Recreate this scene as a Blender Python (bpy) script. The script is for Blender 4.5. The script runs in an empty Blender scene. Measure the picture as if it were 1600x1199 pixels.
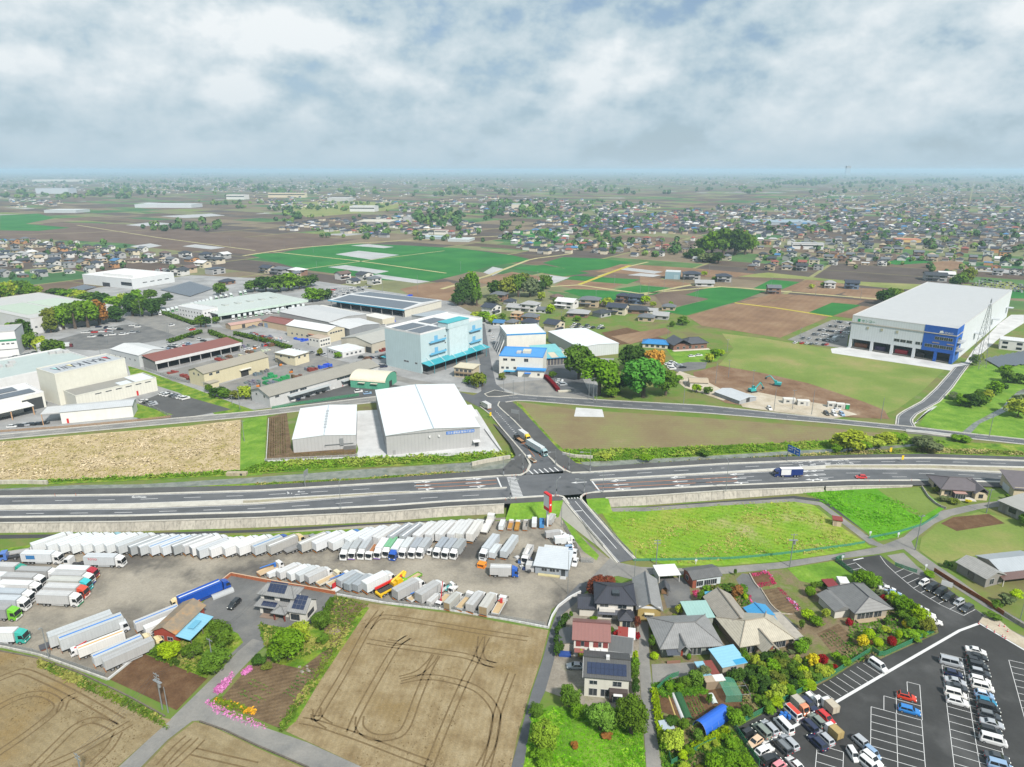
import bpy,math,random
from mathutils import Vector as V,geometry,noise
# short names for strings used many times
lw,gy,nv,sdn,rf_,brn,crm,dwy,ltr,SVM,SMR,bgr,mgr,dgr,ygr,ggr,brd,plf,grf,mlf,whs,med,clm,mfl,wht,lgy,fac,MUL,dgy='low','grey','navy','sedan','roof','brown','cream','doorway','lettering','ShaderNodeVectorMath','ShaderNodeMapRange','bright green','mid green','dark green','yellow green','grey green','broad','ploughed_field','green_field','mulched_field','warehouse','medium','column','medflat','white','light grey','factory','MULTIPLY','dark grey'
R=math.radians
rnd=random.Random(11)
SC=bpy.context.scene
COL=SC.collection
# -- camera
CAM_H,PITCH,FPX=116.0,R(17.4),1067.0 # drone 116 m up, 24 mm lens on a 36 mm sensor
cam=bpy.data.cameras.new('camera')
cam.sensor_width=36;cam.lens=36*FPX/1600
cam.clip_start=1;cam.clip_end=120000
camo=bpy.data.objects.new('camera',cam);COL.objects.link(camo)
camo.location=(0,0,CAM_H);camo.rotation_euler=(R(90)-PITCH,0,0)
SC.camera=camo
# -- light
SUN_EL,SUN_AZ=R(45),R(150) # azimuth clockwise from +Y: sun to the right, a little behind
sd=V((math.sin(SUN_AZ)*math.cos(SUN_EL),math.cos(SUN_AZ)*math.cos(SUN_EL),math.sin(SUN_EL)))
sl=bpy.data.lights.new('sun','SUN');sl.energy=4.3;sl.angle=R(5);sl.color=(1.0,.95,.87)
so=bpy.data.objects.new('sun',sl);COL.objects.link(so)
so.rotation_euler=sd.to_track_quat('Z','Y').to_euler();so.location=(0,0,400)
vs=SC.view_settings
vs.view_transform='Standard';vs.look='None';vs.exposure=0.75;vs.gamma=1
try:vs.use_curve_mapping=False
except Exception:pass
SC.cycles.use_denoising=True
SC.cycles.max_bounces=6;SC.cycles.diffuse_bounces=3;SC.cycles.glossy_bounces=2
SC.cycles.transmission_bounces=2;SC.cycles.volume_bounces=1;SC.cycles.transparent_max_bounces=12
SC.cycles.use_fast_gi=False
# -- node helpers
class NT:
 def __init__(s,tree):s.t=tree;s.n=tree.nodes;s.l=tree.links
 def add(s,typ,ins=None,**kw):
  n=s.n.new(typ)
  for k,v in kw.items():setattr(n,k,v)
  for k,v in(ins or{}).items():
   i=n.inputs[k]
   if isinstance(v,bpy.types.NodeSocket):s.l.new(v,i)
   else:i.default_value=v
  return n
 def math(s,op,a,b=0.0,clamp=False):
  return s.add('ShaderNodeMath',{0:a,1:b},operation=op,use_clamp=clamp).outputs[0]
 def mix(s,f,a,b,blend='MIX'):
  n=s.add('ShaderNodeMix',data_type='RGBA',blend_type=blend)
  for i,v in((0,f),(6,a),(7,b)):
   if isinstance(v,bpy.types.NodeSocket):s.l.new(v,n.inputs[i])
   else:n.inputs[i].default_value=(v if i==0 else(*v,1)if len(v)==3 else v)
  return n.outputs[2]
 def ramp(s,f,stops,itp='LINEAR'):
  n=s.add('ShaderNodeValToRGB');n.color_ramp.interpolation=itp
  e=n.color_ramp.elements
  while len(e)>1:e.remove(e[-1])
  e[0].position,e[0].color=stops[0][0],(*stops[0][1],1)
  for p,c in stops[1:]:
   x=e.new(p);x.color=(*c,1)
  s.l.new(f,n.inputs[0]);return n.outputs[0]
 def noise(s,vec,scale,detail=4,rough=.55,out=0):
  return s.add('ShaderNodeTexNoise',{'Vector':vec,'Scale':scale,'Detail':detail,'Roughness':rough}).outputs[out]
  # -- world: daylight sky with broken cloud
def build_world():
 w=bpy.data.worlds.new('World');SC.world=w;w.use_nodes=True
 t=NT(w.node_tree);t.n.clear()
 sky=t.add('ShaderNodeTexSky',sky_type='NISHITA',sun_disc=False,sun_elevation=SUN_EL,sun_rotation=SUN_AZ,
 altitude=100,air_density=1.0,dust_density=2.0,ozone_density=1.5)
 d=t.add('ShaderNodeTexCoord').outputs['Generated']
 sep=t.add('ShaderNodeSeparateXYZ',{0:d})
 x,y,z=sep.outputs
 zc=t.math('MAXIMUM',z,0.0)
 den=t.math('ADD',zc,0.30)
 u=t.math('DIVIDE',x,den);v=t.math('DIVIDE',y,den)
 p=t.add('ShaderNodeCombineXYZ',{0:u,1:v,2:0.0}).outputs[0]
 # soft cloud sheet seen in perspective; finer billows in direction space
 n1=t.noise(p,1.25,5,.5)
 q=t.add(SVM,{0:d,1:(1.0,1.0,1.5)},operation=MUL).outputs[0]
 n3=t.noise(q,8.0,9,.56)
 q2=t.add(SVM,{0:q,1:(-.010,0,.030)},operation='ADD').outputs[0]
 n4=t.noise(q2,8.0,9,.56)
 rag=t.math(MUL,t.math('SUBTRACT',.5,n3),2.2)
 # cumulus heads where the photograph has them: (px, py, half width, half height, weight)
 heads=[(390,138,62,34,.42),(640,148,80,36,.36),(915,140,70,44,.34),(60,92,80,40,.30),(965,110,60,40,.25),(150,130,120,24,.18),
 (420,48,130,40,.40),(1290,105,160,44,.20),(1530,125,90,50,.22),(1585,15,90,50,.30),(90,12,170,30,.20),(480,182,26,16,.2),(1130,170,170,30,.12)]
 acc=None
 cp,sp=math.cos(PITCH),math.sin(PITCH)
 for(px,py,hw,hh,wt)in heads:
  uu,vv=(px-800)/FPX,(py-599.5)/FPX
  c=V((uu,cp-vv*sp,-sp-vv*cp));ln=c.length;c.normalize();k=FPX*ln
  e=t.add(SVM,{0:d,1:tuple(c)},operation='SUBTRACT').outputs[0]
  e=t.add(SVM,{0:e,1:(k/hw,k/hw*.6,k/hh)},operation=MUL).outputs[0]
  e=t.math('ADD',t.add(SVM,{0:e},operation='LENGTH').outputs['Value'],rag)
  e=t.add(SMR,{'Value':e,'From Min':1.6,'From Max':.1,'To Min':0.0,'To Max':wt*1.2},interpolation_type='SMOOTHSTEP').outputs[0]
  acc=e if acc is None else t.math('MAXIMUM',acc,e)
 emb=t.math(MUL,t.math('SUBTRACT',n3,n4),1.9)
 lum=t.math('ADD',t.math('ADD',.36,t.math(MUL,t.math('SUBTRACT',n1,.5),1.8)),t.math('ADD',emb,acc),clamp=True)
 cl=t.ramp(lum,[(.05,(.335,.455,.53)),(.30,(.445,.55,.61)),(.55,(.59,.665,.705)),(.9,(.80,.83,.84))])
 cov=t.add(SMR,{'Value':t.math('ADD',lum,t.math(MUL,n3,.4)),'From Min':.15,'From Max':.55},interpolation_type='SMOOTHSTEP').outputs[0]
 skyc=t.add(SVM,{0:sky.outputs[0],1:(.075,.085,.10)},operation=MUL).outputs[0]
 c1=t.mix(t.math('ADD',t.math(MUL,cov,.6),.4,clamp=True),skyc,cl)
 # pale band of haze over the horizon
 hz=t.math('POWER',2.718,t.math(MUL,zc,-11.0))
 c2=t.mix(hz,c1,(.42,.53,.605))
 gr=t.add(SMR,{'Value':z,'From Min':-.02,'From Max':-.25}).outputs[0]
 c3=t.mix(gr,c2,(.16,.17,.13)) # below the horizon: ground colour
 up=t.add(SMR,{'Value':z,'From Min':.3,'From Max':1.0,'To Min':1.0,'To Max':1.55}).outputs[0]
 c4=t.add(SVM,{0:c3,'Scale':up},operation='SCALE').outputs[0]
 SKY_GAIN=7.0 # sky colours above are the look at exposure 0.55; background strength 0.1
 c5=t.add(SVM,{0:c4,'Scale':SKY_GAIN},operation='SCALE').outputs[0]
 bg=t.add('ShaderNodeBackground',{'Color':c5,'Strength':0.1})
 o=t.add('ShaderNodeOutputWorld',{'Surface':bg.outputs[0]})
 w.cycles.sampling_method='MANUAL';w.cycles.sample_map_resolution=512
build_world()
# -- pixel <-> ground
CX,CY=800.0,599.5
CP,SP=math.cos(PITCH),math.sin(PITCH)
def at(x,y,z=0.0):
 u,v=(x-CX)/FPX,(y-CY)/FPX
 t=(z-CAM_H)/(-SP-v*CP)
 return V((u*t,(CP-v*SP)*t,z))
def hgt(x,y,yt,z0=0.0):
 """height above z0 of something that stands at pixel (x,y) and reaches up to pixel row yt"""
 Y=at(x,y,z0).y;vt=(yt-CY)/FPX
 return Y*(vt*CP+SP)/(vt*SP-CP)+CAM_H-z0
def proj(p):
 q=p[2]-CAM_H;d=p[1]*CP-q*SP
 return CX+p[0]/d*FPX,CY-(p[1]*SP+q*CP)/d*FPX
def ppm(x,y): # pixels per metre
 p=at(x,y);return FPX/(p.y*CP+CAM_H*SP)
 # -- colours
KEXP=1.75
def lin(c):
 c=c/255.0
 return c/12.92 if c<=.04045 else((c+.055)/1.055)**2.4
def C(r,g=None,b=None):
 if g is None:g=b=r
 return(lin(r)/KEXP,lin(g)/KEXP,lin(b)/KEXP)
 # -- materials
MATS={}
def new_mat(name):
 m=bpy.data.materials.new(name);m.use_nodes=True
 t=NT(m.node_tree);t.n.clear()
 b=t.add('ShaderNodeBsdfPrincipled');o=t.add('ShaderNodeOutputMaterial',{'Surface':b.outputs[0]})
 MATS[name]=m
 return m,t,b
def setc(t,sock,v):
 if isinstance(v,bpy.types.NodeSocket):t.l.new(v,sock)
 else:sock.default_value=(*v,1)
def plain(name,col,rough=.6,metal=0,spec=.5,var=.0,vscale=.6):
 m,t,b=new_mat(name)
 c=col
 if var:
  g=t.add('ShaderNodeNewGeometry').outputs['Position']
  n=t.noise(g,vscale,5)
  c=t.mix(n,tuple(k*(1-var)for k in col),tuple(k*(1+var)for k in col))
 setc(t,b.inputs['Base Color'],c);b.inputs['Roughness'].default_value=rough
 b.inputs['Metallic'].default_value=metal;b.inputs['Specular IOR Level'].default_value=spec
 return m
def objmat(name,rough=.5,var=.12,vscale=.5,lines=None,lamt=.12,bump=0.0,coat=0,spec=.5,dirt=0.0):
 """base colour from the object's own colour; lines=(axis, period) adds seams in object space"""
 m,t,b=new_mat(name)
 oc=t.add('ShaderNodeObjectInfo').outputs['Color']
 tc=t.add('ShaderNodeTexCoord').outputs['Object']
 gp=t.add('ShaderNodeNewGeometry').outputs['Position']
 n=t.noise(gp,vscale,5,.6)
 f=t.add(SMR,{'Value':n,'From Min':.25,'From Max':.75,'To Min':1-var,'To Max':1+var}).outputs[0]
 if lines:
  sp=t.add('ShaderNodeSeparateXYZ',{0:tc}).outputs[lines[0]]
  ph=t.math('FRACT',t.math('DIVIDE',sp,lines[1]))
  tri=t.math('ABSOLUTE',t.math('SUBTRACT',ph,.5))
  ln=t.add(SMR,{'Value':tri,'From Min':.32,'From Max':.5,'To Min':1.0,'To Max':1-lamt}).outputs[0]
  f=t.math(MUL,f,ln)
  if bump:
   bp=t.add('ShaderNodeBump',{'Height':tri,'Strength':bump,'Distance':.05})
   t.l.new(bp.outputs[0],b.inputs['Normal'])
 if dirt:
  st=t.add(SVM,{0:gp,1:(1.3,1.3,.12)},operation=MUL).outputs[0]
  n2=t.noise(st,1.0,4,.6)
  f2=t.add(SMR,{'Value':n2,'From Min':.45,'From Max':.75,'To Min':1.0,'To Max':1-dirt}).outputs[0]
  f=t.math(MUL,f,f2)
 c=t.add(SVM,{0:oc,'Scale':f},operation='SCALE').outputs[0]
 setc(t,b.inputs['Base Color'],c)
 b.inputs['Roughness'].default_value=rough;b.inputs['Specular IOR Level'].default_value=spec
 if coat:b.inputs['Coat Weight'].default_value=coat;b.inputs['Coat Roughness'].default_value=.08
 return m
def ground(name,stops,scale=.15,detail=8,rough=.95,fine=(1.6,.18),stripe=None,big=None,bump=.3,warp=0):
 """stops: colours over noise; stripe=(angle deg, period, amount); big=(scale, colour, lo, hi)"""
 m,t,b=new_mat(name)
 g=t.add('ShaderNodeNewGeometry').outputs['Position']
 n=t.noise(g,scale,detail,.62)
 c=t.ramp(n,stops)
 nf=t.noise(g,fine[0],6,.7)
 f=t.add(SMR,{'Value':nf,'From Min':.3,'From Max':.7,'To Min':1-fine[1],'To Max':1+fine[1]}).outputs[0]
 if stripe:
  a,per,am=stripe
  sp=t.add('ShaderNodeSeparateXYZ',{0:g})
  k=t.math('ADD',t.math(MUL,sp.outputs[0],math.cos(R(a))),t.math(MUL,sp.outputs[1],math.sin(R(a))))
  k=t.math('ADD',k,t.math(MUL,t.noise(g,.3,3),per*.5))
  s=t.math('SINE',t.math(MUL,k,6.2832/per))
  k2=t.noise(t.add('ShaderNodeCombineXYZ',{0:k,1:0,2:0}).outputs[0],1.1/per,2)
  s=t.math('ADD',t.math(MUL,s,.5),t.math('SUBTRACT',k2,.5))
  f=t.math(MUL,f,t.math('ADD',1.0,t.math(MUL,s,am)))
 if big:
  nb=t.noise(g,big[0],5,.6)
  k=t.add(SMR,{'Value':nb,'From Min':big[2],'From Max':big[3]},interpolation_type='SMOOTHSTEP').outputs[0]
  c=t.mix(k,c,big[1])
 c=t.add(SVM,{0:c,'Scale':f},operation='SCALE').outputs[0]
 setc(t,b.inputs['Base Color'],c);b.inputs['Roughness'].default_value=rough
 b.inputs['Specular IOR Level'].default_value=.2
 if bump:
  bp=t.add('ShaderNodeBump',{'Height':nf,'Strength':bump,'Distance':.12})
  t.l.new(bp.outputs[0],b.inputs['Normal'])
 return m
M_paint=objmat('vehicle paint',.28,.02,.5,coat=.5)
M_matte=objmat('painted wall',.8,.05,.35,dirt=.07)
M_wp=objmat('panelled wall',.65,.04,.25,lines=(0,1.5),lamt=.11,dirt=.06)
M_wpy=objmat('panelled wall y',.65,.04,.25,lines=(1,1.5),lamt=.11)
M_tile=objmat('roof tile',.55,.14,.7,lines=(0,.55),lamt=.28,bump=.5,dirt=.1)
M_tile_y=objmat('roof tile y',.55,.14,.7,lines=(1,.55),lamt=.28,bump=.5,dirt=.1)
M_seam=objmat('seamed metal roof',.4,.06,.25,lines=(0,.9),lamt=.10,bump=.4,dirt=.06)
M_seam_y=objmat('seamed metal roof y',.4,.06,.25,lines=(1,.9),lamt=.10,bump=.4,dirt=.06)
M_corr=objmat('truck body panel',.38,.05,.6,lines=(0,.6),lamt=.09,bump=.3,dirt=.10)
M_flat=objmat('flat finish',.7,.10,.5)
M_pole=plain('galvanised pole',C(150,155,158),.5,.2,var=.06)
M_conc=plain('concrete',C(188,184,174),.9,var=.12,vscale=.9)
M_dark=plain('dark rubber',(.018,.018,.019),.85)
M_under=plain('black steel chassis',(.03,.03,.033),.6)
M_glass=plain('window glass',(.022,.028,.034),.08,spec=.7)
M_glassc=plain('car glass',(.012,.015,.018),.05,spec=.6)
M_lamp=plain('lamp lens',(.75,.75,.7),.15)
M_tail=plain('tail lamp lens',(.45,.012,.012),.25)
M_rim=plain('wheel rim',(.42,.43,.45),.35,.7)
M_frame=plain('window frame',C(204),.5)
M_framed=plain('dark window frame',(.05,.045,.04),.5)
M_white=plain('white paint line',C(231),.7,var=.10,vscale=2.2)
M_orange=plain('orange paint line',C(215,130,60),.7,var=.15,vscale=2.0)
M_solar=plain('solar cell',(.012,.018,.045),.22,spec=.7)
M_solargrey=plain('weathered solar cell',C(105,112,122),.4)
M_trunk=plain('bark',(.075,.055,.04),.95,var=.3,vscale=3)
M_steel=plain('steel',C(168,172,175),.45,.3)
def leafmat(name,trans=.3,col=None):
 m=bpy.data.materials.new(name);m.use_nodes=True
 t=NT(m.node_tree);t.n.clear()
 oc=col or t.add('ShaderNodeObjectInfo').outputs['Color']
 g=t.add('ShaderNodeNewGeometry').outputs['Position']
 n=t.noise(g,.55,4,.65)
 f=t.add(SMR,{'Value':n,'From Min':.3,'From Max':.7,'To Min':.62,'To Max':1.32}).outputs[0]
 n2=t.noise(g,7.0,2,.6)
 f2=t.add(SMR,{'Value':n2,'From Min':.3,'From Max':.7,'To Min':.72,'To Max':1.28}).outputs[0]
 c=t.add(SVM,{0:oc,'Scale':t.math(MUL,f,f2)},operation='SCALE').outputs[0]
 df=t.add('ShaderNodeBsdfDiffuse',{'Color':c});tr=t.add('ShaderNodeBsdfTranslucent',{'Color':c})
 mx=t.add('ShaderNodeMixShader',{0:trans,1:df.outputs[0],2:tr.outputs[0]})
 t.add('ShaderNodeOutputMaterial',{'Surface':mx.outputs[0]})
 return m
M_leaf=leafmat('leaves')
# -- mesh builder
class MB:
 def __init__(s):s.v=[];s.f=[]
 def add(s,vs,fs):
  o=len(s.v);s.v+=[tuple(p)for p in vs];s.f+=[tuple(i+o for i in f)for f in fs];return s
 def box(s,x0,y0,z0,x1,y1,z1):
  return s.add([(x0,y0,z0),(x1,y0,z0),(x1,y1,z0),(x0,y1,z0),(x0,y0,z1),(x1,y0,z1),(x1,y1,z1),(x0,y1,z1)],
 [(3,2,1,0),(4,5,6,7),(0,1,5,4),(1,2,6,5),(2,3,7,6),(3,0,4,7)])
 def quad(s,a,b,c,d):return s.add([a,b,c,d],[(0,1,2,3)])
 def slab(s,a,b,c,d,th):
  a,b,c,d=map(V,(a,b,c,d));n=(b-a).cross(d-a).normalized()*th
  return s.add([a,b,c,d,a+n,b+n,c+n,d+n],[(3,2,1,0),(4,5,6,7),(0,1,5,4),(1,2,6,5),(2,3,7,6),(3,0,4,7)])
 def prism(s,prof,y0,y1,ins=0):
  """profile of (x, z) points, counter clockwise seen from -y, extruded along y"""
  n=len(prof)
  vs=[(x,y0,z)for x,z in prof]+[(x,y1,z)for x,z in prof]
  fs=[tuple(range(n)),tuple(range(2*n-1,n-1,-1))]
  for i in range(n):
   j=(i+1)%n;fs.append((j,i,n+i,n+j))
  return s.add(vs,fs)
 def loft(s,secs):
  n=len(secs[0]);vs=[p for q in secs for p in q];fs=[]
  for k in range(len(secs)-1):
   for i in range(n):
    j=(i+1)%n;fs.append((k*n+i,k*n+j,(k+1)*n+j,(k+1)*n+i))
  fs.append(tuple(range(n-1,-1,-1)));fs.append(tuple(range((len(secs)-1)*n,len(secs)*n)))
  return s.add(vs,fs)
 def cyl(s,p,q,r0,r1=None,seg=8):
  p,q=V(p),V(q);r1=r0 if r1 is None else r1
  d=(q-p).normalized();a=d.orthogonal().normalized();b=d.cross(a)
  ring=lambda c,r:[c+(a*math.cos(2*math.pi*i/seg)+b*math.sin(2*math.pi*i/seg))*r for i in range(seg)]
  return s.loft([ring(p,r0),ring(q,r1)])
 def mesh(s,name,mat,smooth=False):
  me=bpy.data.meshes.new(name);me.from_pydata(s.v,[],s.f)
  if mat:me.materials.append(mat)
  if smooth:me.polygons.foreach_set('use_smooth',[True]*len(me.polygons))
  return me
  # -- objects
def put(name,me,parent=None,loc=(0,0,0),rz=0.0,col=None,scale=None):
 o=bpy.data.objects.new(name,me);COL.objects.link(o)
 if parent is not None:o.parent=parent
 o.location=loc
 if rz:o.rotation_euler=(0,0,rz)
 if col:o.color=(*col,1)
 if scale:o.scale=scale
 return o
def Bx(*a):return MB().box(*a)
def part(name,mb,mat,parent,col=None,loc=(0,0,0),rz=0.0,label=None):
 o=put(name,mb.mesh(name,mat),parent,loc,rz,col)
 if label:o['label']=label
 return o
def tag(o,label,cat,group=None):
 o['label']=label;o['category']=cat
 if group:o['group']=group
 return o
def thing(name,label,cat,loc=(0,0,0),rz=0.0,group=None):
 o=put(name,None,None,loc,rz);o.empty_display_size=.5
 return tag(o,label,cat,group)
def st_(name,mb,mat,parent=None,col=None,kind='structure'):
 o=put(name,mb.mesh(name,mat)if isinstance(mb,MB)else mb,parent,col=col)
 if parent is None or kind=='stuff':o['kind']=kind
 return o
def tess(mb,pts):
 for tri in geometry.tessellate_polygon([pts]):
  a,b,c=(pts[i]for i in tri)
  if(b-a).cross(c-a).z<0:b,c=c,b
  mb.add([a,b,c],[(0,1,2)])
 return mb
_sn=[0]
def sheet(name,pix,z,mat,parent=None):
 _sn[0]+=1;z+=_sn[0]*.0002 # every sheet at a level of its own
 return st_(name,tess(MB(),[at(x,y,z)for x,y in pix]),mat,parent)
def itp(pts):
 def f(x):
  for(x0,y0),(x1,y1)in zip(pts,pts[1:]):
   if x<=x1 or(x1,y1)==pts[-1]:return y0+(y1-y0)*(x-x0)/(x1-x0)
 return f
def offs(line,o):
 """shift a world polyline sideways (to its left) by o metres"""
 out=[]
 for i,p in enumerate(line):
  a=line[max(0,i-1)];b=line[min(len(line)-1,i+1)]
  d=(b-a);d.z=0;d.normalize();out.append(p+V((-d.y,d.x,0))*o)
 return out
def ribbon(mb,left,right,dz=0.0,up=0.0):
 """band between two world polylines; up>0 makes it a raised slab with side faces"""
 n=len(left);Z=V((0,0,dz+up))
 vs=[p+Z for p in left]+[p+Z for p in right]
 fs=[(i,n+i,n+i+1,i+1)for i in range(n-1)]
 if up:
  D=V((0,0,dz));m=2*n
  vs+=[p+D for p in left]+[p+D for p in right]
  fs+=[(i,i+1,m+i+1,m+i)for i in range(n-1)]+[(n+i+1,n+i,m+n+i,m+n+i+1)for i in range(n-1)]
  fs+=[(n,0,m,m+n),(n-1,2*n-1,m+2*n-1,m+n-1)]
 return mb.add(vs,fs)
def strip(mb,line,w0,w1,dz=0.0,up=0.0):return ribbon(mb,offs(line,w1),offs(line,w0),dz,up)
def sample(line,step):
 """points every step metres along a world polyline"""
 out=[];acc=0.0;nxt=0.0
 for a,b in zip(line,line[1:]):
  L=(b-a).length
  while nxt<=acc+L and L>0:
   out.append(a.lerp(b,(nxt-acc)/L));nxt+=step
  acc+=L
 return out
def dashes(mb,line,on,gap,w,dz,start=0.0):
 pts=sample(line,.5);i=int(start*2);a,g=int(on*2),int(gap*2)
 while i+a<len(pts):
  strip(mb,[pts[i],pts[i+a]],-w/2,w/2,dz);i+=a+g
 return mb
def W(pix,z=0.0):return[at(x,y,z)if not isinstance(z,(list,tuple))else at(x,y,z[i])for i,(x,y)in enumerate(pix)]
def Wz(pix):return[at(x,y,z)for x,y,z in pix]
ORD=['first','second','third','fourth','fifth','sixth','seventh','eighth','ninth','tenth','eleventh','twelfth','thirteenth',
 'fourteenth','fifteenth','sixteenth','seventeenth','eighteenth','nineteenth','twentieth']+['twenty-'+s for s in
 ('first','second','third','fourth','fifth','sixth','seventh','eighth','ninth')]+['thirtieth']+['thirty-'+s for s in
 ('first','second','third','fourth','fifth','sixth','seventh','eighth','ninth')]+['fortieth']
# == GROUND
def far_ground():
 m,t,b=new_mat('farmland')
 g=t.add('ShaderNodeNewGeometry').outputs['Position']
 sp=t.add('ShaderNodeSeparateXYZ',{0:g});X,Y=sp.outputs[0],sp.outputs[1]
 a=R(57)
 u=t.math('ADD',t.math(MUL,X,math.cos(a)),t.math(MUL,Y,math.sin(a)))
 v=t.math('ADD',t.math(MUL,X,-math.sin(a)),t.math(MUL,Y,math.cos(a)))
 vr=t.math('DIVIDE',v,135.0);row=t.math('FLOOR',vr)
 wn=t.add('ShaderNodeTexWhiteNoise',{'W':row},noise_dimensions='1D').outputs['Value']
 ur=t.math('DIVIDE',t.math('ADD',u,t.math(MUL,wn,300.0)),t.math('ADD',42.0,t.math(MUL,wn,60.0)))
 col=t.math('FLOOR',ur)
 cid=t.add('ShaderNodeCombineXYZ',{0:col,1:row,2:0.0}).outputs[0]
 h=t.add('ShaderNodeTexWhiteNoise',{'Vector':cid},noise_dimensions='3D').outputs['Value']
 nb=t.noise(g,.0011,3)
 h2=t.math('ADD',h,t.math(MUL,t.math('SUBTRACT',nb,.5),.9),clamp=True)
 c=t.ramp(h2,[(0,C(104,90,80)),(.18,C(120,103,88)),(.36,C(100,90,84)),(.52,C(136,122,102)),(.62,C(132,134,98)),
 (.72,C(92,124,74)),(.82,C(74,114,70)),(.89,C(128,142,84)),(.94,C(178)),(.965,C(110,96,84))],'CONSTANT')
 fr=t.math('FRACT',vr);edge=t.math('LESS_THAN',fr,.035)
 fc=t.math('FRACT',ur);edge2=t.math('LESS_THAN',fc,.03)
 c=t.mix(t.math('MAXIMUM',edge,t.math(MUL,edge2,.7)),c,C(150,148,104))
 n=t.noise(g,.03,6,.6)
 f=t.add(SMR,{'Value':n,'From Min':.3,'From Max':.7,'To Min':.8,'To Max':1.2}).outputs[0]
 c=t.add(SVM,{0:c,'Scale':f},operation='SCALE').outputs[0]
 # the industrial and village land close by is rough grass and bare earth
 nn=t.noise(g,.05,8,.65)
 near=t.ramp(nn,[(.30,C(122,110,84)),(.45,C(128,132,78)),(.58,C(104,134,56)),(.75,C(146,140,112))])
 k=t.add(SMR,{'Value':Y,'From Min':560.0,'From Max':600.0}).outputs[0]
 c=t.mix(k,near,c)
 setc(t,b.inputs['Base Color'],c);b.inputs['Roughness'].default_value=1;b.inputs['Specular IOR Level'].default_value=.1
 mb=MB()
 xs=[-60000,-6000,-1500,-600,600,1500,6000,60000];ys=[-3000,0,600,1500,4000,12000,70000]
 for x0,x1 in zip(xs,xs[1:]):
  for y0,y1 in zip(ys,ys[1:]):mb.quad((x0,y0,0),(x1,y0,0),(x1,y1,0),(x0,y1,0))
 st_('ground',mb,m)
far_ground()
G_soil=ground('harrowed soil',[(.30,C(134,114,82)),(.5,C(157,139,106)),(.7,C(172,156,124))],.22,9,fine=(2.6,.20),
 stripe=(-8,1.5,.10),big=(.045,C(143,122,84),.50,.66),bump=.5)
G_soil2=ground('harrowed soil west',[(.30,C(132,114,82)),(.5,C(152,136,104)),(.7,C(165,150,118))],.2,9,fine=(2.6,.2),
 stripe=(62,1.7,.09),big=(.05,C(146,124,84),.5,.66),bump=.5)
G_dark=ground('dark tilled soil',[(.3,C(92,68,48)),(.5,C(110,82,58)),(.7,C(124,98,72))],.3,8,fine=(2.4,.16),bump=.5)
G_plot=ground('garden soil rows',[(.3,C(96,78,58)),(.5,C(118,98,74)),(.7,C(132,112,86))],.3,8,fine=(2.4,.16),stripe=(110,1.2,.22),bump=.5)
G_gravel=ground('yard gravel',[(.28,C(104,98,92)),(.42,C(136,130,120)),(.55,C(166,158,144)),(.72,C(182,174,160))],.055,10,fine=(1.4,.15),
 big=(.035,C(100,96,92),.52,.66),bump=.4)
G_lot=ground('dark gravel lot',[(.3,C(103)),(.5,C(120)),(.7,C(138,136,132))],.12,8,fine=(1.8,.08))
G_asph=ground('highway asphalt',[(.3,C(94,96,99)),(.5,C(106,108,112)),(.7,C(117,118,120))],.1,8,.85,fine=(2.2,.06),stripe=(102,3.5,.06),bump=.1)
G_asph2=ground('new car park asphalt',[(.28,C(58)),(.5,C(70)),(.7,C(84))],.07,9,.85,fine=(2.2,.07),big=(.06,C(96),.52,.74),bump=.1)
G_walk=ground('sidewalk asphalt',[(.3,C(86)),(.5,C(96)),(.7,C(103))],.12,7,.9,fine=(2.4,.06),bump=.1)
G_lane=ground('worn lane asphalt',[(.3,C(124)),(.5,C(144,142,138)),(.7,C(160,156,150))],.12,9,.9,fine=(1.8,.10),bump=.15)
G_concy=ground('pale concrete paving',[(.3,C(195)),(.5,C(213)),(.7,C(227))],.12,8,.9,fine=(1.4,.05),bump=.1)
G_kerb=ground('kerb concrete',[(.3,C(192,188,178)),(.6,C(214,210,200))],.4,6,.9,fine=(2.0,.08),bump=.1)
G_grass=ground('bright meadow grass',[(.28,C(88,130,34)),(.45,C(108,150,44)),(.6,C(128,164,56)),(.76,C(150,174,82))],.13,9,fine=(1.1,.22),bump=.8)
G_mead=ground('thin grass field',[(.3,C(112,134,58)),(.48,C(126,146,70)),(.6,C(146,150,86)),(.74,C(166,152,104))],.03,9,fine=(.9,.12),bump=.4)
G_crop=ground('green crop with bare rows',[(.3,C(104,154,30)),(.48,C(128,166,44)),(.62,C(150,166,64)),(.78,C(170,164,96))],.06,9,
 fine=(.8,.2),stripe=(62,2.4,.16),big=(.035,C(176,166,116),.54,.70),bump=.8)
G_crop2=ground('bright green crop',[(.3,C(84,144,24)),(.5,C(100,162,34)),(.7,C(122,170,56))],.1,8,fine=(1.0,.16),stripe=(60,1.5,.08),bump=.8)
G_reed=ground('dry reed bed',[(.28,C(150,140,84)),(.42,C(182,164,122)),(.56,C(204,184,148)),(.72,C(188,166,130))],.16,9,fine=(.9,.20),bump=1.0)
G_fallow=ground('fallow field',[(.3,C(132,114,86)),(.48,C(140,128,92)),(.62,C(140,138,90)),(.76,C(160,142,112))],.05,10,fine=(1.1,.12),stripe=(86,2.6,.06))
G_weed=ground('weedy bank',[(.28,C(70,104,22)),(.45,C(100,138,34)),(.58,C(136,156,52)),(.74,C(176,166,96))],.2,9,fine=(.9,.26),bump=1.2)
G_dirt=ground('disturbed earth',[(.28,C(104,76,56)),(.45,C(132,102,78)),(.6,C(150,124,100)),(.78,C(190,172,150))],.06,10,fine=(.7,.2),bump=1.2)
G_sand=ground('pale crushed stone',[(.3,C(176,162,140)),(.5,C(200,188,168)),(.7,C(216,206,190))],.12,9,fine=(1.1,.12),bump=.5)
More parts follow.
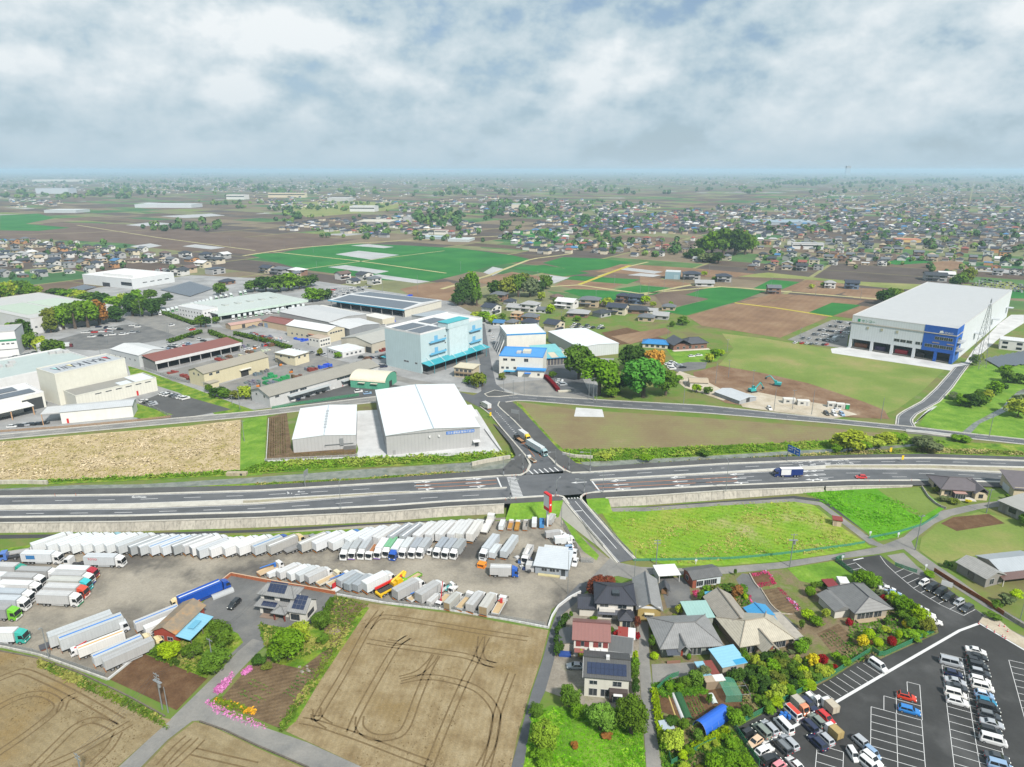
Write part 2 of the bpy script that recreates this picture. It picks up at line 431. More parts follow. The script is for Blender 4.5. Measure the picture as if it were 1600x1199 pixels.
G_yard=ground('industrial yard paving',[(.3,C(142)),(.5,C(164)),(.7,C(184))],.06,9,.9,fine=(1.0,.08),bump=.1)
G_fb=ground('far ploughed soil',[(.3,C(126,98,76)),(.5,C(146,116,90)),(.7,C(160,134,106))],.03,8,fine=(.4,.10),stripe=(-33,5.5,.08))
G_fb2=ground('far dark soil',[(.3,C(102,84,72)),(.5,C(114,96,84)),(.7,C(128,110,96))],.02,8,fine=(.3,.10))
G_fg=ground('far green crop',[(.3,C(34,108,44)),(.5,C(44,122,50)),(.7,C(64,134,58))],.02,8,fine=(.3,.08),stripe=(57,6,.05))
G_fo=ground('far rough grass',[(.3,C(116,132,66)),(.5,C(140,148,84)),(.7,C(164,158,104))],.03,8,fine=(.4,.14))
G_pl=ground('crop mulch film',[(.3,C(173)),(.5,C(191)),(.7,C(204))],.03,6,.5,fine=(.5,.08),stripe=(-33,4.5,.08))
G_farpath=ground('farm track',[(.3,C(176,168,120)),(.6,C(196,188,140))],.05,5,fine=(.5,.08))
G_yellow=ground('flowering rape verge',[(.3,C(170,164,50)),(.6,C(206,186,84))],.08,5,fine=(.6,.16))
def water_mat():
 m,t,b=new_mat('canal water')
 g=t.add('ShaderNodeNewGeometry').outputs['Position']
 setc(t,b.inputs['Base Color'],t.ramp(t.noise(g,.3,5),[(.35,C(112,118,104)),(.65,C(150,152,140))]))
 b.inputs['Roughness'].default_value=.12;b.inputs['Specular IOR Level'].default_value=.5
 bp=t.add('ShaderNodeBump',{'Height':t.noise(g,1.6,4),'Strength':.15,'Distance':.08});t.l.new(bp.outputs[0],b.inputs['Normal'])
 return m
M_water=water_mat()
# -- far named fields (north)
FAR=[
 (grf,G_fg,[(392,399),(470,386),(560,381),(640,384),(716,388),(800,399),(832,406),(762,417),(716,430),(672,440),(600,438),(540,430),(470,421)],.05),
 (mlf,G_pl,[(524,397.5),(560,392),(624,398.5),(580,406)],.1),
 (mlf,G_pl,[(512,417.5),(540,414.5),(608,424),(588,428)],.1),
 (mlf,G_pl,[(574,431),(592,429),(672,440),(652,443),(600,436)],.1),
 (mlf,G_pl,[(548,384),(575,381.5),(616,386),(600,388)],.1),
 (mlf,G_pl,[(203,385),(235,380.5),(253,384),(225,389)],.1),
 (mlf,G_pl,[(285,385),(305,382),(352,387),(330,390)],.1),
 (mlf,G_pl,[(196,352),(240,347),(272,350),(222,354)],.1),
 (mlf,G_pl,[(250,338),(330,334),(352,337),(290,341)],.1),
 (mlf,G_pl,[(755,426),(770,417),(790,421),(770,431)],.1),
 (mlf,G_pl,[(840,440),(858,430),(890,434),(866,443)],.1),
 (mlf,G_pl,[(965,421),(978,418),(1036,425),(1022,428)],.1),
 (mlf,G_pl,[(980,430),(1000,427),(1034,430),(1020,433)],.1),
 (plf,G_fb2,[(0,352),(120,348),(230,352),(390,372),(480,385),(395,398),(340,394),(250,388),(190,380),(60,374),(0,372)],.05),
 (plf,G_fb2,[(400,376),(470,371),(560,374),(500,384),(430,396),(398,396)],.06),
 (grf,G_fg,[(0,337),(60,334),(85,341),(40,350),(110,356),(60,361),(0,360)],.06),
 (grf,G_fg,[(848,411),(880,402),(935,404),(990,410),(940,421),(900,424)],.06),
 (grf,G_fg,[(800,419),(850,414),(922,427),(880,432)],.06),
 (grf,G_fg,[(870,437),(900,431),(1000,437),(980,444)],.06),
 (grf,G_fg,[(800,362),(870,356),(890,367),(850,382),(810,380)],.06),
 (plf,G_fb,[(625,452),(660,444),(700,440),(720,447),(700,470),(650,468)],.06),
 (plf,G_fb,[(740,440),(800,425),(870,436),(860,445),(800,452)],.06),
 (plf,G_fb,[(866,446),(885,437),(973,444),(950,454),(900,452)],.07),
 (plf,G_fb,[(930,425),(970,413),(1050,418),(1150,428),(1120,434),(1040,432)],.06),
 (plf,G_fb,[(1000,432),(1086,444),(1054,449.5),(1000,444)],.06),
 (plf,G_fb,[(1000,414),(1080,419),(1180,428),(1150,433),(1000,421)],.07),
 (grf,G_fg,[(1000,446),(1054,450.5),(1020,461),(985,461),(960,452)],.06),
 (grf,G_fg,[(1036,487),(1066,478),(1107,468),(1071,461),(1092,454),(1120,447.5),(1197,455),(1150,472),(1073,493)],.06),
 (grf,G_fg,[(880,455),(905,450),(985,458),(960,470),(935,472)],.06),
 ('fallow_field',G_fb2,[(1022,461),(1047,457),(1107,467),(1066,477.5),(1036,478)],.07),
 (plf,G_fb,[(1073,494),(1150,474),(1298,494),(1219,528),(1096,509)],.08),
 (plf,G_fb,[(1157,472),(1210,459),(1246,461),(1176,477)],.09),
 (plf,G_fb,[(1178,477),(1248,461),(1300,465),(1352,470),(1330,480),(1268,489)],.09),
 (grf,G_fg,[(1262,489),(1300,473),(1345,477),(1300,494)],.1),
 (plf,G_fb,[(1302,494),(1346,478),(1372,482),(1335,498)],.09),
 (grf,G_fg,[(1175,452),(1205,437),(1250,441),(1222,452)],.07),
 (plf,G_fb,[(1222,453),(1260,437),(1300,440),(1345,450),(1300,462)],.07),
 (plf,G_fb,[(1315,460),(1335,450),(1385,452),(1370,470),(1335,466)],.07),
 ('rough_field',G_fo,[(1140,432),(1200,426),(1330,440),(1480,446),(1580,440),(1600,452),(1540,455),(1400,452),(1250,436)],.05),
 ('rough_field',G_fo,[(440,320),(530,312),(640,320),(600,330),(480,340)],.05),
 (grf,G_fg,[(1350,404),(1420,402),(1470,410),(1400,414)],.06),
 (plf,G_fb2,[(1360,398),(1400,396),(1402,406),(1370,412)],.07),
 (grf,G_fg,[(1575,452),(1640,458),(1640,468),(1572,466)],.06),
 (plf,G_fb,[(1450,410),(1500,407),(1516,420),(1460,424)],.07),
 ]
for nm,m,pts,z in FAR:sheet(nm,pts,z,m)
trk=MB()
for line,w in[([(427,394),(560,408),(717,430)],4),([(475,421),(590,405),(712,390)],3),([(690,452),(760,432),(830,405),(900,396)],5),
 ([(0,368),(190,362),(360,352)],3.5),([(120,352),(250,372),(400,392)],4),([(840,450),(900,445),(1000,459),(1130,448),(1250,458),(1400,470)],5),
 ([(935,432),(985,416),(1020,408)],4),([(1000,462),(1055,450),(1090,444)],5),([(380,400),(460,388),(560,380),(720,372),(850,366)],7)]:
 strip(trk,sample(W(line),25),-w/2,w/2,.14)
st_('farm_track',trk,G_farpath)
ry=MB();strip(ry,W([(1148,473.5),(1215,482),(1300,495)]),-2,2,.16);strip(ry,W([(905,445),(960,424),(985,415)]),-2.5,2.5,.16)
st_('flowering_verge',ry,G_yellow)
# -- middle distance: industrial ground, roads, yards
sheet('industrial_yard',[(-80,700),(-80,560),(0,510),(60,480),(150,450),(300,430),(500,440),(700,470),(760,500),(880,560),(960,560),(930,620),(800,620),(700,610),(520,625),(275,656),(0,682)],.02,G_yard)
sheet('grass_strip',[(200,572),(228,580),(300,606),(370,632),(400,642),(340,650),(280,614),(205,590)],.04,G_weed)
sheet('car_park',[(218,628),(262,611),(362,640),(270,656),(214,660)],.05,G_walk)
sheet('grass_strip',[(208,652),(212,630),(270,648),(232,656)],.06,G_weed)
sheet('car_park',[(86,532),(130,520),(190,508),(250,503),(300,520),(262,530),(150,548),(100,545)],.05,G_lot)
sheet('car_park',[(448,628),(520,600),(556,590),(640,606),(576,622),(500,634)],.05,G_walk)
sheet('stockyard',[(246,584),(376,552),(440,532),(470,560),(420,574),(322,602),(270,596)],.05,G_lane)
sheet('stockyard',[(330,606),(424,576),(480,560),(560,584),(420,622),(398,628)],.05,G_lane)
sheet('asphalt_road',[(290,532),(345,512),(420,530),(500,556),(580,575),(640,592),(720,606),(705,616),(600,590),(500,568),(430,552),(330,528)],.07,G_lane)
sheet('asphalt_road',[(190,498),(235,482),(300,510),(345,512),(300,534),(262,520)],.07,G_lane)
sheet('north_street',[(741,506),(757,506),(768,570),(775,600),(790,612),(762,624),(752,610),(750,570)],.08,G_asph)
sheet('car_park',[(775,602),(800,598),(860,592),(872,606),(926,624),(900,626),(826,619),(800,612)],.06,G_lane)
sheet('loading_yard',[(848,592),(856,572),(900,570),(920,612),(930,624),(880,612)],.07,G_asph)
sheet('depot_yard',[(340,505),(480,475),(525,470),(540,482),(440,505),(360,520)],.05,G_lane)
sheet('concrete_yard',[(545,648),(560,642),(600,640),(745,640),(786,706),(770,712),(556,716),(560,702)],.05,G_concy)
sheet('garden_plot',[(419,652),(448,645),(456,704),(556,701),(557,714),(416,720)],.06,G_plot)
sheet('grass_strip',[(379,655),(417,649),(413,724),(410,742),(372,745),(374,720)],.05,G_grass)
sheet('reed_field',[(-60,696),(0,690),(290,666),(376,656),(375,734),(300,741),(100,751),(-60,756)],.05,G_reed)
sheet('canal_bank',[(-60,757),(100,750),(300,740),(375,735),(412,722),(560,716),(790,706),(803,718),(700,724),(560,731),(370,743),(190,752),(60,758)],.08,G_weed)
sheet('canal_water',[(-60,775),(0,764),(120,758),(220,757),(400,746),(560,734),(700,725),(812,718),(812,740),(700,742),(560,754),(400,762),(200,774)],.04,M_water)
sheet('canal_bank',[(812,738),(700,737),(560,747),(400,755),(260,762),(400,770),(560,760),(700,750)],.09,G_weed)
sheet('fallow_field',[(806,627),(900,640),(1100,653),(1300,669),(1392,679),(1300,691),(1100,699),(880,704),(862,690),(832,656)],.05,G_fallow)
sheet('concrete_pad',[(900,637),(941,640),(944,652),(897,651)],.08,G_concy)
sheet('grass_strip',[(808,628),(816,634),(836,658),(864,688),(880,702),(872,714),(852,700),(826,668),(806,640)],.08,G_weed)
sheet('canal_bank',[(876,703),(1000,701),(1200,693),(1330,686),(1395,680),(1480,690),(1660,698),(1660,722),(1450,714),(1330,712),(1130,718),(930,733),(880,728)],.07,G_weed)
sheet('canal_water',[(906,722),(960,720),(1100,713),(1250,704),(1350,700),(1425,694),(1445,689),(1430,697),(1350,706),(1250,710),(1100,720),(960,728),(915,729)],.1,M_water)
sheet('river',[(1500,678),(1521,661),(1545,648),(1566,637),(1576,624),(1590,612),(1640,590),(1640,604),(1596,620),(1578,640),(1562,648),(1531,662),(1516,678)],.06,M_water)
sheet('rough_grass',[(1475,600),(1520,572),(1660,560),(1660,700),(1500,680),(1436,664),(1452,640)],.04,G_grass)
sheet('grass_field',[(1128,521),(1200,530),(1325,550),(1482,572),(1440,612),(1402,640),(1380,648),(1340,642),(1263,606),(1197,588),(1120,574),(1146,545)],.05,G_mead)
sheet('bare_earth',[(1083,582),(1123,571),(1197,584),(1263,599),(1350,628),(1382,641),(1390,655),(1300,651),(1200,640),(1134,630),(1088,606)],.07,G_dirt)
sheet('crushed_stone_yard',[(1150,618),(1180,612),(1230,622),(1300,634),(1340,648),(1300,654),(1200,642),(1160,636)],.09,G_sand)
sheet('crushed_stone_yard',[(1050,590),(1062,580),(1096,592),(1150,620),(1130,626),(1070,606)],.09,G_sand)
sheet('concrete_yard',[(1298,545),(1325,541),(1487,570),(1508,566),(1520,548),(1562,505),(1580,492),(1600,492),(1600,505),(1560,530),(1510,574),(1490,580),(1300,552)],.09,G_concy)
sheet('car_park',[(1230,531),(1300,500),(1338,502),(1326,520),(1323,544),(1280,540)],.09,G_lane)
sheet('garden_lawn',[(1040,545),(1080,542),(1130,550),(1120,565),(1060,570)],.06,G_grass)
sheet('car_park',[(1040,572),(1075,566),(1105,566),(1102,576),(1060,582)],.08,G_lot)
sheet('village_plot',[(940,520),(980,512),(1040,530),(960,540)],.06,G_dark)
sheet('village_plot',[(955,526),(1040,512),(1050,520),(985,538)],.07,G_fb)
# roads of the middle distance, with kerbs
def road(name,left,right,mat,dz,kerbs=True,walk=None,lines=()):
 n=40
 def res(pts):
  L=sum((b-a).length for a,b in zip(pts,pts[1:]));o=sample(pts,L/n*.9999);return o[:n]+[pts[-1]]
 l,r=res(left),res(right);k=min(len(l),len(r));l,r=l[:k],r[:k]
 o=st_(name,ribbon(MB(),l,r,dz),mat)
 if kerbs:
  mb=MB();strip(mb,l,-.15,.45,dz,.12);strip(mb,r,-.45,.15,dz,.12)
  st_('kerb',mb,G_kerb,o)
 return o,l,r
nl=[(750,636),(767,649),(783,669),(803,692),(821,713),(827,727),(822,738),(809,744)]
nr=[(781,628),(778,634),(785,641),(803,657),(830,685),(859,715),(871,728),(883,736)]
zl=[0,.1,.4,1.1,2.0,2.6,3,3]
north_leg,NLl,NLr=road('north_leg_road',W(nl,zl),W(nr,zl),G_asph,.12)
st_('junction_surface',tess(MB(),W([(690,606),(740,618),(762,606),(790,612),(812,619),(806,627),(785,629),(777,634),(782,642),(750,637),(720,622)],.1)),G_asph)
east_road,ERl,ERr=road('link_road',W([(800,616),(830,619),(950,626),(1100,634),(1300,655),(1379,663),(1431,668),(1506,677),(1600,687),(1700,698)]),
 W([(790,629),(812,626),(950,637),(1100,646),(1300,662),(1412,673),(1487,683),(1600,695),(1640,700),(1700,708)]),G_asph,.14)
west_road,WRl,WRr=road('west_road',W([(-80,688),(0,680),(275,654),(400,643),(540,626),(700,606)]),W([(-80,696),(0,687),(275,662),(400,651),(560,632),(712,616)]),G_lane,.12)
sk_road,SKl,SKr=road('access_road',W([(1400,664),(1402,650),(1412,643),(1440,628),(1462,608),(1480,588),(1492,574)]),W([(1430,668),(1424,658),(1432,648),(1468,628),(1488,606),(1502,586),(1514,570)]),G_asph,.12)
mk=MB()
for a,b in zip(offs(NLl,-3.6),offs(NLl,-3.6)[1:]):pass
for k,line in enumerate((ERl,ERr,WRl,WRr,SKl,SKr)):strip(mk,line,-.9 if k%2==0 else.7,-.7 if k%2==0 else.9,.17)
dashes(mk,[a.lerp(b,.5)for a,b in zip(WRl,WRr)],5,5,.2,.16)
dashes(mk,[a.lerp(b,.5)for a,b in zip(ERl,ERr)],5,5,.18,.18)
st_('lane_marking',mk,M_white)
mk=MB()
c0,c1=[a.lerp(b,.40)for a,b in zip(NLl,NLr)],[a.lerp(b,.66)for a,b in zip(NLl,NLr)]
strip(mk,c0[21:33],-.1,.1,.15);strip(mk,c1[24:34],-.1,.1,.15)
st_('lane_marking',mk,M_orange,north_leg)
mk=MB()
for i in range(5,20): # hatched taper between the lanes
 a=NLl[i].lerp(NLr[i],.5-.006*(i-5));b=NLl[i].lerp(NLr[i],.53+.008*(i-5));strip(mk,[a,b+V((.6,-1.0,0))],-.22,.22,.15)
for i in range(7): # zebra crossing at the mouth of the north leg
 a=at(826+i*8,735.5-i*.9,3.0);strip(mk,[a,a+V((1.6,-3.6,0))],-.25,.25,.16)
st_('lane_marking',mk,M_white,north_leg)
# no-entry hatching and stop legend at the access road mouth
mk=MB()
for i in range(12):
 a=at(1429+i*2.2,662.5-i*2.4);b=at(1447+i*1.6,646.5-i*1.0);
 strip(mk,[a,a.lerp(b,.95)],-.25,.25,.13)
st_('hatch_marking',mk,M_white,sk_road)
# traffic island
isl=W([(757,616),(773,610),(800,615),(807,617),(780,620),(762,620)],.12)
mb=MB();tess(mb,[p+V((0,0,.14))for p in isl]);io=st_('traffic_island',mb,G_walk)
mb=MB();strip(mb,isl+[isl[0]],-.3,.3,0,.2);st_('kerb',mb,G_kerb,io)
# == HIGHWAY on its embankment
HZ=itp([(-300,3.0),(1120,3.0),(1240,2.0),(1430,.5),(1900,.4)])
NS=itp([(-200,770.5),(0,767),(400,759),(600,748),(740,737),(800,731),(875,731),(930,729.5),(1130,717),(1330,711),(1450,709.5),(1600,714.5),(1800,722)])
NC=itp([(-200,778),(0,776),(200,773),(400,767),(600,755),(700,749),(780,744),(850,741),(930,737.5),(1130,725),(1330,717),(1450,715.6),(1600,720),(1800,728)])
MU=itp([(-200,792),(0,790.5),(200,788),(400,780.5),(600,770),(700,766),(792,761.5),(922,750),(1130,738),(1300,727),(1450,726.5),(1600,730),(1800,736)])
ML=itp([(-200,798.5),(0,797),(200,795),(400,788),(500,780.5),(600,772.5),(700,767.8),(792,763),(922,751.5),(1130,740),(1300,732.5),(1450,733.5),(1600,741),(1800,750)])
SCL=itp([(-200,811),(0,809),(200,806.5),(400,801),(600,791),(700,784),(780,780),(900,773),(930,769.5),(1130,759),(1330,751),(1450,751),(1600,754.5),(1800,760)])
SS=itp([(-200,818),(0,817),(200,815),(400,809),(600,800),(700,792),(800,787),(930,779),(1010,775),(1130,766.5),(1330,759.5),(1450,758.5),(1600,762),(1800,770)])
def hw(f,x0,x1,step=14):
 n=max(2,int((x1-x0)/step));xs=[x0+(x1-x0)*i/n for i in range(n+1)]
 return[at(x,f(x),HZ(x))for x in xs]
highway=st_('highway',ribbon(MB(),hw(NC,-190,1790),hw(SCL,-190,1790)),G_asph)
mb=MB();ribbon(mb,hw(NS,-190,822),hw(NC,-190,822),0,.12);ribbon(mb,hw(NS,880,1790),hw(NC,880,1790),0,.12)
ribbon(mb,hw(SCL,-190,878),hw(SS,-190,878),0,.12);ribbon(mb,hw(SCL,916,1790),hw(SS,916,1790),0,.12)
st_('sidewalk',mb,G_walk)
ped=st_('sidewalk',tess(MB(),[p+V((0,0,.13))for p in W([(735,741),(785,733),(806,712),(797,694),(770,662),(780,668),(803,692),(821,713),(827,727),(822,738),(809,744),(780,746)],[3,3,2,1.2,.3,.4,1.1,2,2.6,3,3,3])]),G_walk)
st_('sidewalk',tess(MB(),[p+V((0,0,.14))for p in W([(781,629),(800,628),(815,640),(848,676),(872,702),(900,724),(930,730),(930,737),(884,736),(871,728),(859,715),(830,685),(803,657),(785,641),(778,634)],[0,0,.1,.8,1.8,2.8,3,3,3,2.6,2,1.1,.4,.1,0])]),G_walk)
mb=MB()
for f,a,b,s in((NC,-190,815,-1),(NC,893,1790,-1),(SCL,-190,872,1),(SCL,926,1790,1)):
 strip(mb,hw(f,a,b),-.55,.55,.02,.13)
for pts in([(815,742.5),(824,737),(829,727),(823,715)],[(860,716),(871,727),(881,734),(893,739.5)],[(872,774.5),(880,776.5),(884,781),(890,790)],[(926,770),(914,772),(908,776),(908,782)]):
 strip(mb,sample(W(pts,3.0),1.0),-.4,.4,.02,.15)
st_('kerb',mb,G_kerb,highway)
mb=MB();ribbon(mb,hw(MU,-190,792),hw(ML,-190,792),0,.18);ribbon(mb,hw(MU,922,1790),hw(ML,922,1790),0,.18)
st_('median',mb,G_kerb,highway)
mb=MB();
def inner(x0,x1,a,b):
 u,l=hw(MU,x0,x1),hw(ML,x0,x1);ribbon(mb,[p.lerp(q,a)for p,q in zip(u,l)],[p.lerp(q,b)for p,q in zip(u,l)],.2)
inner(380,640,.25,.75);inner(1290,1790,.2,.8)
G_medw=ground('median weeds',[(.3,C(150,142,122)),(.5,C(176,168,148)),(.66,C(168,164,130)),(.8,C(120,136,60))],.3,8)
st_('median_planting',mb,G_medw,highway)
# lane paint
mb=MB()
def mid(f,g,k):return lambda x:f(x)*(1-k)+g(x)*k
dashes(mb,hw(mid(NC,MU,.52),-190,640),6,9,.22,.012,2);dashes(mb,hw(mid(NC,MU,.5),925,1790),6,9,.22,.012,3)
dashes(mb,hw(mid(ML,SCL,.52),-190,780),6,9,.22,.012,5)
dashes(mb,hw(mid(ML,SCL,.36),1090,1790),6,9,.2,.012,2);dashes(mb,hw(mid(ML,SCL,.68),1090,1790),6,9,.2,.012,5)
for f,a,b,o in((NC,-190,800,-.95),(NC,905,1790,-.95),(SCL,-190,868,.95),(SCL,930,1790,.95),(MU,-190,640,.5),(ML,-190,790,-.5),(MU,925,1790,.5),(ML,925,1790,-.5)):
 strip(mb,hw(f,a,b),o-.11,o+.11,.012)
def arrow(mb,x,f,s=1,turn=0):
 """lane arrow painted on the road, s=+1 points east"""
 p=at(x,f(x),HZ(x));q=at(x+10,f(x+10),HZ(x+10));d=(q-p).normalized()*s;n=V((-d.y,d.x,0));Z=V((0,0,.014))
 strip(mb,[p-d*3,p+d*1.2],-.2,.2,.014)
 mb.add([p+d*.9+n*.75+Z,p+d*.9-n*.75+Z,p+d*3.2+Z],[(0,1,2)])
 if turn:mb.add([p-d*.5+Z,p+d*.1+Z,p+n*1.3*turn+d*1.2+Z,p+n*1.5*turn+d*.3+Z],[(0,1,2,3)])
for x in(660,740):
 for k,tn in((.14,1),(.46,0),(.78,-1)):arrow(mb,x+(6 if k>.5 else 0),mid(NC,MU,k),1,tn)
for x in(965,1058,1150,1262,1275):
 for k,tn in((.13,-1),(.46,0),(.8,1)):arrow(mb,x+k*10,mid(ML,SCL,k),-1,tn)
strip(mb,[at(777,746.5,3),at(784,763,3)],-.28,.28,.014);strip(mb,[at(925,752,3),at(938,769,3)],-.28,.28,.014)
for i in range(15): # zebra crossing over the west arm
 k=i/14;a=at(792+9*k,747+28.5*k,3);b=at(806+11*k,745.5+29*k,3);strip(mb,[a,b],-.26,.26,.014)
for i in range(6): # zebra crossing over the south arm
 a=at(879+i*4.6,779-i*.3,2.95);strip(mb,[a,a+V((.9,-3.0,-.06))],-.24,.24,.05)
arrow(mb,905,lambda x:754-(x-905)*.06,-1)
# long words painted on the carriageway by the truck, kept as blocks of strokes
rr=random.Random(4)
def words_on_road(f,xs,w,h):
 for x in xs:
  c=at(x,f(x),HZ(x));d=(at(x+9,f(x+9),HZ(x+9))-c).normalized();n=V((-d.y,d.x,0))
  for _ in range(5):
   a=c+d*rr.uniform(-w,w)+n*rr.uniform(-h,h)
   strip(mb,[a,a+(d*rr.uniform(1.5,2.6)if rr.random()<.6 else n*rr.uniform(.7,1.1))],-.14,.14,.014)
words_on_road(mid(NC,MU,.22),[1244,1262,1284,1304,1322],1.6,.7);words_on_road(mid(NC,MU,.72),[1252,1270,1288,1310,1328],1.5,.7)
words_on_road(mid(NC,MU,.55),[455,466],1.6,1.4);words_on_road(mid(NC,MU,.3),[208,216],1.4,.5)
st_('lane_marking',mb,M_white,highway)
mb=MB()
for k in(.34,.66):strip(mb,hw(mid(NC,MU,k),650,776),-.13,.13,.013);strip(mb,hw(mid(ML,SCL,k),930,1085+(18 if k>.5 else 0)),-.13,.13,.013);strip(mb,hw(mid(ML,SCL,k),1087,1152),-.13,.13,.013)
st_('lane_marking',mb,M_orange,highway)
# north shoulder slope down to the canal
ns1,ns2=hw(NS,-190,812),hw(NS,886,1240)
mb=MB()
for l in(ns1,ns2):
 lo=[p+V((0,4.5,-p.z+.06))for p in l];ribbon(mb,lo,[p+V((0,0,.03))for p in l])
l=hw(NS,1240,1790);lo=[p+V((0,3,-p.z+.06))for p in l];ribbon(mb,lo,[p+V((0,0,.03))for p in l])
st_('embankment',mb,G_weed)
# -- concrete retaining wall south of the highway, panel by panel
def retaining(x0,x1,label,step=5.0):
 top=sample(hw(SS,x0,x1,8),step)
 if len(top)<2:return
 t=thing('retaining_wall',label,'retaining wall',top[len(top)//2]-V((0,1,top[len(top)//2].z)))
 t0=t.location
 cop=MB()
 for i in range(len(top)-1):
  a,b=top[i],top[i+1];d=(b-a).normalized()
  a2,b2=a+d*.03,b-d*.03;run=.5*a.z
  dn=lambda p:V((p.x,p.y-.5*p.z-rnd.uniform(-.015,.015),-.05))
  mb=MB();f=[a2+V((0,-.04,-.1)),dn(a2),dn(b2),b2+V((0,-.04,-.1))]
  mb.slab(*[tuple(p-t0)for p in f],-.25)
  k=rnd.uniform(.86,1.08);part('wall_panel',mb,M_wc,t,tuple(c*k for c in C(190,184,172)))
 line=[p-t0 for p in top];strip(cop,line,-.30,.12,-.12,.3);part('coping',cop,G_kerb,t)
 # rail with posts along the crest
 tr=thing('guard_fence',label.replace('concrete retaining wall','thin dark pipe railing on the wall'),'railing',t0)
 rl=[p+V((0,.35,.12))for p in line]
 mb=MB()
 for q in sample(rl,4.0):mb.cyl(q,q+V((0,0,.95)),.035,seg=4)
 part('post',mb,M_under,tr)['kind']='stuff'
 mb=MB()
 for h in(.5,.93):
  for a,b in zip(rl,rl[1:]):mb.cyl(a+V((0,0,h)),b+V((0,0,h)),.025,seg=4)
 part('rail',mb,M_under,tr)
M_wc=objmat('stained concrete wall',.9,.12,.5,dirt=.45)
retaining(-190,800,'long stained concrete retaining wall below the highway beside the truck yard')
retaining(946,1290,'shorter concrete retaining wall below the highway above the green crop field')
retaining(1290,1440,'low end of the concrete retaining wall near the beige bungalow')
mb=MB();l=hw(SS,798,880)
ribbon(mb,[p+V((0,0,.02))for p in l],[V((p.x-2,p.y-7,.05))for p in l])
l=hw(SS,916,950);ribbon(mb,[p+V((0,0,.02))for p in l],[V((p.x+1,p.y-6,.05))for p in l])
st_('grass_slope',mb,G_grass)
sheet('ditch',[(-80,846),(0,842),(200,838),(400,832),(600,821),(790,812),(790,809),(600,817),(400,828),(200,834),(0,836)],.03,M_under)
sheet('ditch',[(1010,792),(1130,783),(1240,775),(1290,781),(1320,800),(1375,842),(1368,842),(1310,802),(1284,784),(1240,779),(1130,786),(1012,795)],.05,M_under)
sheet('narrow_lane',[(820,808),(880,799),(890,796),(893,802),(830,812),(790,814)],.06,G_lane)
sheet('narrow_lane',[(918,794),(1010,793),(1130,785),(1240,779),(1284,785),(1312,806),(1368,846),(1385,853),(1378,856),(1358,850),(1308,812),(1280,790),(1240,784),(1130,790),(1010,799),(922,800)],.06,G_lane)
# -- south leg and lanes
zs=[3.0,2.5,1.6,.7,.1]
south_leg,SLl,SLr=road('south_leg_road',W([(879,780),(897,802),(918,826),(940,851),(964,880)],zs),W([(908,779),(926,800),(948,825),(972,852),(994,874)],zs),G_asph,.06)
mb=MB();strip(mb,[a.lerp(b,.12)for a,b in zip(SLl,SLr)],-.08,.08,.075);strip(mb,[a.lerp(b,.9)for a,b in zip(SLl,SLr)],-.08,.08,.075)
strip(mb,[a.lerp(b,.56)for a,b in zip(SLl,SLr)][2:34],-.1,.1,.075);strip(mb,[SLl[9],SLl[9].lerp(SLr[9],.5)],-.2,.2,.08)
st_('lane_marking',mb,M_white,south_leg)
mb=MB();ribbon(mb,[p.copy()for p in SLl],[V((p.x-1.2*p.z-.3,p.y-.3*p.z,.04))for p in SLl]);st_('concrete_slope',mb,M_conc,south_leg)
mb=MB();ribbon(mb,[V((p.x+.9*p.z+.3,p.y+.3,.04))for p in SLr],[p.copy()for p in SLr]);st_('concrete_slope',mb,M_conc,south_leg)
mb=MB();ribbon(mb,W([(884,806),(900,830),(918,850),(936,868)],.06),W([(876,808),(894,838),(912,862),(932,876)],.06));st_('grass_strip',mb,G_grass)
sheet('village_lane',[(955,870),(962,878),(1000,886),(1066,888),(1131,886),(1216,879),(1300,867),(1367,856),(1379,852),(1412,839),(1442,814),(1469,799),(1516,789),(1559,783),(1620,779),
 (1620,790),(1559,792),(1534,795),(1487,806),(1461,818),(1424,846),(1431,860),(1465,884),(1500,907),(1542,938),(1600,972),(1600,982),(1535,946),(1492,918),(1452,890),(1424,868),(1412,858),(1371,866),(1300,875),(1225,888),(1131,897),(1071,898),(1000,898),(985,905),(965,900),(940,905),(915,912)],.05,G_lane)
sheet('village_lane',[(1386,868),(1412,864),(1432,884),(1462,908),(1500,936),(1540,962),(1590,990),(1640,1012),(1640,1024),(1580,1000),(1534,974),(1490,946),(1450,918),(1418,894)],.06,G_lane)
sheet('narrow_street',[(872,950),(885,932),(905,912),(925,908),(915,925),(897,945),(876,962),(866,1030),(852,1080),(829,1130),(816,1210),(796,1210),(812,1150),(831,1080),(848,1030),(860,985)],.06,G_asph)
sheet('narrow_street',[(998,905),(1012,905),(1013,980),(1015,1036),(1022,1100),(1026,1149),(1036,1215),(1011,1215),(1006,1139),(1001,1080),(999,1036),(998,960)],.06,G_lane)
sheet('farm_road',[(170,1215),(185,1199),(265,1125),(297,1094),(340,1052),(370,1020),(382,1000),(405,990),(420,1004),(400,1022),(375,1048),(345,1082),(325,1097),(340,1110),(400,1132),(480,1160),(562,1197),(600,1215),(530,1215),(482,1198),(400,1164),(330,1134),(312,1126),(300,1127),(262,1156),(220,1199),(204,1215)],.05,G_lane)
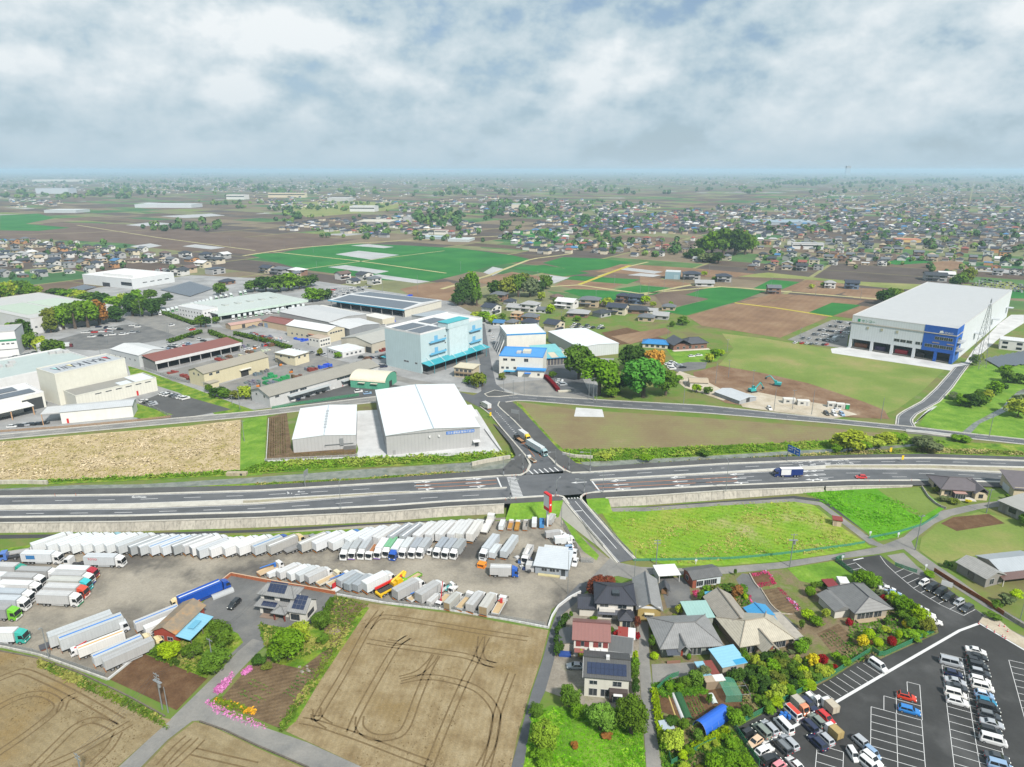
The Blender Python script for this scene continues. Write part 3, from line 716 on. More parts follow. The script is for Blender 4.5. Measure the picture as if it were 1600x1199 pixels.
# -- yards and fields of the near ground
sheet('truck_yard',[(-90,880),(-60,868),(0,866),(40,853),(120,846),(350,838),(560,822),(700,814),(800,808),(830,801),(880,803),(905,836),(930,856),(958,878),(955,890),(915,914),(880,940),(862,952),(855,980),(700,953),(530,931),(360,899),(300,945),(240,1005),(170,1060),(60,1022),(0,1010),(-90,1004)],.03,G_gravel)
sheet('grass_strip',[(-80,866),(0,858),(60,850),(200,842),(400,835),(600,824),(790,813),(800,806),(830,800),(870,801),(872,806),(800,811),(600,829),(400,840),(200,848),(40,862),(-80,880)],.05,G_weed)
sheet('house_lot',[(361,899),(523,930),(505,958),(470,985),(440,1000),(415,1004),(395,998),(372,1018),(330,1050),(318,1030),(310,960),(318,940)],.06,G_lot)
sheet('lawn',[(405,975),(440,980),(470,985),(500,968),(516,1010),(470,1045),(425,1035),(412,1005)],.08,G_weed)
sheet('shrub_bed',[(228,1012),(250,1005),(330,970),(372,990),(380,1004),(330,1050),(322,1060),(222,1020)],.07,G_weed)
sheet(plf,[(577,943),(700,958),(857,985),(846,1030),(829,1080),(808,1150),(796,1215),(640,1235),(560,1196),(447,1143),(500,1060)],.05,G_soil)
sheet(plf,[(-90,1012),(0,1016),(60,1030),(165,1075),(256,1122),(268,1124),(182,1199),(150,1235),(-90,1235)],.05,G_soil2)
sheet('tilled_plot',[(222,1021),(324,1060),(276,1110),(172,1062)],.06,G_dark)
sheet(plf,[(304,1128),(330,1135),(400,1168),(482,1204),(520,1235),(190,1235),(224,1200),(264,1158)],.055,G_soil2)
sheet('vegetable_plot',[(440,1012),(486,990),(520,940),(575,944),(500,1062),(446,1142),(340,1098),(380,1052)],.05,G_plot)
sheet('grass_verge',[(560,958),(572,948),(577,950),(500,1064),(462,1128),(440,1144),(436,1130),(470,1100)],.06,G_weed)
sheet('crop_field',[(938,798),(1010,794),(1130,786),(1240,780),(1272,790),(1310,820),(1362,855),(1300,866),(1216,878),(1131,884),(1050,884),(995,872),(966,840)],.045,G_crop)
sheet(grf,[(1246,766),(1330,764),(1440,762),(1475,795),(1455,810),(1430,824),(1400,840),(1372,846),(1320,806),(1290,782)],.05,G_crop2)
sheet('fallow_strip',[(1370,764),(1440,762),(1468,792),(1440,808),(1420,800)],.07,G_mead)
sheet('rough_garden',[(1440,840),(1470,815),(1530,800),(1600,815),(1600,860),(1500,872),(1470,884),(1436,860)],.05,G_mead)
sheet('tilled_plot',[(1470,818),(1490,808),(1545,803),(1570,818),(1495,830)],.07,G_dark)
sheet('lawn',[(1230,888),(1300,877),(1304,878),(1335,900),(1330,910),(1290,916),(1250,908)],.05,G_grass)
sheet('asphalt_car_park',[(1304,877),(1375,867),(1390,878),(1402,886),(1470,912),(1519,948),(1536,961),(1529,974),(1600,1016),(1680,1056),(1680,1250),(1230,1250),(1187,1200),(1147,1139),(1298,1061),(1362,1021),(1376,1030),(1467,989),(1465,980),(1381,920),(1334,898)],.06,G_asph2)
sheet('gravel_corner',[(1529,972),(1545,955),(1580,985),(1640,1020),(1640,1034),(1600,1014)],.08,G_sand)
sheet('grass_plot',[(828,1118),(860,1102),(930,1110),(1004,1130),(1010,1215),(816,1215)],.055,G_grass)
sheet('house_plot',[(868,968),(905,930),(996,905),(998,960),(1000,1080),(1005,1125),(930,1108),(852,1080),(866,1030)],.05,ground('house plot earth',[(.3,C(128,120,108)),(.55,C(160,152,140)),(.75,C(120,128,70))],.15,8))
sheet('village_garden',[(1018,905),(1070,900),(1160,896),(1230,890),(1290,920),(1330,945),(1460,975),(1466,988),(1376,1030),(1362,1020),(1298,1060),(1147,1138),(1120,1100),(1016,1040)],.045,ground('garden earth',[(.28,C(112,96,74)),(.45,C(136,120,96)),(.58,C(110,126,56)),(.75,C(150,138,118))],.12,9,fine=(1.6,.2)))
sheet('driveway',[(1180,900),(1200,940),(1230,965),(1250,985),(1215,975),(1170,940),(1150,905),(1160,896)],.07,G_lot)
sheet('driveway',[(1030,905),(1075,902),(1082,948),(1042,950)],.07,G_lot)
sheet('driveway',[(1018,1038),(1060,1036),(1100,1034),(1104,1058),(1050,1062),(1020,1068)],.07,G_lane)
sheet('flower_bed',[(1170,895),(1196,892),(1214,912),(1186,918)],.08,G_dark)
sheet('tilled_bed',[(1190,922),(1220,918),(1252,950),(1235,960),(1210,950)],.08,G_plot)
sheet('vegetable_plot',[(1030,1084),(1100,1080),(1150,1072),(1200,1108),(1150,1128),(1066,1124),(1034,1112)],.06,G_dark)
sheet('vegetable_plot',[(1276,990),(1310,975),(1345,1005),(1330,1032),(1300,1020)],.06,G_plot)
sheet('garden_ground',[(1022,1120),(1146,1142),(1188,1202),(1190,1215),(1040,1215)],.05,G_weed)
# tyre tracks left by the tractor
tm=ground('pressed soil',[(.3,C(112,94,66)),(.7,C(132,112,80))],.8,5,fine=(3,.15))
mb=MB()
def tyre(pix,z=.085):
 p=W(pix);q=[]
 for i in range(len(p)-1):
  a,b,c,d=p[max(i-1,0)],p[i],p[i+1],p[min(i+2,len(p)-1)]
  for k in range(8):
   s=k/8;q.append(.5*(2*b+(c-a)*s+(2*a-5*b+4*c-d)*s*s+(3*b-a-3*c+d)*s**3))
 q.append(p[-1])
 for o in(-.85,.85):strip(mb,q,o-.2,o+.2,z)
Z4=lambda x,y:(400+x/4,900+y/4)
for t in([(700,330),(760,270),(840,260),(1100,300),(1400,350),(1700,395)],[(780,220),(700,330),(560,590),(440,790),(380,890),(370,860)],
 [(700,410),(820,430),(1100,470),(1300,500),(1420,540),(1500,560)],[(960,380),(880,440),(760,640),(640,860),(590,980)],
 [(820,415),(890,420),(950,385)],[(650,880),(650,950),(720,1005),(830,1010),(930,960),(1010,760),(1080,590),(1130,500)],
 [(900,660),(1050,635),(1200,650),(1380,710),(1490,830),(1500,950),(1440,1199)],[(900,645),(1010,610),(1090,540),(1120,495)],
 [(1410,380),(1390,490),(1290,690),(1170,970),(1080,1199)],[(1440,385),(1400,480),(1430,540),(1490,560)],[(1600,610),(1510,860),(1470,1060),(1400,1199)],
 [(280,905),(400,930),(640,1010),(900,1110),(1090,1180)],[(380,830),(390,890),(460,940)]):
 tyre([Z4(*p)for p in t])
Z5=lambda x,y:(x/4,950+y/4)
for t in([(-60,470),(60,420),(150,400),(300,460),(480,550),(760,710)],[(-40,640),(120,560),(260,540),(360,590),(340,650),(180,780),(-40,930)],
 [(480,545),(410,580),(380,650)],[(200,1010),(360,850),(480,740),(600,705),(720,750)],[(300,990),(500,900),(680,800),(820,720)],[(560,990),(680,880),(740,780)],
 [(1000,990),(1100,880),(1180,810)],[(1080,990),(1200,880),(1260,820)],[(1210,900),(1380,940),(1600,990)]):
 tyre([Z5(*p)for p in t],.095)
st_('tyre_tracks',mb,tm)
# car park bays
mb=MB()
def bay(a,b,w=.12):strip(mb,[a,b],-w/2,w/2,.10)
for i in range(12):bay(at(1349-10.5*i,1037+5.4*i),at(1377-10.5*i,1055+5.5*i))
strip(mb,W([(1529,975),(1499,986),(1400,1043),(1304,1099),(1249,1131),(1190,1163)]),-.35,.35,.10)
strip(mb,W([(1529,974),(1600,1016),(1660,1050)]),-.25,.25,.10)
def grid(p0,p1,q1,n,rows,w=2.45,first=0):
 """bays from corner p0 towards p1 (pixels); q1 gives the row direction"""
 a,b,c=at(*p0),at(*p1),at(*q1);d=(b-a).normalized();r=(c-a)
 for i in range(first,n+1):bay(a+d*w*i,a+d*w*i+r)
 for k in rows:bay(a+d*w*first+r*k,a+d*w*n+r*k)
grid((1361,1105),(1360,1180),(1440,1126),13,(0,.5,1));bay(at(1381,1088),at(1439,1104));bay(at(1417,1066),at(1437,1071));bay(at(1437,1071),at(1441,1126));bay(at(1417,1066),at(1418,1082));bay(at(1381,1088),at(1381,1110));bay(at(1400,1083),at(1401,1116))
grid((1479.5,1104),(1491,1199),(1556,1125),12,(0,.5,1),2.5,-8)
grid((1576,1032),(1600,1120),(1612,1040),12,(0,),2.5)
grid((1277,1164),(1274,1199),(1318,1176),6,(0,1),2.4)
L=W([(1375,869),(1384,882),(1400,897),(1430,922),(1470,946),(1507,963)])
strip(mb,sample(L,1.0),-.07,.07,.10)
for t in(.30,.39,.47,.55,.63,.71,.79,.88,1.0):
 s=sample(L,.5);p=s[min(len(s)-1,int(t*len(s)))];bay(p,p+(at(1525,953.5)-at(1507,963)))
bay(at(1321,884),at(1337,880));bay(at(1337,880),at(1346,888));bay(at(1327,892),at(1346,888));bay(at(1333,876),at(1349,872.5),.4)
strip(mb,W([(1337,880),(1360,897),(1400,925),(1455,968)]),-.07,.07,.10)
st_('bay_marking',mb,M_white)
# == BUILDINGS
WHITE,CREAM,LGREY,MGREY=C(239),C(238,230,210),C(201),C(169)
ROOFW=C(240,246,248)
class Bd:pass
def bld(name,label,A,B,top=None,h=None,D=None,R_=None,C_=None,wall=WHITE,mat=None,cat='building',walls=True,gable=None,rise=0,group=None,bx=None):
 b=Bd();a,e=at(*A),at(*B);v=e-a;b.L=v.length;ang=math.atan2(v.y,v.x)
 n=V((-math.sin(ang),math.cos(ang),0));b.h=h if h else hgt(A[0],A[1],top)
 if D:b.D=D
 elif R_:b.D=max(3,(at(*R_)-e).dot(n))
 else:b.D=max(3,(at(*C_,b.h)-a).dot(n))
 b.t=thing(name,label,cat,a,ang,group);b.ang=ang
 L,D,h=b.L,b.D,b.h
 if walls:
  mb=MB()
  if gable=='y': # ridge runs front to back
   mb.prism([(0,0),(L,0),(L,h),(L/2,h+rise),(0,h)],0,D)
  elif gable=='x':
   mb.loft([[(x,0,0),(x,D,0),(x,D,h),(x,D/2,h+rise),(x,0,h)]for x in(0,L)])
  elif gable=='arch':
   pf=[(0,0),(L,0)]+[(L/2+L/2*math.cos(i*math.pi/10),h+rise*math.sin(i*math.pi/10))for i in range(11)]
   mb.prism(pf,0,D)
  elif gable=='archx':
   pf=[(0,0),(D,0)]+[(D/2+D/2*math.cos(i*math.pi/10),h+rise*math.sin(i*math.pi/10))for i in range(11)]
   mb.loft([[(x,y,z)for y,z in pf]for x in(0,L)])
  else:mb.box(0,0,0,L,D,h)
  b.w=part('wall',mb,mat or M_matte,b.t,wall)
 return b
def rflat(b,col,mat=None,par=.5,x0=0,x1=None,y0=0,y1=None,z=None,edge=None):
 x1=b.L if x1 is None else x1;y1=b.D if y1 is None else y1;z=b.h if z is None else z
 r=part(rf_,Bx(x0+.25,y0+.25,z+.002,x1-.25,y1-.25,z+.12),mat or M_seam,b.t,col)
 mb=MB();o=.04
 for q in((x0-o,y0-o,x1+o,y0+.22),(x0-o,y1-.22,x1+o,y1+o),(x0-o,y0+.222,x0+.22,y1-.222),(x1-.22,y0+.222,x1+o,y1-.222)):
  mb.box(q[0],q[1],z-.15,q[2],q[3],z+par)
 part('parapet',mb,M_flat,b.t,edge or col);return r
def rgab(b,col,rise,axis='x',over=.6,mat=None,x0=0,x1=None,y0=0,y1=None,z=None,th=.16,ridge=None,parent=None,name=rf_):
 x1=b.L if x1 is None else x1;y1=b.D if y1 is None else y1;z=b.h if z is None else z
 X0,X1,Y0,Y1=x0-over,x1+over,y0-over,y1+over;z+=.03
 if axis=='x':
  ym=(y0+y1)/2;s=rise/(ym-y0);dz=s*over;zr=z+rise
  mb=MB().loft([[(x,Y0,z-dz),(x,ym,zr),(x,Y1,z-dz),(x,Y1,z-dz+th),(x,ym,zr+th),(x,Y0,z-dz+th)]for x in(X0,X1)])
  r=part(name,mb,mat or M_tile,parent or b.t,col=col)
  rb=Bx(X0,ym-.18,zr+th-.02,X1,ym+.18,zr+th+.16)
 else:
  xm=(x0+x1)/2;s=rise/(xm-x0);dz=s*over;zr=z+rise
  mb=MB().loft([[(X0,y,z-dz),(X0,y,z-dz+th),(xm,y,zr+th),(X1,y,z-dz+th),(X1,y,z-dz),(xm,y,zr)]for y in(Y0,Y1)])
  r=part(name,mb,mat or M_tile_y,parent or b.t,col=col)
  rb=Bx(xm-.18,Y0,zr+th-.02,xm+.18,Y1,zr+th+.16)
 if ridge:part('ridge_cap',rb,M_flat,r,ridge)
 return r
def rhip(b,col,rise,over=.7,x0=0,x1=None,y0=0,y1=None,z=None,ridge=None,irimoya=0.0,mat=None,name=rf_):
 x1=b.L if x1 is None else x1;y1=b.D if y1 is None else y1;z=(b.h if z is None else z)+.02
 X0,X1,Y0,Y1=x0-over,x1+over,y0-over,y1+over;w,d=X1-X0,Y1-Y0;s=min(w,d)/2
 if w>=d:e=s*(1-irimoya);r0,r1=(X0+e,(Y0+Y1)/2,z+rise),(X1-e,(Y0+Y1)/2,z+rise)
 else:e=s*(1-irimoya);r0,r1=((X0+X1)/2,Y0+e,z+rise),((X0+X1)/2,Y1-e,z+rise)
 c=[(X0,Y0,z),(X1,Y0,z),(X1,Y1,z),(X0,Y1,z)];lo=[(x,y,z-.18)for x,y,_ in c]
 mb=MB().add(lo+c+[r0,r1],[(3,2,1,0),(0,1,5,4),(1,2,6,5),(2,3,7,6),(3,0,4,7)]+
 ([(4,5,9,8),(5,6,9),(6,7,8,9),(7,4,8)]if w>=d else[(4,5,8),(5,6,9,8),(6,7,9),(7,4,8,9)]))
 r=part(name,mb,mat or(M_tile if w>=d else M_tile_y),b.t,col=col)
 rc=ridge or tuple(k*.62 for k in col)
 mb=MB();
 up=lambda p:(p[0],p[1],p[2]+.06)
 mb.cyl(up(r0),up(r1),.16,seg=5)
 for q,ends in((r0,(c[0],c[3]))if w>=d else(r0,(c[0],c[1])),(r1,(c[1],c[2]))if w>=d else(r1,(c[2],c[3]))):
  for k in ends:mb.cyl(up(q),up(k),.12,seg=5)
 part('ridge_cap',mb,M_flat,r,rc);return r
WM={}
def win_mesh(w,h,bars):
 k=(round(w,2),round(h,2),bars)
 if k not in WM:
  f=MB();t=.07
  f.box(-w/2-t,-.07,0-t,w/2+t,.02,0);f.box(-w/2-t,-.07,h,w/2+t,.02,h+t)
  f.box(-w/2-t,-.07,0,-w/2,.02,h);f.box(w/2,-.07,0,w/2+t,.02,h)
  for i in range(1,bars):x=-w/2+w*i/bars;f.box(x-.03,-.06,0,x+.03,.02,h)
  p=Bx(-w/2,-.035,0,w/2,.02,h)
  WM[k]=(p.mesh('window',M_glass),f.mesh('frame',M_frame),f.mesh('frame',M_framed))
 return WM[k]
def win(b,face,u,z,w,h,bars=2,dark=False,name='window'):
 p,f,fd=win_mesh(w,h,bars)
 if face=='F':l,rz=(u,0,z),0
 elif face=='R':l,rz=(b.L,u,z),R(90)
 elif face=='L':l,rz=(0,b.D-u,z),R(-90)
 else:l,rz=(b.L-u,b.D,z),R(180)
 o=put(name,p,b.t,l,rz);put('frame',fd if dark else f,o);return o
def wrow(b,face,us,z,w,h,bars=2,dark=False):
 for u in us:win(b,face,u,z,w,h,bars,dark)
def spr(n,a,c):return[a+(c-a)*(i+.5)/n for i in range(n)]
def sb(b,name,x0,y0,z0,x1,y1,z1,col,mat=None,label=None):return part(name,Bx(x0,y0,z0,x1,y1,z1),mat or M_flat,b.t,col,label=label)
SOLM={}
def solar(b,o,ex,ey,nx,ny,w,h,parent=None,mat=None,gap=.05):
 """panels one by one: o corner, ex / ey unit vectors in the roof plane"""
 n=ex.cross(ey).normalized();key=(w,h,tuple(round(c,3)for c in(*ex,*ey)),mat and mat.name)
 if key not in SOLM:
  a=n*.06;SOLM[key]=MB().slab(tuple(a),tuple(a+ex*(w-gap)),tuple(a+ex*(w-gap)+ey*(h-gap)),tuple(a+ey*(h-gap)),.04).mesh('solar_panel',mat or M_solar)
 for i in range(nx):
  for j in range(ny):put('solar_panel',SOLM[key],parent or b.t,tuple(o+ex*w*i+ey*h*j))
def text_mesh(s,size,mat,ext=.02):
 cu=bpy.data.curves.new(ltr,'FONT');cu.body=s;cu.size=size;cu.extrude=ext;cu.align_x='LEFT';cu.resolution_u=2
 ob=bpy.data.objects.new(ltr,cu);COL.objects.link(ob)
 dg=bpy.context.evaluated_depsgraph_get();me=bpy.data.meshes.new_from_object(ob.evaluated_get(dg));me.name=ltr
 bpy.data.objects.remove(ob);bpy.data.curves.remove(cu);me.materials.clear();me.materials.append(mat);return me
def ltext(b,s,size,loc,mat,rot=(R(90),0,0),sx=1.0,name=ltr):
 o=put(name,text_mesh(s,size,mat),b.t,loc);o.rotation_euler=rot;o.scale=(sx,1,1);return o
M_lblue=plain('blue sign paint',C(20,110,205),.5);M_lgreen=plain('green sign paint',C(0,150,90),.5);M_lwhite=plain('white sign paint',C(245),.5)
M_lblack=plain('black roof paint',C(40,45,62),.6);M_lred=plain('red sign paint',C(225,30,35),.5);M_lcyan=plain('pale cyan roof paint',C(170,225,225),.6);M_lyel=plain('pale yellow roof paint',C(245,232,170),.6)
# ---- two white gabled warehouses by the canal
b=bld(whs,'large pale grey metal warehouse with white gabled roof and blue sign band beside the canal',(605,712),(750,697.5),top=681,C_=(575,611),wall=C(190),mat=M_wp,gable='y',rise=1.3,cat=whs)
rgab(b,ROOFW,1.3,'y',.25,M_seam_y,ridge=C(168,186,200));L,h=b.L,b.h
sb(b,'gutter',-.28,-.3,h-.15,L+.28,-.26,h+.02,C(150,154,156))
sg=sb(b,'sign_band',L*.635,-.12,h-2.1,L*.94,-.02,h-.75,C(30,120,215),label='blue sign band with white company characters')
o=put(ltr,text_mesh('日本運輸倉庫株式会社',1.15,M_lwhite),sg,(L*.645,-.16,h-1.85));o.rotation_euler=(R(90),0,0);o.scale=(L*.285/max(.1,o.dimensions.x),1,1)
for u in(.455,.555):sb(b,'vent_hood',L*u-.35,-.6,h-2.6,L*u+.35,-.02,h-1.9,WHITE)
sb(b,'entrance_canopy',L*.92,-2.2,2.9,L*.995,-.02,3.25,WHITE);sb(b,'entrance_door',L*.945,-.08,0,L*.985,.03,2.4,(.03,.035,.04),M_glass)
wrow(b,'R',spr(6,10,b.D-8),h-2.2,1.6,.8)
sb(b,'loading_canopy',L+.05,b.D*.42,4.0,L+5,b.D*.68,4.3,WHITE)
sb(b,'roller_shutter',L*.06,-.06,.0,L*.09,.02,2.1,C(163))
for y in(.2,.45,.7):part('roller_shutter',Bx(-.06,b.D*y,0,.02,b.D*y+5,4.4),M_wpy,b.t,C(179))
b=bld(whs,'smaller white roofed grey metal warehouse with a dotted ridge vent beside brown planting rows',(459,708),(557,700.5),top=687,C_=(454,640),wall=C(197),mat=M_wp,gable='y',rise=.9,cat=whs)
rgab(b,ROOFW,.9,'y',.2,M_seam_y,ridge=C(190,200,210));L,h,D=b.L,b.h,b.D
for i in range(7):sb(b,'ridge_vent',L/2-.5,D*(.2+.09*i),h+.9,L/2+.5,D*(.2+.09*i)+1.0,h+1.75,C(176,182,188))
mb=MB();mb.box(L*.5,-.5,2.6,L*.96,-.3,2.8);mb.box(L*.5,-.5,1.9,L*.5+.2,-.3,2.8);mb.box(L*.74,-.5,2.0,L*.8,-.1,5.2);part('pipework',mb,M_steel,b.t)
for i in range(6):sb(b,'condenser_unit',L*(.80+.033*i),-1.0,0,L*(.80+.033*i)+.8,-.15,1.5,C(122))
# ---- pale blue multi storey distribution building
b=bld('distribution_building','tall pale blue four storey logistics building with teal canopy and roof solar arrays',(604,571),(659,584),top=513,R_=(737,549.5),wall=C(206,228,232),mat=M_wp,cat=whs)
L,D,h=b.L,b.D,b.h;rflat(b,C(237),par=.9)
for(x0,x1,y0,y1)in((.12,.50,.04,.36),(.56,.93,.04,.36),(.12,.50,.44,.70),(.56,.74,.44,.70)):
 nx,ny=8,8;w,hh=(x1-x0)*L/nx,(y1-y0)*D/ny
 solar(b,V((x0*L,y0*D,h+.25)),V((1,0,.0)),V((0,1,0)),nx,ny,w,hh,mat=M_solargrey)
tw=sb(b,'stair_tower',L-6,D*.38,h-.2,L+2.2,D*.72,h+3.2,C(206,228,232));sb(b,'tower_roof',L-6.2,D*.375,h+3.2,L+2.4,D*.725,h+3.5,C(70,180,190))
sb(b,'tower_face',L+.03,D*.40,4.5,L+2.0,D*.70,h-.3,C(214,234,238))
for z in(h*.42,h*.73):
 for y0,y1 in((.12,.36),(.76,.95)):
  sb(b,'balcony',L+.02,D*y0,z,L+1.6,D*y1,z+.25,C(120,190,225));mb=MB()
  mb.box(L+1.5,D*y0,z+.25,L+1.58,D*y1,z+1.3);part('balcony_rail',mb,M_flat,b.t,C(110,190,230))
  sb(b,'goods_door',L-.02,D*(y0+y1)/2-2,z+.26,L+.06,D*(y0+y1)/2+1,z+3.6,C(120,190,230))
for i in range(4):win(b,'R',D*.372,6+i*4.2,1.0,.8,2)
cn=part('canopy',MB().slab((L+.05,0,6.4),(L+.05,D,6.4),(L+6.5,D,5.4),(L+6.5,0,5.4),-.25),M_seam_y,b.t,C(64,178,194),label='teal sloping loading canopy')
for i in range(6):part('canopy_brace',MB().cyl((L,D*(.08+.17*i),9),(L+6,D*(.08+.17*i),5.6),.12,seg=5),M_flat,b.t,WHITE);part('canopy_column',MB().cyl((L+6.2,D*(.08+.17*i),0),(L+6.2,D*(.08+.17*i),5.4),.18,seg=6),M_flat,b.t,C(70,150,165))
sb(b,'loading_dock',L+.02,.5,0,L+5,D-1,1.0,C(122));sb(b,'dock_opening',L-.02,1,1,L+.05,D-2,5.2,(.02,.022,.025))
wrow(b,'F',[L*.55,L*.62,L*.86],5.2,1.8,.9);sb(b,'side_canopy',-5,-.1,4.6,-.05,9,4.8,C(64,178,194))
# ---- white hall, blue roofed office, teal hall, white warehouse
b=bld('factory_hall','tall windowless white hall with blue eaves behind the blue roofed office',(792,557),(852.5,554),top=523,C_=(779,509),wall=C(240,236,226),cat=fac)
L,D,h=b.L,b.D,b.h;rflat(b,ROOFW,par=.3);sb(b,'eaves_band',-.1,-.12,h-.7,L+.1,-.06,h+.25,C(50,150,220))
for i in range(4):part('buttress',MB().loft([[(-.02,D*(.12+.22*i),h*.95),(-.02,D*(.12+.22*i)+.6,h*.95),(-.02,D*(.12+.22*i)+.6,h*.8),(-.02,D*(.12+.22*i),h*.8)],[(-5,D*(.12+.22*i),.9),(-5,D*(.12+.22*i)+.6,.9),(-5,D*(.12+.22*i)+.6,0),(-5,D*(.12+.22*i),0)]]),M_flat,b.t,WHITE)
b=bld('office_building','three storey white office block with bright blue flat roof at the junction',(780,585),(848,588),top=556.5,C_=(769,541.5),wall=C(238,236,226),cat='office')
L,D,h=b.L,b.D,b.h;rflat(b,C(70,160,235),par=.45,edge=C(60,150,230))
sb(b,'roof_hatch',L*.5,D*.35,h,L*.68,D*.6,h+1.6,C(220,214,196));sb(b,'air_unit',L*.36,D*.3,h,L*.46,D*.5,h+1.0,LGREY)
wrow(b,'F',[L*.14,L*.32],h-2.6,2.4,1.3);win(b,'F',L*.62,h-2.9,2.4,1.9);wrow(b,'F',[L*.08,L*.19,L*.36,L*.44],3.6,1.5,1.3);wrow(b,'L',spr(4,1,D-1),h-2.6,1.4,1.2)
sb(b,'porch',L*.45,-3.6,0,L*1.04,-.03,4.2,C(238,236,226));sb(b,'porch_roof',L*.42,-4.4,4.2,L*1.08,.0,4.9,C(50,150,225));sb(b,'entrance_canopy',L*.60,-5.6,2.6,L*.75,-3.62,2.9,C(40,130,225))
sb(b,'side_canopy',L*.12,-2.6,2.5,L*.42,-.03,2.8,C(70,170,215));wrow(b,'F',[L*.2],.8,3,1.4)
o=win(b,'F',L*.92,1.2,1.3,1.4);o.location.y=-3.62
b=bld('workshop','low teal and beige roofed workshop with barred front between hall and white warehouse',(850,572),(894,568.5),top=559,D=22,wall=C(151),cat='workshop')
L,D,h=b.L,b.D,b.h
for i in range(4):part(rf_,MB().slab((L*i/4,-1,h-.3),(L*(i+.97)/4,-1,h-.3),(L*(i+.97)/4,D*.35,h+.8),(L*i/4,D*.35,h+.8),.15),M_seam,b.t,C(220,210,185)if i%2 else C(120,195,200))
part(rf_,MB().slab((-3,D*.35,h+.9),(L*.8,D*.35,h+.9),(L*.8,D,h+2.4),(-3,D,h+2.4),.15),M_seam,b.t,C(125,200,205))
for i in range(9):sb(b,'front_bar',L*i/9,-.12,.2,L*i/9+.25,-.03,h-.6,C(210,200,180))
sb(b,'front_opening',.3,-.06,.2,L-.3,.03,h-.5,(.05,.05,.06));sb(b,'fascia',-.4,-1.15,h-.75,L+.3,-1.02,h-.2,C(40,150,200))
b=bld(whs,'white flat roofed warehouse with pale walls behind the big round trees',(904,559.5),(966,553),top=543,C_=(871,517),wall=C(214,220,220),mat=M_wp,cat=whs,gable='y',rise=.8)
rgab(b,ROOFW,.8,'y',.3,M_seam_y)
# ---- long grey warehouse, quonset, stockyard sheds
b=bld(whs,'long low grey slate roofed warehouse with white walls and parked cars in front',(423,637.5),(592,588),top=619,D=17,wall=C(213),cat=whs,gable='x',rise=2.6)
L,D,h=b.L,b.D,b.h;rgab(b,C(162,157,146),2.6,'x',.7,M_seam)
for i,(u,w)in enumerate(((.06,2.2),(.20,5),(.28,4),(.62,5),(.69,5),(.76,5))):win(b,'F',L*u,h-1.8,w,1.1,3)
sb(b,'front_canopy',L*.14,-3.2,h-2.6,L*.5,-.03,h-2.35,C(190,196,198));sb(b,'front_canopy',L*.62,-2.4,h-2.9,L*.72,-.03,h-2.65,C(190,196,198))
for u in(.2,.33,.42,.66):sb(b,'roller_shutter',L*u,-.07,0,L*u+4,.02,3.6,C(181))
wrow(b,'L',[D*.3,D*.72],h-1.9,1.5,1.2)
b=bld('quonset_hut','green arched storage hall with cream barrel roof',(548,605.5),(602,610),top=594,R_=(642,599),wall=C(96,182,150),cat='storage hall',gable='archx',rise=3.6,mat=M_wp)
L,D,h=b.L,b.D,b.h;mb=MB();pf=[(D/2+(D/2+.3)*math.cos(i*math.pi/12),h+(3.6+.15)*math.sin(i*math.pi/12))for i in range(13)]
for i in range(12):(y0,z0),(y1,z1)=pf[i],pf[i+1];mb.quad((-.3,y0,z0),(L+.3,y0,z0),(L+.3,y1,z1),(-.3,y1,z1))
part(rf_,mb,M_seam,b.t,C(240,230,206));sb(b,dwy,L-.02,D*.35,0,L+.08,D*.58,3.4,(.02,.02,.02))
for u in(.24,.6):sb(b,'door_hood',L*u,-1.2,h-1.0,L*u+4,-.02,h-.8,C(225,220,200));sb(b,'green_door',L*u+.3,-.07,0,L*u+3.7,.02,h-1.2,C(80,165,135))
b=bld(whs,'yellowish walled stockyard warehouse with grey gabled roof and small annex',(321,605.5),(421,577),top=584,D=14,wall=C(222,212,178),cat=whs,gable='x',rise=2.2)
L,D,h=b.L,b.D,b.h;rgab(b,C(168,160,144),2.2,'x',.5,M_seam);wrow(b,'F',[L*.1,L*.2],h-2,2,1.2);wrow(b,'L',[D*.35,D*.65],h-2,1.4,1.2)
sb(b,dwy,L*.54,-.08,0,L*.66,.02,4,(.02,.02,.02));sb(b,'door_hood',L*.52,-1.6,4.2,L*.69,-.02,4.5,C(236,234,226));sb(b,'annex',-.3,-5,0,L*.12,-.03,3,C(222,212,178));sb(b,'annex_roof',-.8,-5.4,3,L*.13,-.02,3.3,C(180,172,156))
b=bld('open_shed','long open fronted shed with rusty brown roof and white fascia in the stockyard',(246,580),(376,549.5),top=565,D=15,wall=C(59),cat='shed',walls=False)
L,D,h=b.L,b.D,b.h;part('wall',Bx(0,D-.3,0,L,D,h+1).box(-.2,0,0,0,D,h).box(L,0,0,L+.2,D,h),M_matte,b.t,C(149))
part(rf_,MB().slab((-.8,-.6,h),(L+.8,-.6,h),(L+.8,D,h+1.6),(-.8,D,h+1.6),.15),M_seam,b.t,C(142,78,62));sb(b,'fascia',-.9,-.9,h-1.5,L+.9,-.62,h+.2,C(229))
for i in range(9):sb(b,clm,L*i/8-.2,-.3,0,L*i/8+.2,.1,h-.1,C(189))
b=bld(whs,'small grey gabled warehouse at the west end of the rusty roofed shed',(176,563.5),(219.5,574.5),top=545.5,R_=(253,561.5),wall=C(212,216,218),mat=M_wp,cat=whs,gable='x',rise=1.8)
rgab(b,C(227),1.8,'x',.3,M_seam);wrow(b,'F',spr(5,2,b.L-2),3.5,1.2,1);wrow(b,'R',[b.D*.5],3,2,1)
b=bld('office_building','two storey cream stockyard office with outside stair and white flat roof',(431,566),(462,572),top=551,R_=(482,565),wall=C(236,226,194),cat='office')
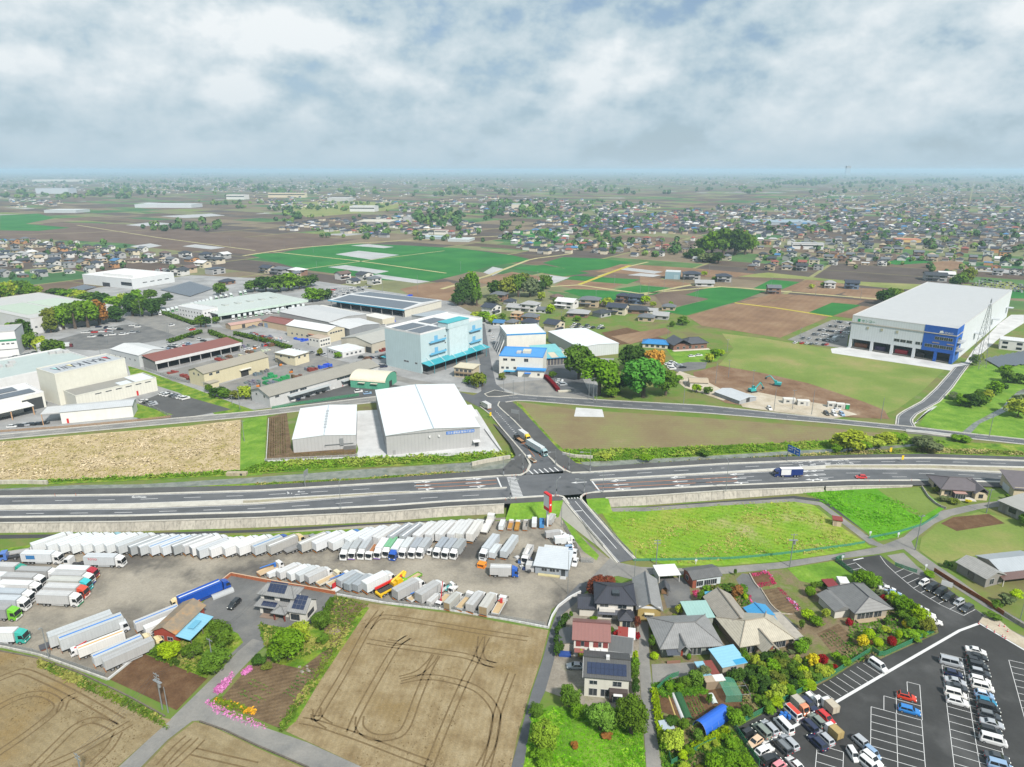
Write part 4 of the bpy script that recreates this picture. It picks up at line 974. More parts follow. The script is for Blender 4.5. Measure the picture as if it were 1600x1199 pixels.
L,D,h=b.L,b.D,b.h;rflat(b,ROOFW,par=.2);sb(b,'eaves',-.8,-.8,h-.12,L+.8,D+.8,h+.04,C(170,160,140));wrow(b,'R',[D*.3,D*.7],h-2.2,1.6,1.2);wrow(b,'F',[L*.3,L*.7],h-2.2,1.4,1.2)
part('stair',MB().slab((L*.1,-1.6,h*.5),(L*.1,-.3,h*.5),(L*.6,-.3,.1),(L*.6,-1.6,.1),.2),M_under,b.t)
b=bld('office_building','small single storey white roofed office by the hedge',(512,552),(535.5,559.5),h=3.6,R_=(568,551),wall=C(227),cat='office')
rflat(b,ROOFW,par=.2);wrow(b,'F',spr(5,1,b.L-1),1.2,1.8,1.3);wrow(b,'R',spr(4,2,b.D-2),1.2,1.5,1.2)
b=bld('office_building','small two storey white office with brown roof by the white gabled factory',(483,540),(500,543.5),h=6.2,R_=(512,538),wall=C(236,234,226),cat='office')
rflat(b,C(200,180,160),par=.2);wrow(b,'F',spr(3,.5,b.L-.5),3.8,1.4,1.1);wrow(b,'R',spr(4,.5,b.D-.5),3.8,1.4,1.1);wrow(b,'R',spr(4,.5,b.D-.5),1,1.4,1.1)
# ---- truck depot and its neighbours
b=bld('depot_shed','long pale green roofed truck depot with open loading front and docked lorries',(342,502),(478,479),top=491.5,C_=(308,473),wall=C(226,232,226),cat='depot',walls=False)
L,D,h=b.L,b.D,b.h;part('wall',Bx(0,D*.25,0,L,D,h-.3),M_matte,b.t,C(91))
part(rf_,Bx(-.5,-1,h,L+2,D+1,h+.3),M_seam,b.t,C(206,214,208));sb(b,'fascia',-.6,-1.2,h-1.6,L+2.1,-1.02,h+.4,C(206,226,214))
for i in range(6):
 sb(b,'roof_vent',L*(.12+.14*i),D*.45,h+.3,L*(.12+.14*i)+4,D*.55,h+1.0,C(190,196,192));sb(b,clm,L*(.02+.18*i),-.6,0,L*(.02+.18*i)+.5,-.1,h-.1,C(200,206,200))
b=bld('office_building','two storey white depot office beside the pale green truck depot',(280,494),(318,501),h=8,R_=(341,496),wall=C(239),cat='office')
rflat(b,C(227),par=.5)
for z in(1.2,4.8):wrow(b,'F',spr(8,1,b.L-1),z,1.2,1.2);wrow(b,'R',spr(4,1,b.D-1),z,1.2,1.2)
b=bld('workshop','small tan walled workshop with dull red roof',(411,511),(449,518.5),top=501,D=16,wall=C(212,188,156),cat='workshop',gable='x',rise=1.8);rgab(b,C(148,84,72),1.8,'x',.3,M_seam,ridge=C(120,66,58));sb(b,dwy,2,-.07,0,6,.02,3.5,C(150,170,190))
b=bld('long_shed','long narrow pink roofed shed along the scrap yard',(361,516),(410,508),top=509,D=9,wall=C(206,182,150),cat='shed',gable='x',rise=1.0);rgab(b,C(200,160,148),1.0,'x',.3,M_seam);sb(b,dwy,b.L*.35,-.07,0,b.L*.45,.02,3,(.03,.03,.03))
b=bld(fac,'cream walled factory with white gabled roof and blue tarpaulins in front',(449,525),(513,536.5),top=508,R_=(541,529.5),wall=C(224,214,186),cat=fac,gable='x',rise=2.4)
L,D,h=b.L,b.D,b.h;rgab(b,C(239),2.4,'x',.4,M_seam);wrow(b,'R',spr(5,2,D-2),h-2,1.8,1.0);wrow(b,'F',spr(6,3,L*.8),2,1.6,1.2);sb(b,dwy,L*.55,-.07,0,L*.66,.02,4,(.04,.04,.05));sb(b,'door_hood',L*.54,-1.2,4.2,L*.68,-.02,4.5,C(190,130,110))
b=bld(whs,'grey roofed warehouse in the block behind the white gabled factory',(438,503),(515,520),h=8,D=36,wall=C(179),mat=M_wp,cat=whs,gable='x',rise=1.6);rgab(b,C(209),1.6,'x',.3,M_seam)
b=bld(whs,'dark grey walled warehouse with pale gabled roof and red doors',(515,520),(547,530),top=505,R_=(583,518),wall=C(150,154,158),mat=M_wp,cat=whs,gable='x',rise=1.2);rgab(b,C(227),1.2,'x',.3,M_seam);sb(b,'red_door',b.L+.0,b.D*.12,0,b.L+.06,b.D*.2,3,C(200,50,45))
b=bld(whs,'wide dark solar roofed warehouse with blue eaves and open side',(516,480),(633,496),h=6.4,R_=(691,480.5),wall=C(226,226,220),cat=whs,walls=False)
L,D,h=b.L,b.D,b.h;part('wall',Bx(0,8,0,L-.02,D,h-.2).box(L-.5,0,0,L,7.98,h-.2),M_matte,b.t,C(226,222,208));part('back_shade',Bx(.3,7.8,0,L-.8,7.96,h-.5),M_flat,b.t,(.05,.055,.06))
part(rf_,MB().loft([[(-1,-1,h),(-1,D/2,h+1.6),(-1,D+.5,h),(-1,D+.5,h-.3),(-1,-1,h-.3)],[(L+.5,-1,h),(L+.5,D/2,h+1.6),(L+.5,D+.5,h),(L+.5,D+.5,h-.3),(L+.5,-1,h-.3)]]),M_seam,b.t,C(229))
sl_=1.6/(D/2+1);
solar(b,V((3,1,h+2*sl_+.05)),V((1,0,0)),V((0,1,sl_)).normalized(),12,4,(L-6)/12,(D/2-4)/4,mat=M_solargrey);solar(b,V((3,D/2+2,h+1.6-2*sl_+.05)),V((1,0,0)),V((0,1,-sl_)).normalized(),12,4,(L-6)/12,(D/2-4)/4,mat=M_solargrey)
sb(b,'fascia',-1.1,-1.3,h-.9,L+.5,-1.02,h+.15,C(96,190,225))
for i in range(8):sb(b,clm,L*(.02+.137*i),-.5,0,L*(.02+.137*i)+.4,-.1,h-.35,C(171))
b=bld('long_shed','long white flat roofed storage shed with ribbed cream side',(489,485),(569,502),top=479.5,D=10,wall=C(226,218,196),mat=M_wp,cat='shed');rflat(b,C(240,236,228),par=.2)
b=bld('storage_shed','short white roofed cream storage shed at the end of the long one',(568.5,501.5),(598,508),top=493,R_=(612,503),wall=C(226,218,196),mat=M_wp,cat='shed');rflat(b,C(240,236,228),par=.2)
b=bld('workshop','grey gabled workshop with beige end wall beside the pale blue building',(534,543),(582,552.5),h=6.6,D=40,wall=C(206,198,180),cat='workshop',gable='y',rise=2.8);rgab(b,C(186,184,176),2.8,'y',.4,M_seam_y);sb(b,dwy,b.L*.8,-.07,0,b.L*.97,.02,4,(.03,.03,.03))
b=bld(whs,'grey roofed warehouse with white end wall behind the pale blue building',(704,531),(744,522.5),h=11,D=46,wall=C(232,230,224),cat=whs,gable='x',rise=1.6);rgab(b,C(178,186,192),1.6,'x',.3,M_seam)
# ---- complex with letters on its roof
b=bld(fac,'wide factory with pale green grey flat roof and white walls behind the lettered block',(-40,632),(153,588),top=604,D=44,wall=C(237),cat=fac)
L,D,h=b.L,b.D,b.h;rflat(b,C(194,206,202),par=.8,edge=WHITE)
for u,v in((.35,.6),(.42,.55),(.48,.7),(.85,.8),(.9,.75),(.95,.7)):sb(b,'roof_unit',L*u,D*v,h+.1,L*u+3,D*v+2.5,h+1.6,LGREY)
b=bld('factory_block','tall cream factory block with upside down black letters on its grey roof',(95,634),(203,606),h=16.5,D=19,wall=C(236,234,220),cat=fac)
L,D,h=b.L,b.D,b.h;rflat(b,C(196,200,204),par=.6,edge=C(230,228,216))
cw=L*.82/8
for i,ch in enumerate('ARAIKAWA'):
 o=put(ltr,text_mesh(ch,D*.62,M_lblack,.03),b.t,(L*.92-i*cw,D*.72,h+.16));o.rotation_euler=(0,0,R(180));o.scale=(min(1,cw*.9/max(.1,o.dimensions.x)),1,1)
for i,m in((0,M_lred),(5,M_lyel),(7,M_lcyan)):part('letter_infill',MB().add([(L*.92-i*cw-cw*.2,D*.72,h+.2),(L*.92-i*cw-cw*.75,D*.72,h+.2),(L*.92-i*cw-cw*.45,D*.42,h+.2)],[(0,1,2)]),m,b.t)
b=bld('factory_wing','low cream factory wing with dark flat roof below the lettered block',(122,641),(247,610.5),h=7.2,D=15,wall=C(238,236,224),mat=M_wp,cat=fac)
L,D,h=b.L,b.D,b.h;rflat(b,C(150,148,144),par=.5,edge=C(225,224,212));sb(b,'roof_sheet',L*.74,1,h+.13,L*.98,D-1,h+.3,C(226,234,240));sb(b,'roof_sheet',L*.55,1,h+.13,L*.70,D*.5,h+.3,C(220,228,234));sb(b,'red_fire_door',L*.72,-.06,0,L*.73+.6,.02,2.6,C(215,40,40));wrow(b,'F',spr(6,L*.2,L*.95),h-1.3,3.0,.45,1)
b=bld('storage_shed','long low white shed with grey sloping roof beside the west road',(97,662.5),(209,651.5),top=644.5,D=11,wall=C(242,242,236),cat='shed',gable='x',rise=1.0)
L,D,h=b.L,b.D,b.h;rgab(b,C(206,209,212),1.0,'x',.4,M_seam);sb(b,'red_fire_door',L*.07,-.06,0,L*.10,.02,2.4,C(215,40,40));part('open_canopy',Bx(-8,.2,h-.3,-.42,D,h),M_flat,b.t,C(211));sb(b,'canopy_post',-7.9,.3,0,-7.6,.6,h-.31,C(214,170,130))
b=bld('factory_annex','white factory annex with weathered solar arrays and open bays at the frame edge',(-60,667),(73,636),h=8,D=24,wall=C(240,238,230),cat=fac)
L,D,h=b.L,b.D,b.h;rflat(b,C(239),par=.4)
for(x0,y0,x1,y1)in((.44,.12,.93,.46),(.30,.54,.80,.88)):solar(b,V((L*x0,D*y0,h+.3)),V((1,0,0)),V((0,1,0)),8,5,(x1-x0)*L/8,(y1-y0)*D/5,mat=M_solargrey)
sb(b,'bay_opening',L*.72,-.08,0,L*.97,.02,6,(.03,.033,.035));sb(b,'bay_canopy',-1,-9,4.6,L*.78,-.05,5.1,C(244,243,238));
for u in(.3,.5,.76):sb(b,'canopy_post',L*u,-8.6,0,L*u+.4,-8.2,4.59,C(214,170,130))
b=bld(fac,'white factory with a green stripe at the western frame edge',(-50,563),(31,556),top=524,D=22,wall=C(241),cat=fac);L,D,h=b.L,b.D,b.h;rflat(b,C(191),par=.6);sb(b,'green_stripe',-.05,-.08,h*.62,L+.06,-.02,h*.70,C(60,150,110));sb(b,'dark_stripe',-.05,-.08,h*.28,L+.06,-.02,h*.31,C(119));wrow(b,'F',spr(6,L*.4,L-1),h*.5,1.6,.8)
b=bld(fac,'very wide old factory with pale grey and green roof behind the big trees',(-60,497),(52,523),top=None,h=11.6,R_=(172,498),wall=C(225),cat=fac)
L,D,h=b.L,b.D,b.h;rflat(b,C(208,206,202),par=.5);sb(b,'roof_section',L*.35,D*.1,h+.125,L*.85,D*.48,h+.3,C(188,202,186));sb(b,'roof_section',L*.35,D*.52,h+.125,L*.85,D*.9,h+.3,C(192,206,190));win(b,'R',3,4.5,1.6,1.2)
b=bld(whs,'broad white hall with stepped roof and green glass corner near the western town',(131,444),(208,452),top=None,h=10,R_=(278,441.5),wall=C(232,236,238),mat=M_wp,cat=whs)
L,D,h=b.L,b.D,b.h;rflat(b,C(243),par=.4);sb(b,'upper_roof',L*.35,D*.1,h,L*.95,D*.6,h+3,C(244));sb(b,'green_glazing',L*.78,-.08,3,L*.99,.02,6.4,(.03,.08,.07),M_glass);sb(b,'entrance',L*.4,-.08,0,L*.55,.02,4,(.03,.03,.035));wrow(b,'R',spr(4,D*.2,D*.9),4.5,5,.8)
# solar farms
def solar_farm(label,quad,nx,ny,tilt=.8,mat=None):
 p=[at(*q)for q in quad];t=thing('solar_farm',label,'solar farm',p[0]);me=MB()
 for j in range(ny):
  a,b_=p[0].lerp(p[3],(j+.08)/ny),p[1].lerp(p[2],(j+.08)/ny);c,d=p[0].lerp(p[3],(j+.9)/ny),p[1].lerp(p[2],(j+.9)/ny)
  mb=MB()
  for i in range(nx):
   k0,k1=(i+.03)/nx,(i+.97)/nx;Z0,Z1=V((0,0,.7)),V((0,0,.7+tilt));mb.slab(*[tuple(q-p[0])for q in(a.lerp(b_,k0)+Z0,a.lerp(b_,k1)+Z0,c.lerp(d,k1)+Z1,c.lerp(d,k0)+Z1)],.05)
  part('panel_row',mb,mat or M_solargrey,t)
  for i in range(0,nx,3):me.cyl(tuple(a.lerp(b_,(i+.5)/nx)-p[0]),tuple(a.lerp(b_,(i+.5)/nx)-p[0]+V((0,0,.8))),.08,seg=4)
 part('frame',me,M_steel,t)
solar_farm('dark field of ground solar panels west of the truck depot',[(250,454),(297,464.5),(334,452),(297,441)],12,10,.3)
solar_farm('ground solar panels beside the tall lattice mast',[(1538,563),(1562,577),(1640,566),(1600,551)],14,7,.9)
solar_farm('small solar array near the broad white hall',[(108,452),(130,455),(152,450),(132,446)],8,5,.3)
# ---- big white and blue logistics centre on the right
b=bld('logistics_centre','huge white logistics warehouse with royal blue front corner and pale grey roof',(1325,543.5),(1486,569.5),h=22.2,R_=(1571,495.5),wall=C(226,232,236),cat=whs,walls=False)
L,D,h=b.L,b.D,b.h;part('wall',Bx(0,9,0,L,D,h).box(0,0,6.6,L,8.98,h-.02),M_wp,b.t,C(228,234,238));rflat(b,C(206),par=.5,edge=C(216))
blue=C(14,92,190);bx=L*.71
sb(b,'blue_cladding',bx,-.14,6.4,L+.02,-.03,h+.55,blue);sb(b,'blue_cladding',L+.03,-.14,6.4,L+.15,18,h+.55,C(26,104,206));sb(b,'blue_cladding',L+.03,.5,0,L+.12,18,6.38,C(60,118,206))
sb(b,'string_course',-.1,-.35,h*.80,L+.1,-.15,h*.80+.55,C(206,196,182));sb(b,'string_course',L+.16,-.3,h*.80,L+.4,18,h*.80+.5,C(206,196,182))
for u in(0,.22,.42,.63,.83,.975):sb(b,clm,L*u,-.02,0,L*u+1.7,1.6,6.58,blue if u>.7 else C(232,236,240))
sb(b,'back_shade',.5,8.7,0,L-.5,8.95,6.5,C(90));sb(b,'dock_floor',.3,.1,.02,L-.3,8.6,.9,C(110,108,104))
for u0,u1,c in((.05,.18,C(150,92,60)),(.26,.36,C(80,60,100)),(.46,.58,C(190,30,50)),(.66,.74,C(60,50,46))):sb(b,'stacked_goods',L*u0,2.6,.92,L*u1,6,3.4,c)
wrow(b,'F',[L*.47,L*.53,L*.59],9.2,3.2,1.8);wrow(b,'F',[L*.67,L*.72],9.2,2.6,1.8)
for u in(.77,):o=win(b,'F',L*u,8.9,4.2,1.9,3);o.location.y=-.15
for u in(.84,.90,.96):o=win(b,'F',L*u,8.9,3.4,1.9,3);o.location.y=-.15
for u in(.835,.875,.915,.955):o=win(b,'F',L*u,14.2,2.3,1.9,2);o.location.y=-.15
for u in(.8,.83,.93,.96):sb(b,'louvre',L*u,-.3,11.9,L*u+2,-.15,12.5,C(180,160,140))
for u in(.16,.30,.45):sb(b,'louvre',L*u,-.25,14.6,L*u+1.4,-.03,16.2,C(190,186,160))
for z in(7.5,12.8):sb(b,'balcony',L+.2,4,z,L+3.2,15,z+.35,C(200,204,206));sb(b,'glazing',L+.13,5,z+.4,L+.2,14,z+2.4,(.03,.04,.05),M_glass)
for y in(.30,.62,.93):sb(b,'loading_canopy',L+.03,D*y,9.5,L+4.5,D*y+6,9.9,C(200,206,210))
sb(b,'logo_square',L*.06,-.12,h-3.4,L*.085,-.03,h-1.5,C(0,160,100));ltext(b,'センコー',2.1,(L*.10,-.1,h-3.2),M_lgreen)
part('logo_mark',MB().slab((L*.845,-.2,h-3.6),(L*.885,-.2,h-3.4),(L*.875,-.2,h-1.9),(L*.853,-.2,h-2.2),.05),M_lwhite,b.t);ltext(b,'SENKO',1.5,(L*.89,-.2,h-3.5),M_lwhite)
# == HOUSES CLOSE BY
GT,GT2,NAVY,RUST,BEIGE=C(151),C(176,168,156),C(56,58,70),C(150,104,98),C(196,186,168)
def house(label,A,B,**k):
 return bld(k.pop('name','house'),label,A,B,cat=k.pop('cat','house'),**k)
 # white house with solar roofs in the dark gravel lot
b=house('white house with grey tiled roofs and three groups of solar panels in the gravel lot',(400,962),(478,974),h=3.0,R_=(497,951),wall=C(228,222,212),walls=False)
L,D=b.L,b.D
part('wall',Bx(.3,2.6,0,L*.68,D,5.6).box(.6,1.2,0,L*.68-.02,2.58,2.8).box(L*.68,.2,0,L,D-.5,3.3),M_matte,b.t,C(232,228,220))
rhip(b,GT,2.0,.8,.3,L*.68,2.6,D,5.6,irimoya=.25,mat=M_tile)
rgab(b,GT,2.1,'x',.5,M_tile,L*.68,L,.2,D-.5,3.3);part('gable_wall',MB().loft([[(x,.2,3.28),(x,D-.5,3.28),(x,(D-.3)/2,5.3)]for x in(L-.06,L)]),M_matte,b.t,C(240,238,234))
part('lower_roof',MB().slab((-.5,.2,2.75),(L*.70,.2,2.75),(L*.66,2.7,3.7),(.2,2.7,3.7),.14),M_tile,b.t,GT);
rhip(b,GT,1.0,.5,L*.40,L*.62,-.9,2.0,2.7,name='porch_roof')
for x in(L*.41,L*.61):sb(b,'porch_post',x-.15,-.8,0,x+.15,-.5,2.69,C(130,60,50))
wrow(b,'F',[L*.20,L*.52],3.7,3.0,1.3,4,True)
for o in b.t.children:
 if o.name.startswith('window'):o.location.y=2.58
for u,w in((L*.22,3.2),(L*.35,1.6)):o=win(b,'F',u,.4,w,2.0,2,True);o.location.y=1.18
sb(b,'entrance_door',L*.47,1.12,0,L*.55,1.22,2.2,(.06,.05,.045));wrow(b,'R',[D*.3,D*.55],.8,1.6,1.3,2,True);win(b,'F',L*.8,.7,2.4,1.6,3,True)
s=2.0/((D-2.6)/2+.8);n=V((0,1,s)).normalized()
solar(b,V((L*.17,2.6,5.6+s*.85+.03)),V((1,0,0)),n,5,2,1.05,1.5);solar(b,V((L*.10,.55,3.02)),V((1,0,0)),V((0,1,.38)).normalized(),4,1,1.1,1.55)
s2=2.1/((D-.7)/2);solar(b,V((L*.72,.5,3.62)),V((1,0,0)),V((0,1,s2)).normalized(),3,3,1.2,1.3)
sb(b,'terrace',L*.1,-.6,0,L*.45,1.1,.3,C(150,130,116))
# brick red shed with rusty roof
b=house('brick red walled shed with rust stained grey roof and pale blue lean-to',(243,1002),(277,1007),name='shed',cat='shed',h=3.4,C_=(289,943),wall=C(168,70,52),gable='y',rise=1.5)
L,D=b.L,b.D
m,t,bs=new_mat('rust stained slate');g=t.add('ShaderNodeNewGeometry').outputs['Position'];n=t.noise(g,.35,6,.65);setc(t,bs.inputs['Base Color'],t.ramp(n,[(.38,C(140,128,112)),(.52,C(162,140,112)),(.60,C(186,132,82)),(.72,C(200,150,104))]));bs.inputs['Roughness'].default_value=.9
rgab(b,C(150,130,110),1.5,'y',.5,m);wrow(b,'F',[L*.30,L*.72],.9,1.5,1.0)
part('lean_to_roof',MB().slab((L+.3,-.5,3.0),(L+4.4,-.5,2.3),(L+4.4,D*.8,2.3),(L+.3,D*.8,3.0),-.12),M_seam_y,b.t,C(140,200,226));sb(b,'roof_patch',L+1.2,D*.25,2.97,L+3,D*.55,3.0,C(110,180,210))
for y in(0,.4,.78):sb(b,'lean_to_post',L+4.1,D*y,0,L+4.25,D*y+.15,2.2,C(120,110,100))
# navy tiled house by the gravel entrance
b=house('two storey white house with dark navy tiled roofs beside a copper hedge',(932,967),(988,970),h=5.4,D=8.5,wall=C(236,230,222))
L,D=b.L,b.D;rhip(b,NAVY,2.2,.8,irimoya=.3);sb(b,'roof_light',L*.42,1.4,6.1,L*.62,3.2,7.3,C(200,206,212),M_glass)
part('side_wing',Bx(-4.6,.8,0,-.02,6.5,2.8),M_matte,b.t,C(226,220,210));part('wing_roof',MB().loft([[(x,.2,2.75),(x,3.6,4.2),(x,7,2.75),(x,7,2.6),(x,.2,2.6)]for x in(-5.2,-.04)]),M_tile,b.t,NAVY)
part('front_wing',Bx(L*.62,-3.6,0,L*.98,-.02,2.8),M_matte,b.t,C(226,214,190));rhip(b,NAVY,1.3,.5,L*.62,L*.98,-3.6,.4,2.8,name='front_wing_roof')
part('lean_roof',MB().slab((.2,-1.6,2.5),(L*.6,-1.6,2.5),(L*.6,-.03,3.0),(.2,-.03,3.0),.1),M_tile,b.t,C(96,98,108));wrow(b,'F',[L*.2,L*.7],3.6,2.2,1.2);wrow(b,'F',[L*.3],.5,2.6,1.9);o=win(b,'F',L*.8,.4,2.0,2.0,2);o.location.y=-3.62;sb(b,'balcony',L*.06,-1.0,3.0,L*.5,-.04,3.9,C(232,228,222))
# long grey gabled house
b=house('long ochre walled house with steep grey gabled roof end on to the lane',(996,971),(1031,973),h=4.2,C_=(992,904),wall=C(184,160,98),gable='y',rise=1.9)
L,D=b.L,b.D;rgab(b,GT,1.9,'y',.6,M_tile_y,ridge=C(86,88,92));sb(b,'gable_board',.1,-.08,4.2,L-.1,-.02,4.9,C(236));win(b,'F',L*.5,1.4,2.2,1.2);sb(b,'window_hood',L*.28,-.9,2.75,L*.72,-.03,2.9,C(220,214,190));wrow(b,'R',spr(4,2,D-2),1.0,1.6,1.3)
# rust roofed house
b=house('two storey white house with dull red roof, red shutters and white balcony',(896,1026),(950,1030),h=5.4,D=7.6,wall=C(234,230,224),gable='x',rise=1.9)
L,D=b.L,b.D;rgab(b,RUST,1.9,'x',.5,M_seam,ridge=C(120,80,76));wrow(b,'F',[L*.2,L*.70],3.3,1.6,1.4)
for u in(.06,.30,.56,.84):sb(b,'shutter',L*u,-.1,3.2,L*u+1.2,-.02,4.8,C(140,60,58))
sb(b,'balcony',L*.44,-2.4,2.4,L*.98,-.02,3.2,C(236,234,228));sb(b,'balcony_base',L*.42,-2.6,2.15,L,-.03,2.38,C(150,80,74));sb(b,'porch_roof',L*.02,-1.5,2.4,L*.32,-.03,2.6,C(156,96,88));sb(b,'entrance_door',L*.12,-.06,0,L*.24,.02,2.1,C(196,140,60));wrow(b,'F',[L*.7],.4,3,1.7)
for u in(.46,.62,.78):sb(b,'balcony_bench',L*u,-2.0,3.21,L*u+1.2,-.8,3.4,C(240))
part('annex',Bx(-3.4,1.5,0,-.04,7,2.6),M_matte,b.t,C(206,196,180));part('annex_roof',MB().slab((-3.8,1.2,2.6),(-.05,1.2,3.0),(-.05,7.4,3.0),(-3.8,7.4,2.6),.12),M_seam,b.t,C(97));sb(b,'blue_tarp',-3.6,-.6,.1,-.6,1.0,.7,C(40,80,160))
b=house('low flat roofed dark grey annex between the red roofed and the solar roofed house',(947,1034),(987,1040),name='annex',cat='annex',h=3.0,D=6.4,wall=C(210,206,200));rflat(b,C(109),M_seam,par=.15,edge=C(148));wrow(b,'R',[b.D*.5],.9,1.6,1.2)
b=house('small red and white roofed shed behind the dark grey annex',(966,1008),(990,1011),name='shed',cat='shed',h=2.3,D=4,wall=C(196,180,168));part(rf_,Bx(-.3,-.3,2.3,b.L*.6,4.3,2.45),M_seam,b.t,C(160,64,54));part('roof_sheet',Bx(b.L*.6+.01,-.3,2.3,b.L+.3,4.3,2.46),M_seam,b.t,C(239))
# solar roofed white house
b=house('two storey cream house with a full roof of blue solar panels and brown corner bay',(912.5,1088),(981,1094),h=5.7,D=8.4,wall=C(228,226,214),gable='x',rise=1.7)
L,D=b.L,b.D;rgab(b,C(87),1.7,'x',.45,M_tile,ridge=C(69));part('barge_board',MB().slab((-.5,-.5,5.5),(-.5,D/2,7.45),(-.5,D/2,7.7),(-.5,-.5,5.75),.06),M_flat,b.t,WHITE)
s=1.7/(D/2);solar(b,V((.5,.35,5.7+s*.35+.22)),V((1,0,0)),V((0,1,s)).normalized(),9,2,(L-1)/9,1.45)
wrow(b,'F',[L*.2],3.6,1.7,1.0);wrow(b,'F',[L*.74],3.5,1.9,1.3);wrow(b,'F',[L*.2,L*.47],.5,1.8,1.9);sb(b,'corner_bay',L*.57,-1.3,0,L*.985,-.02,3.0,C(84,72,70));o=win(b,'F',L*.75,.3,2.0,2.0);o.location.y=-1.32;sb(b,'awning',L*.66,-2.0,2.4,L*.86,-1.31,2.55,WHITE);sb(b,'chimney',L*.48,D*.5-.4,7.1,L*.48+.8,D*.5+.4,8.3,C(225));wrow(b,'R',[D*.4],3.6,1.2,1)
# shelters and sheds along the lane
b=house('open white roofed carport beside the lane',(1029,912),(1062,910),name='carport',cat='carport',h=2.5,D=5.5,walls=False);sb(b,rf_,-.2,-.2,2.5,b.L+.2,5.7,2.65,C(241),M_seam);part('wall',Bx(0,5.2,0,b.L,5.4,2.45).box(0,0,0,.12,5.18,2.45),M_matte,b.t,C(192))
for x in(.1,b.L-.25):sb(b,'post',x+.02,.02,0,x+.14,.14,2.49,WHITE)
b=house('small tiled roof garden shrine on wooden posts',(1032,931),(1044,932),name='shrine',cat='shrine',h=2.2,D=2.6,walls=False);rgab(b,C(92,94,100),1.1,'y',.5,M_tile_y,ridge=C(60,60,66));part('body',Bx(.3,.4,.4,b.L-.3,2.2,2.1),M_flat,b.t,C(150,116,84))
for x in(.1,b.L-.2):sb(b,'post',x,.05,0,x+.14,.2,2.19,C(120,96,70))
b=house('single storey brick walled house with grey barrel edged roof and white window front',(1081.5,920),(1125,913.5),top=905.5,C_=(1070,889),wall=C(158,88,66),gable='x',rise=.8);L,D,h=b.L,b.D,b.h
rgab(b,C(106),.9,'x',.4,M_tile);sb(b,'front_cladding',1.2,-.1,.1,L-.05,-.03,h-.3,C(214,224,228));wrow(b,'F',[L*.25,L*.52,L*.74],.7,2.0,1.6,3);
for o in b.t.children:
 if o.name.startswith('window'):o.location.y=-.1
wrow(b,'L',[D*.4],1.0,1.4,1.3)
b=house('large single storey house with grey hipped tile roof, green walls and dark awning',(1034,1027),(1122,1022),h=3.1,D=11,wall=C(146,154,146));L,D=b.L,b.D
rhip(b,C(150),2.5,.9,irimoya=.15);rgab(b,C(150),1.3,'y',.3,M_tile_y,L*.26,L*.44,-1.6,2.4,3.0,name='porch_roof',ridge=C(101));part('awning',MB().slab((.6,-2.4,2.3),(L*.27,-2.4,2.3),(L*.27,-.02,2.9),(.6,-.02,2.9),.1),M_seam,b.t,C(86,90,100));sb(b,'entrance_door',L*.33,-.06,0,L*.37,.02,2.2,C(150,60,40));wrow(b,'F',[L*.53,L*.62],.3,2.0,2.2,2);wrow(b,'F',[L*.86],1.1,2.6,1.2,3);sb(b,'veranda_wall',.5,-2.6,0,L*.27,-2.45,.9,C(150,110,92))
b=house('small beige house with gabled tile roof behind the long beige house',(1131,992),(1170,988),h=3.2,D=12,wall=C(176,168,156),gable='y',rise=2.2);rgab(b,GT2,2.2,'y',.6,M_tile_y,ridge=C(120,112,100));rgab(b,GT2,1.0,'y',.4,M_tile_y,b.L*.45,b.L,-2.4,3,2.6,name='porch_roof',ridge=C(120,112,100));wrow(b,'L',spr(4,1,b.D-1),.8,1.7,1.4);win(b,'F',b.L*.3,.9,1.8,1.3)
b=house('long beige tiled house with ornate entrance gable facing the shrub garden',(1156,1023.5),(1231,1011),h=3.1,D=10.5,wall=C(150,130,112));L,D=b.L,b.D
rhip(b,C(196,188,170),2.5,.9,irimoya=.2,ridge=C(160,150,134));rgab(b,C(190,182,166),1.7,'y',.6,M_tile_y,L*.34,L*.60,-3.2,2,2.9,name='porch_roof',ridge=C(160,150,134))
for x in(L*.36,L*.57):sb(b,'porch_post',x,-3.0,0,x+.25,-2.75,2.85,C(110,90,74))
wrow(b,'F',[L*.12,L*.22],.3,2.0,2.1);wrow(b,'F',[L*.74,L*.86],.4,2.0,2.0,2);sb(b,'entrance_door',L*.44,-.06,0,L*.5,.02,2.2,(.05,.04,.035));sb(b,'brick_panel',L*.63,-.1,0,L*.68,-.02,2.7,C(150,84,66));part('side_roof',MB().slab((L+.6,-1.0,2.6),(L+4.2,-1.0,2.3),(L+4.2,D-.2,2.3),(L+.6,D-.2,2.6),.14),M_tile_y,b.t,C(186,178,166));part('side_wall',Bx(L+.02,.5,0,L+3.8,D-.8,2.28),M_matte,b.t,C(160,150,138))
b=house('bright blue metal roofed barn with low gable behind the long beige house',(1175,981),(1205,976.5),name='barn',cat='barn',h=3.3,C_=(1158,952),wall=C(160,156,148),gable='y',rise=.9);rgab(b,C(66,158,214),.9,'y',.5,M_seam_y,ridge=C(60,140,200));part('lean_roof',MB().slab((.1,-2.6,2.4),(b.L+.4,-2.6,2.4),(b.L+.4,-.5,2.9),(.1,-.5,2.9),.1),M_seam,b.t,C(60,150,206));wrow(b,'F',[b.L*.5],1,1.8,1.2)
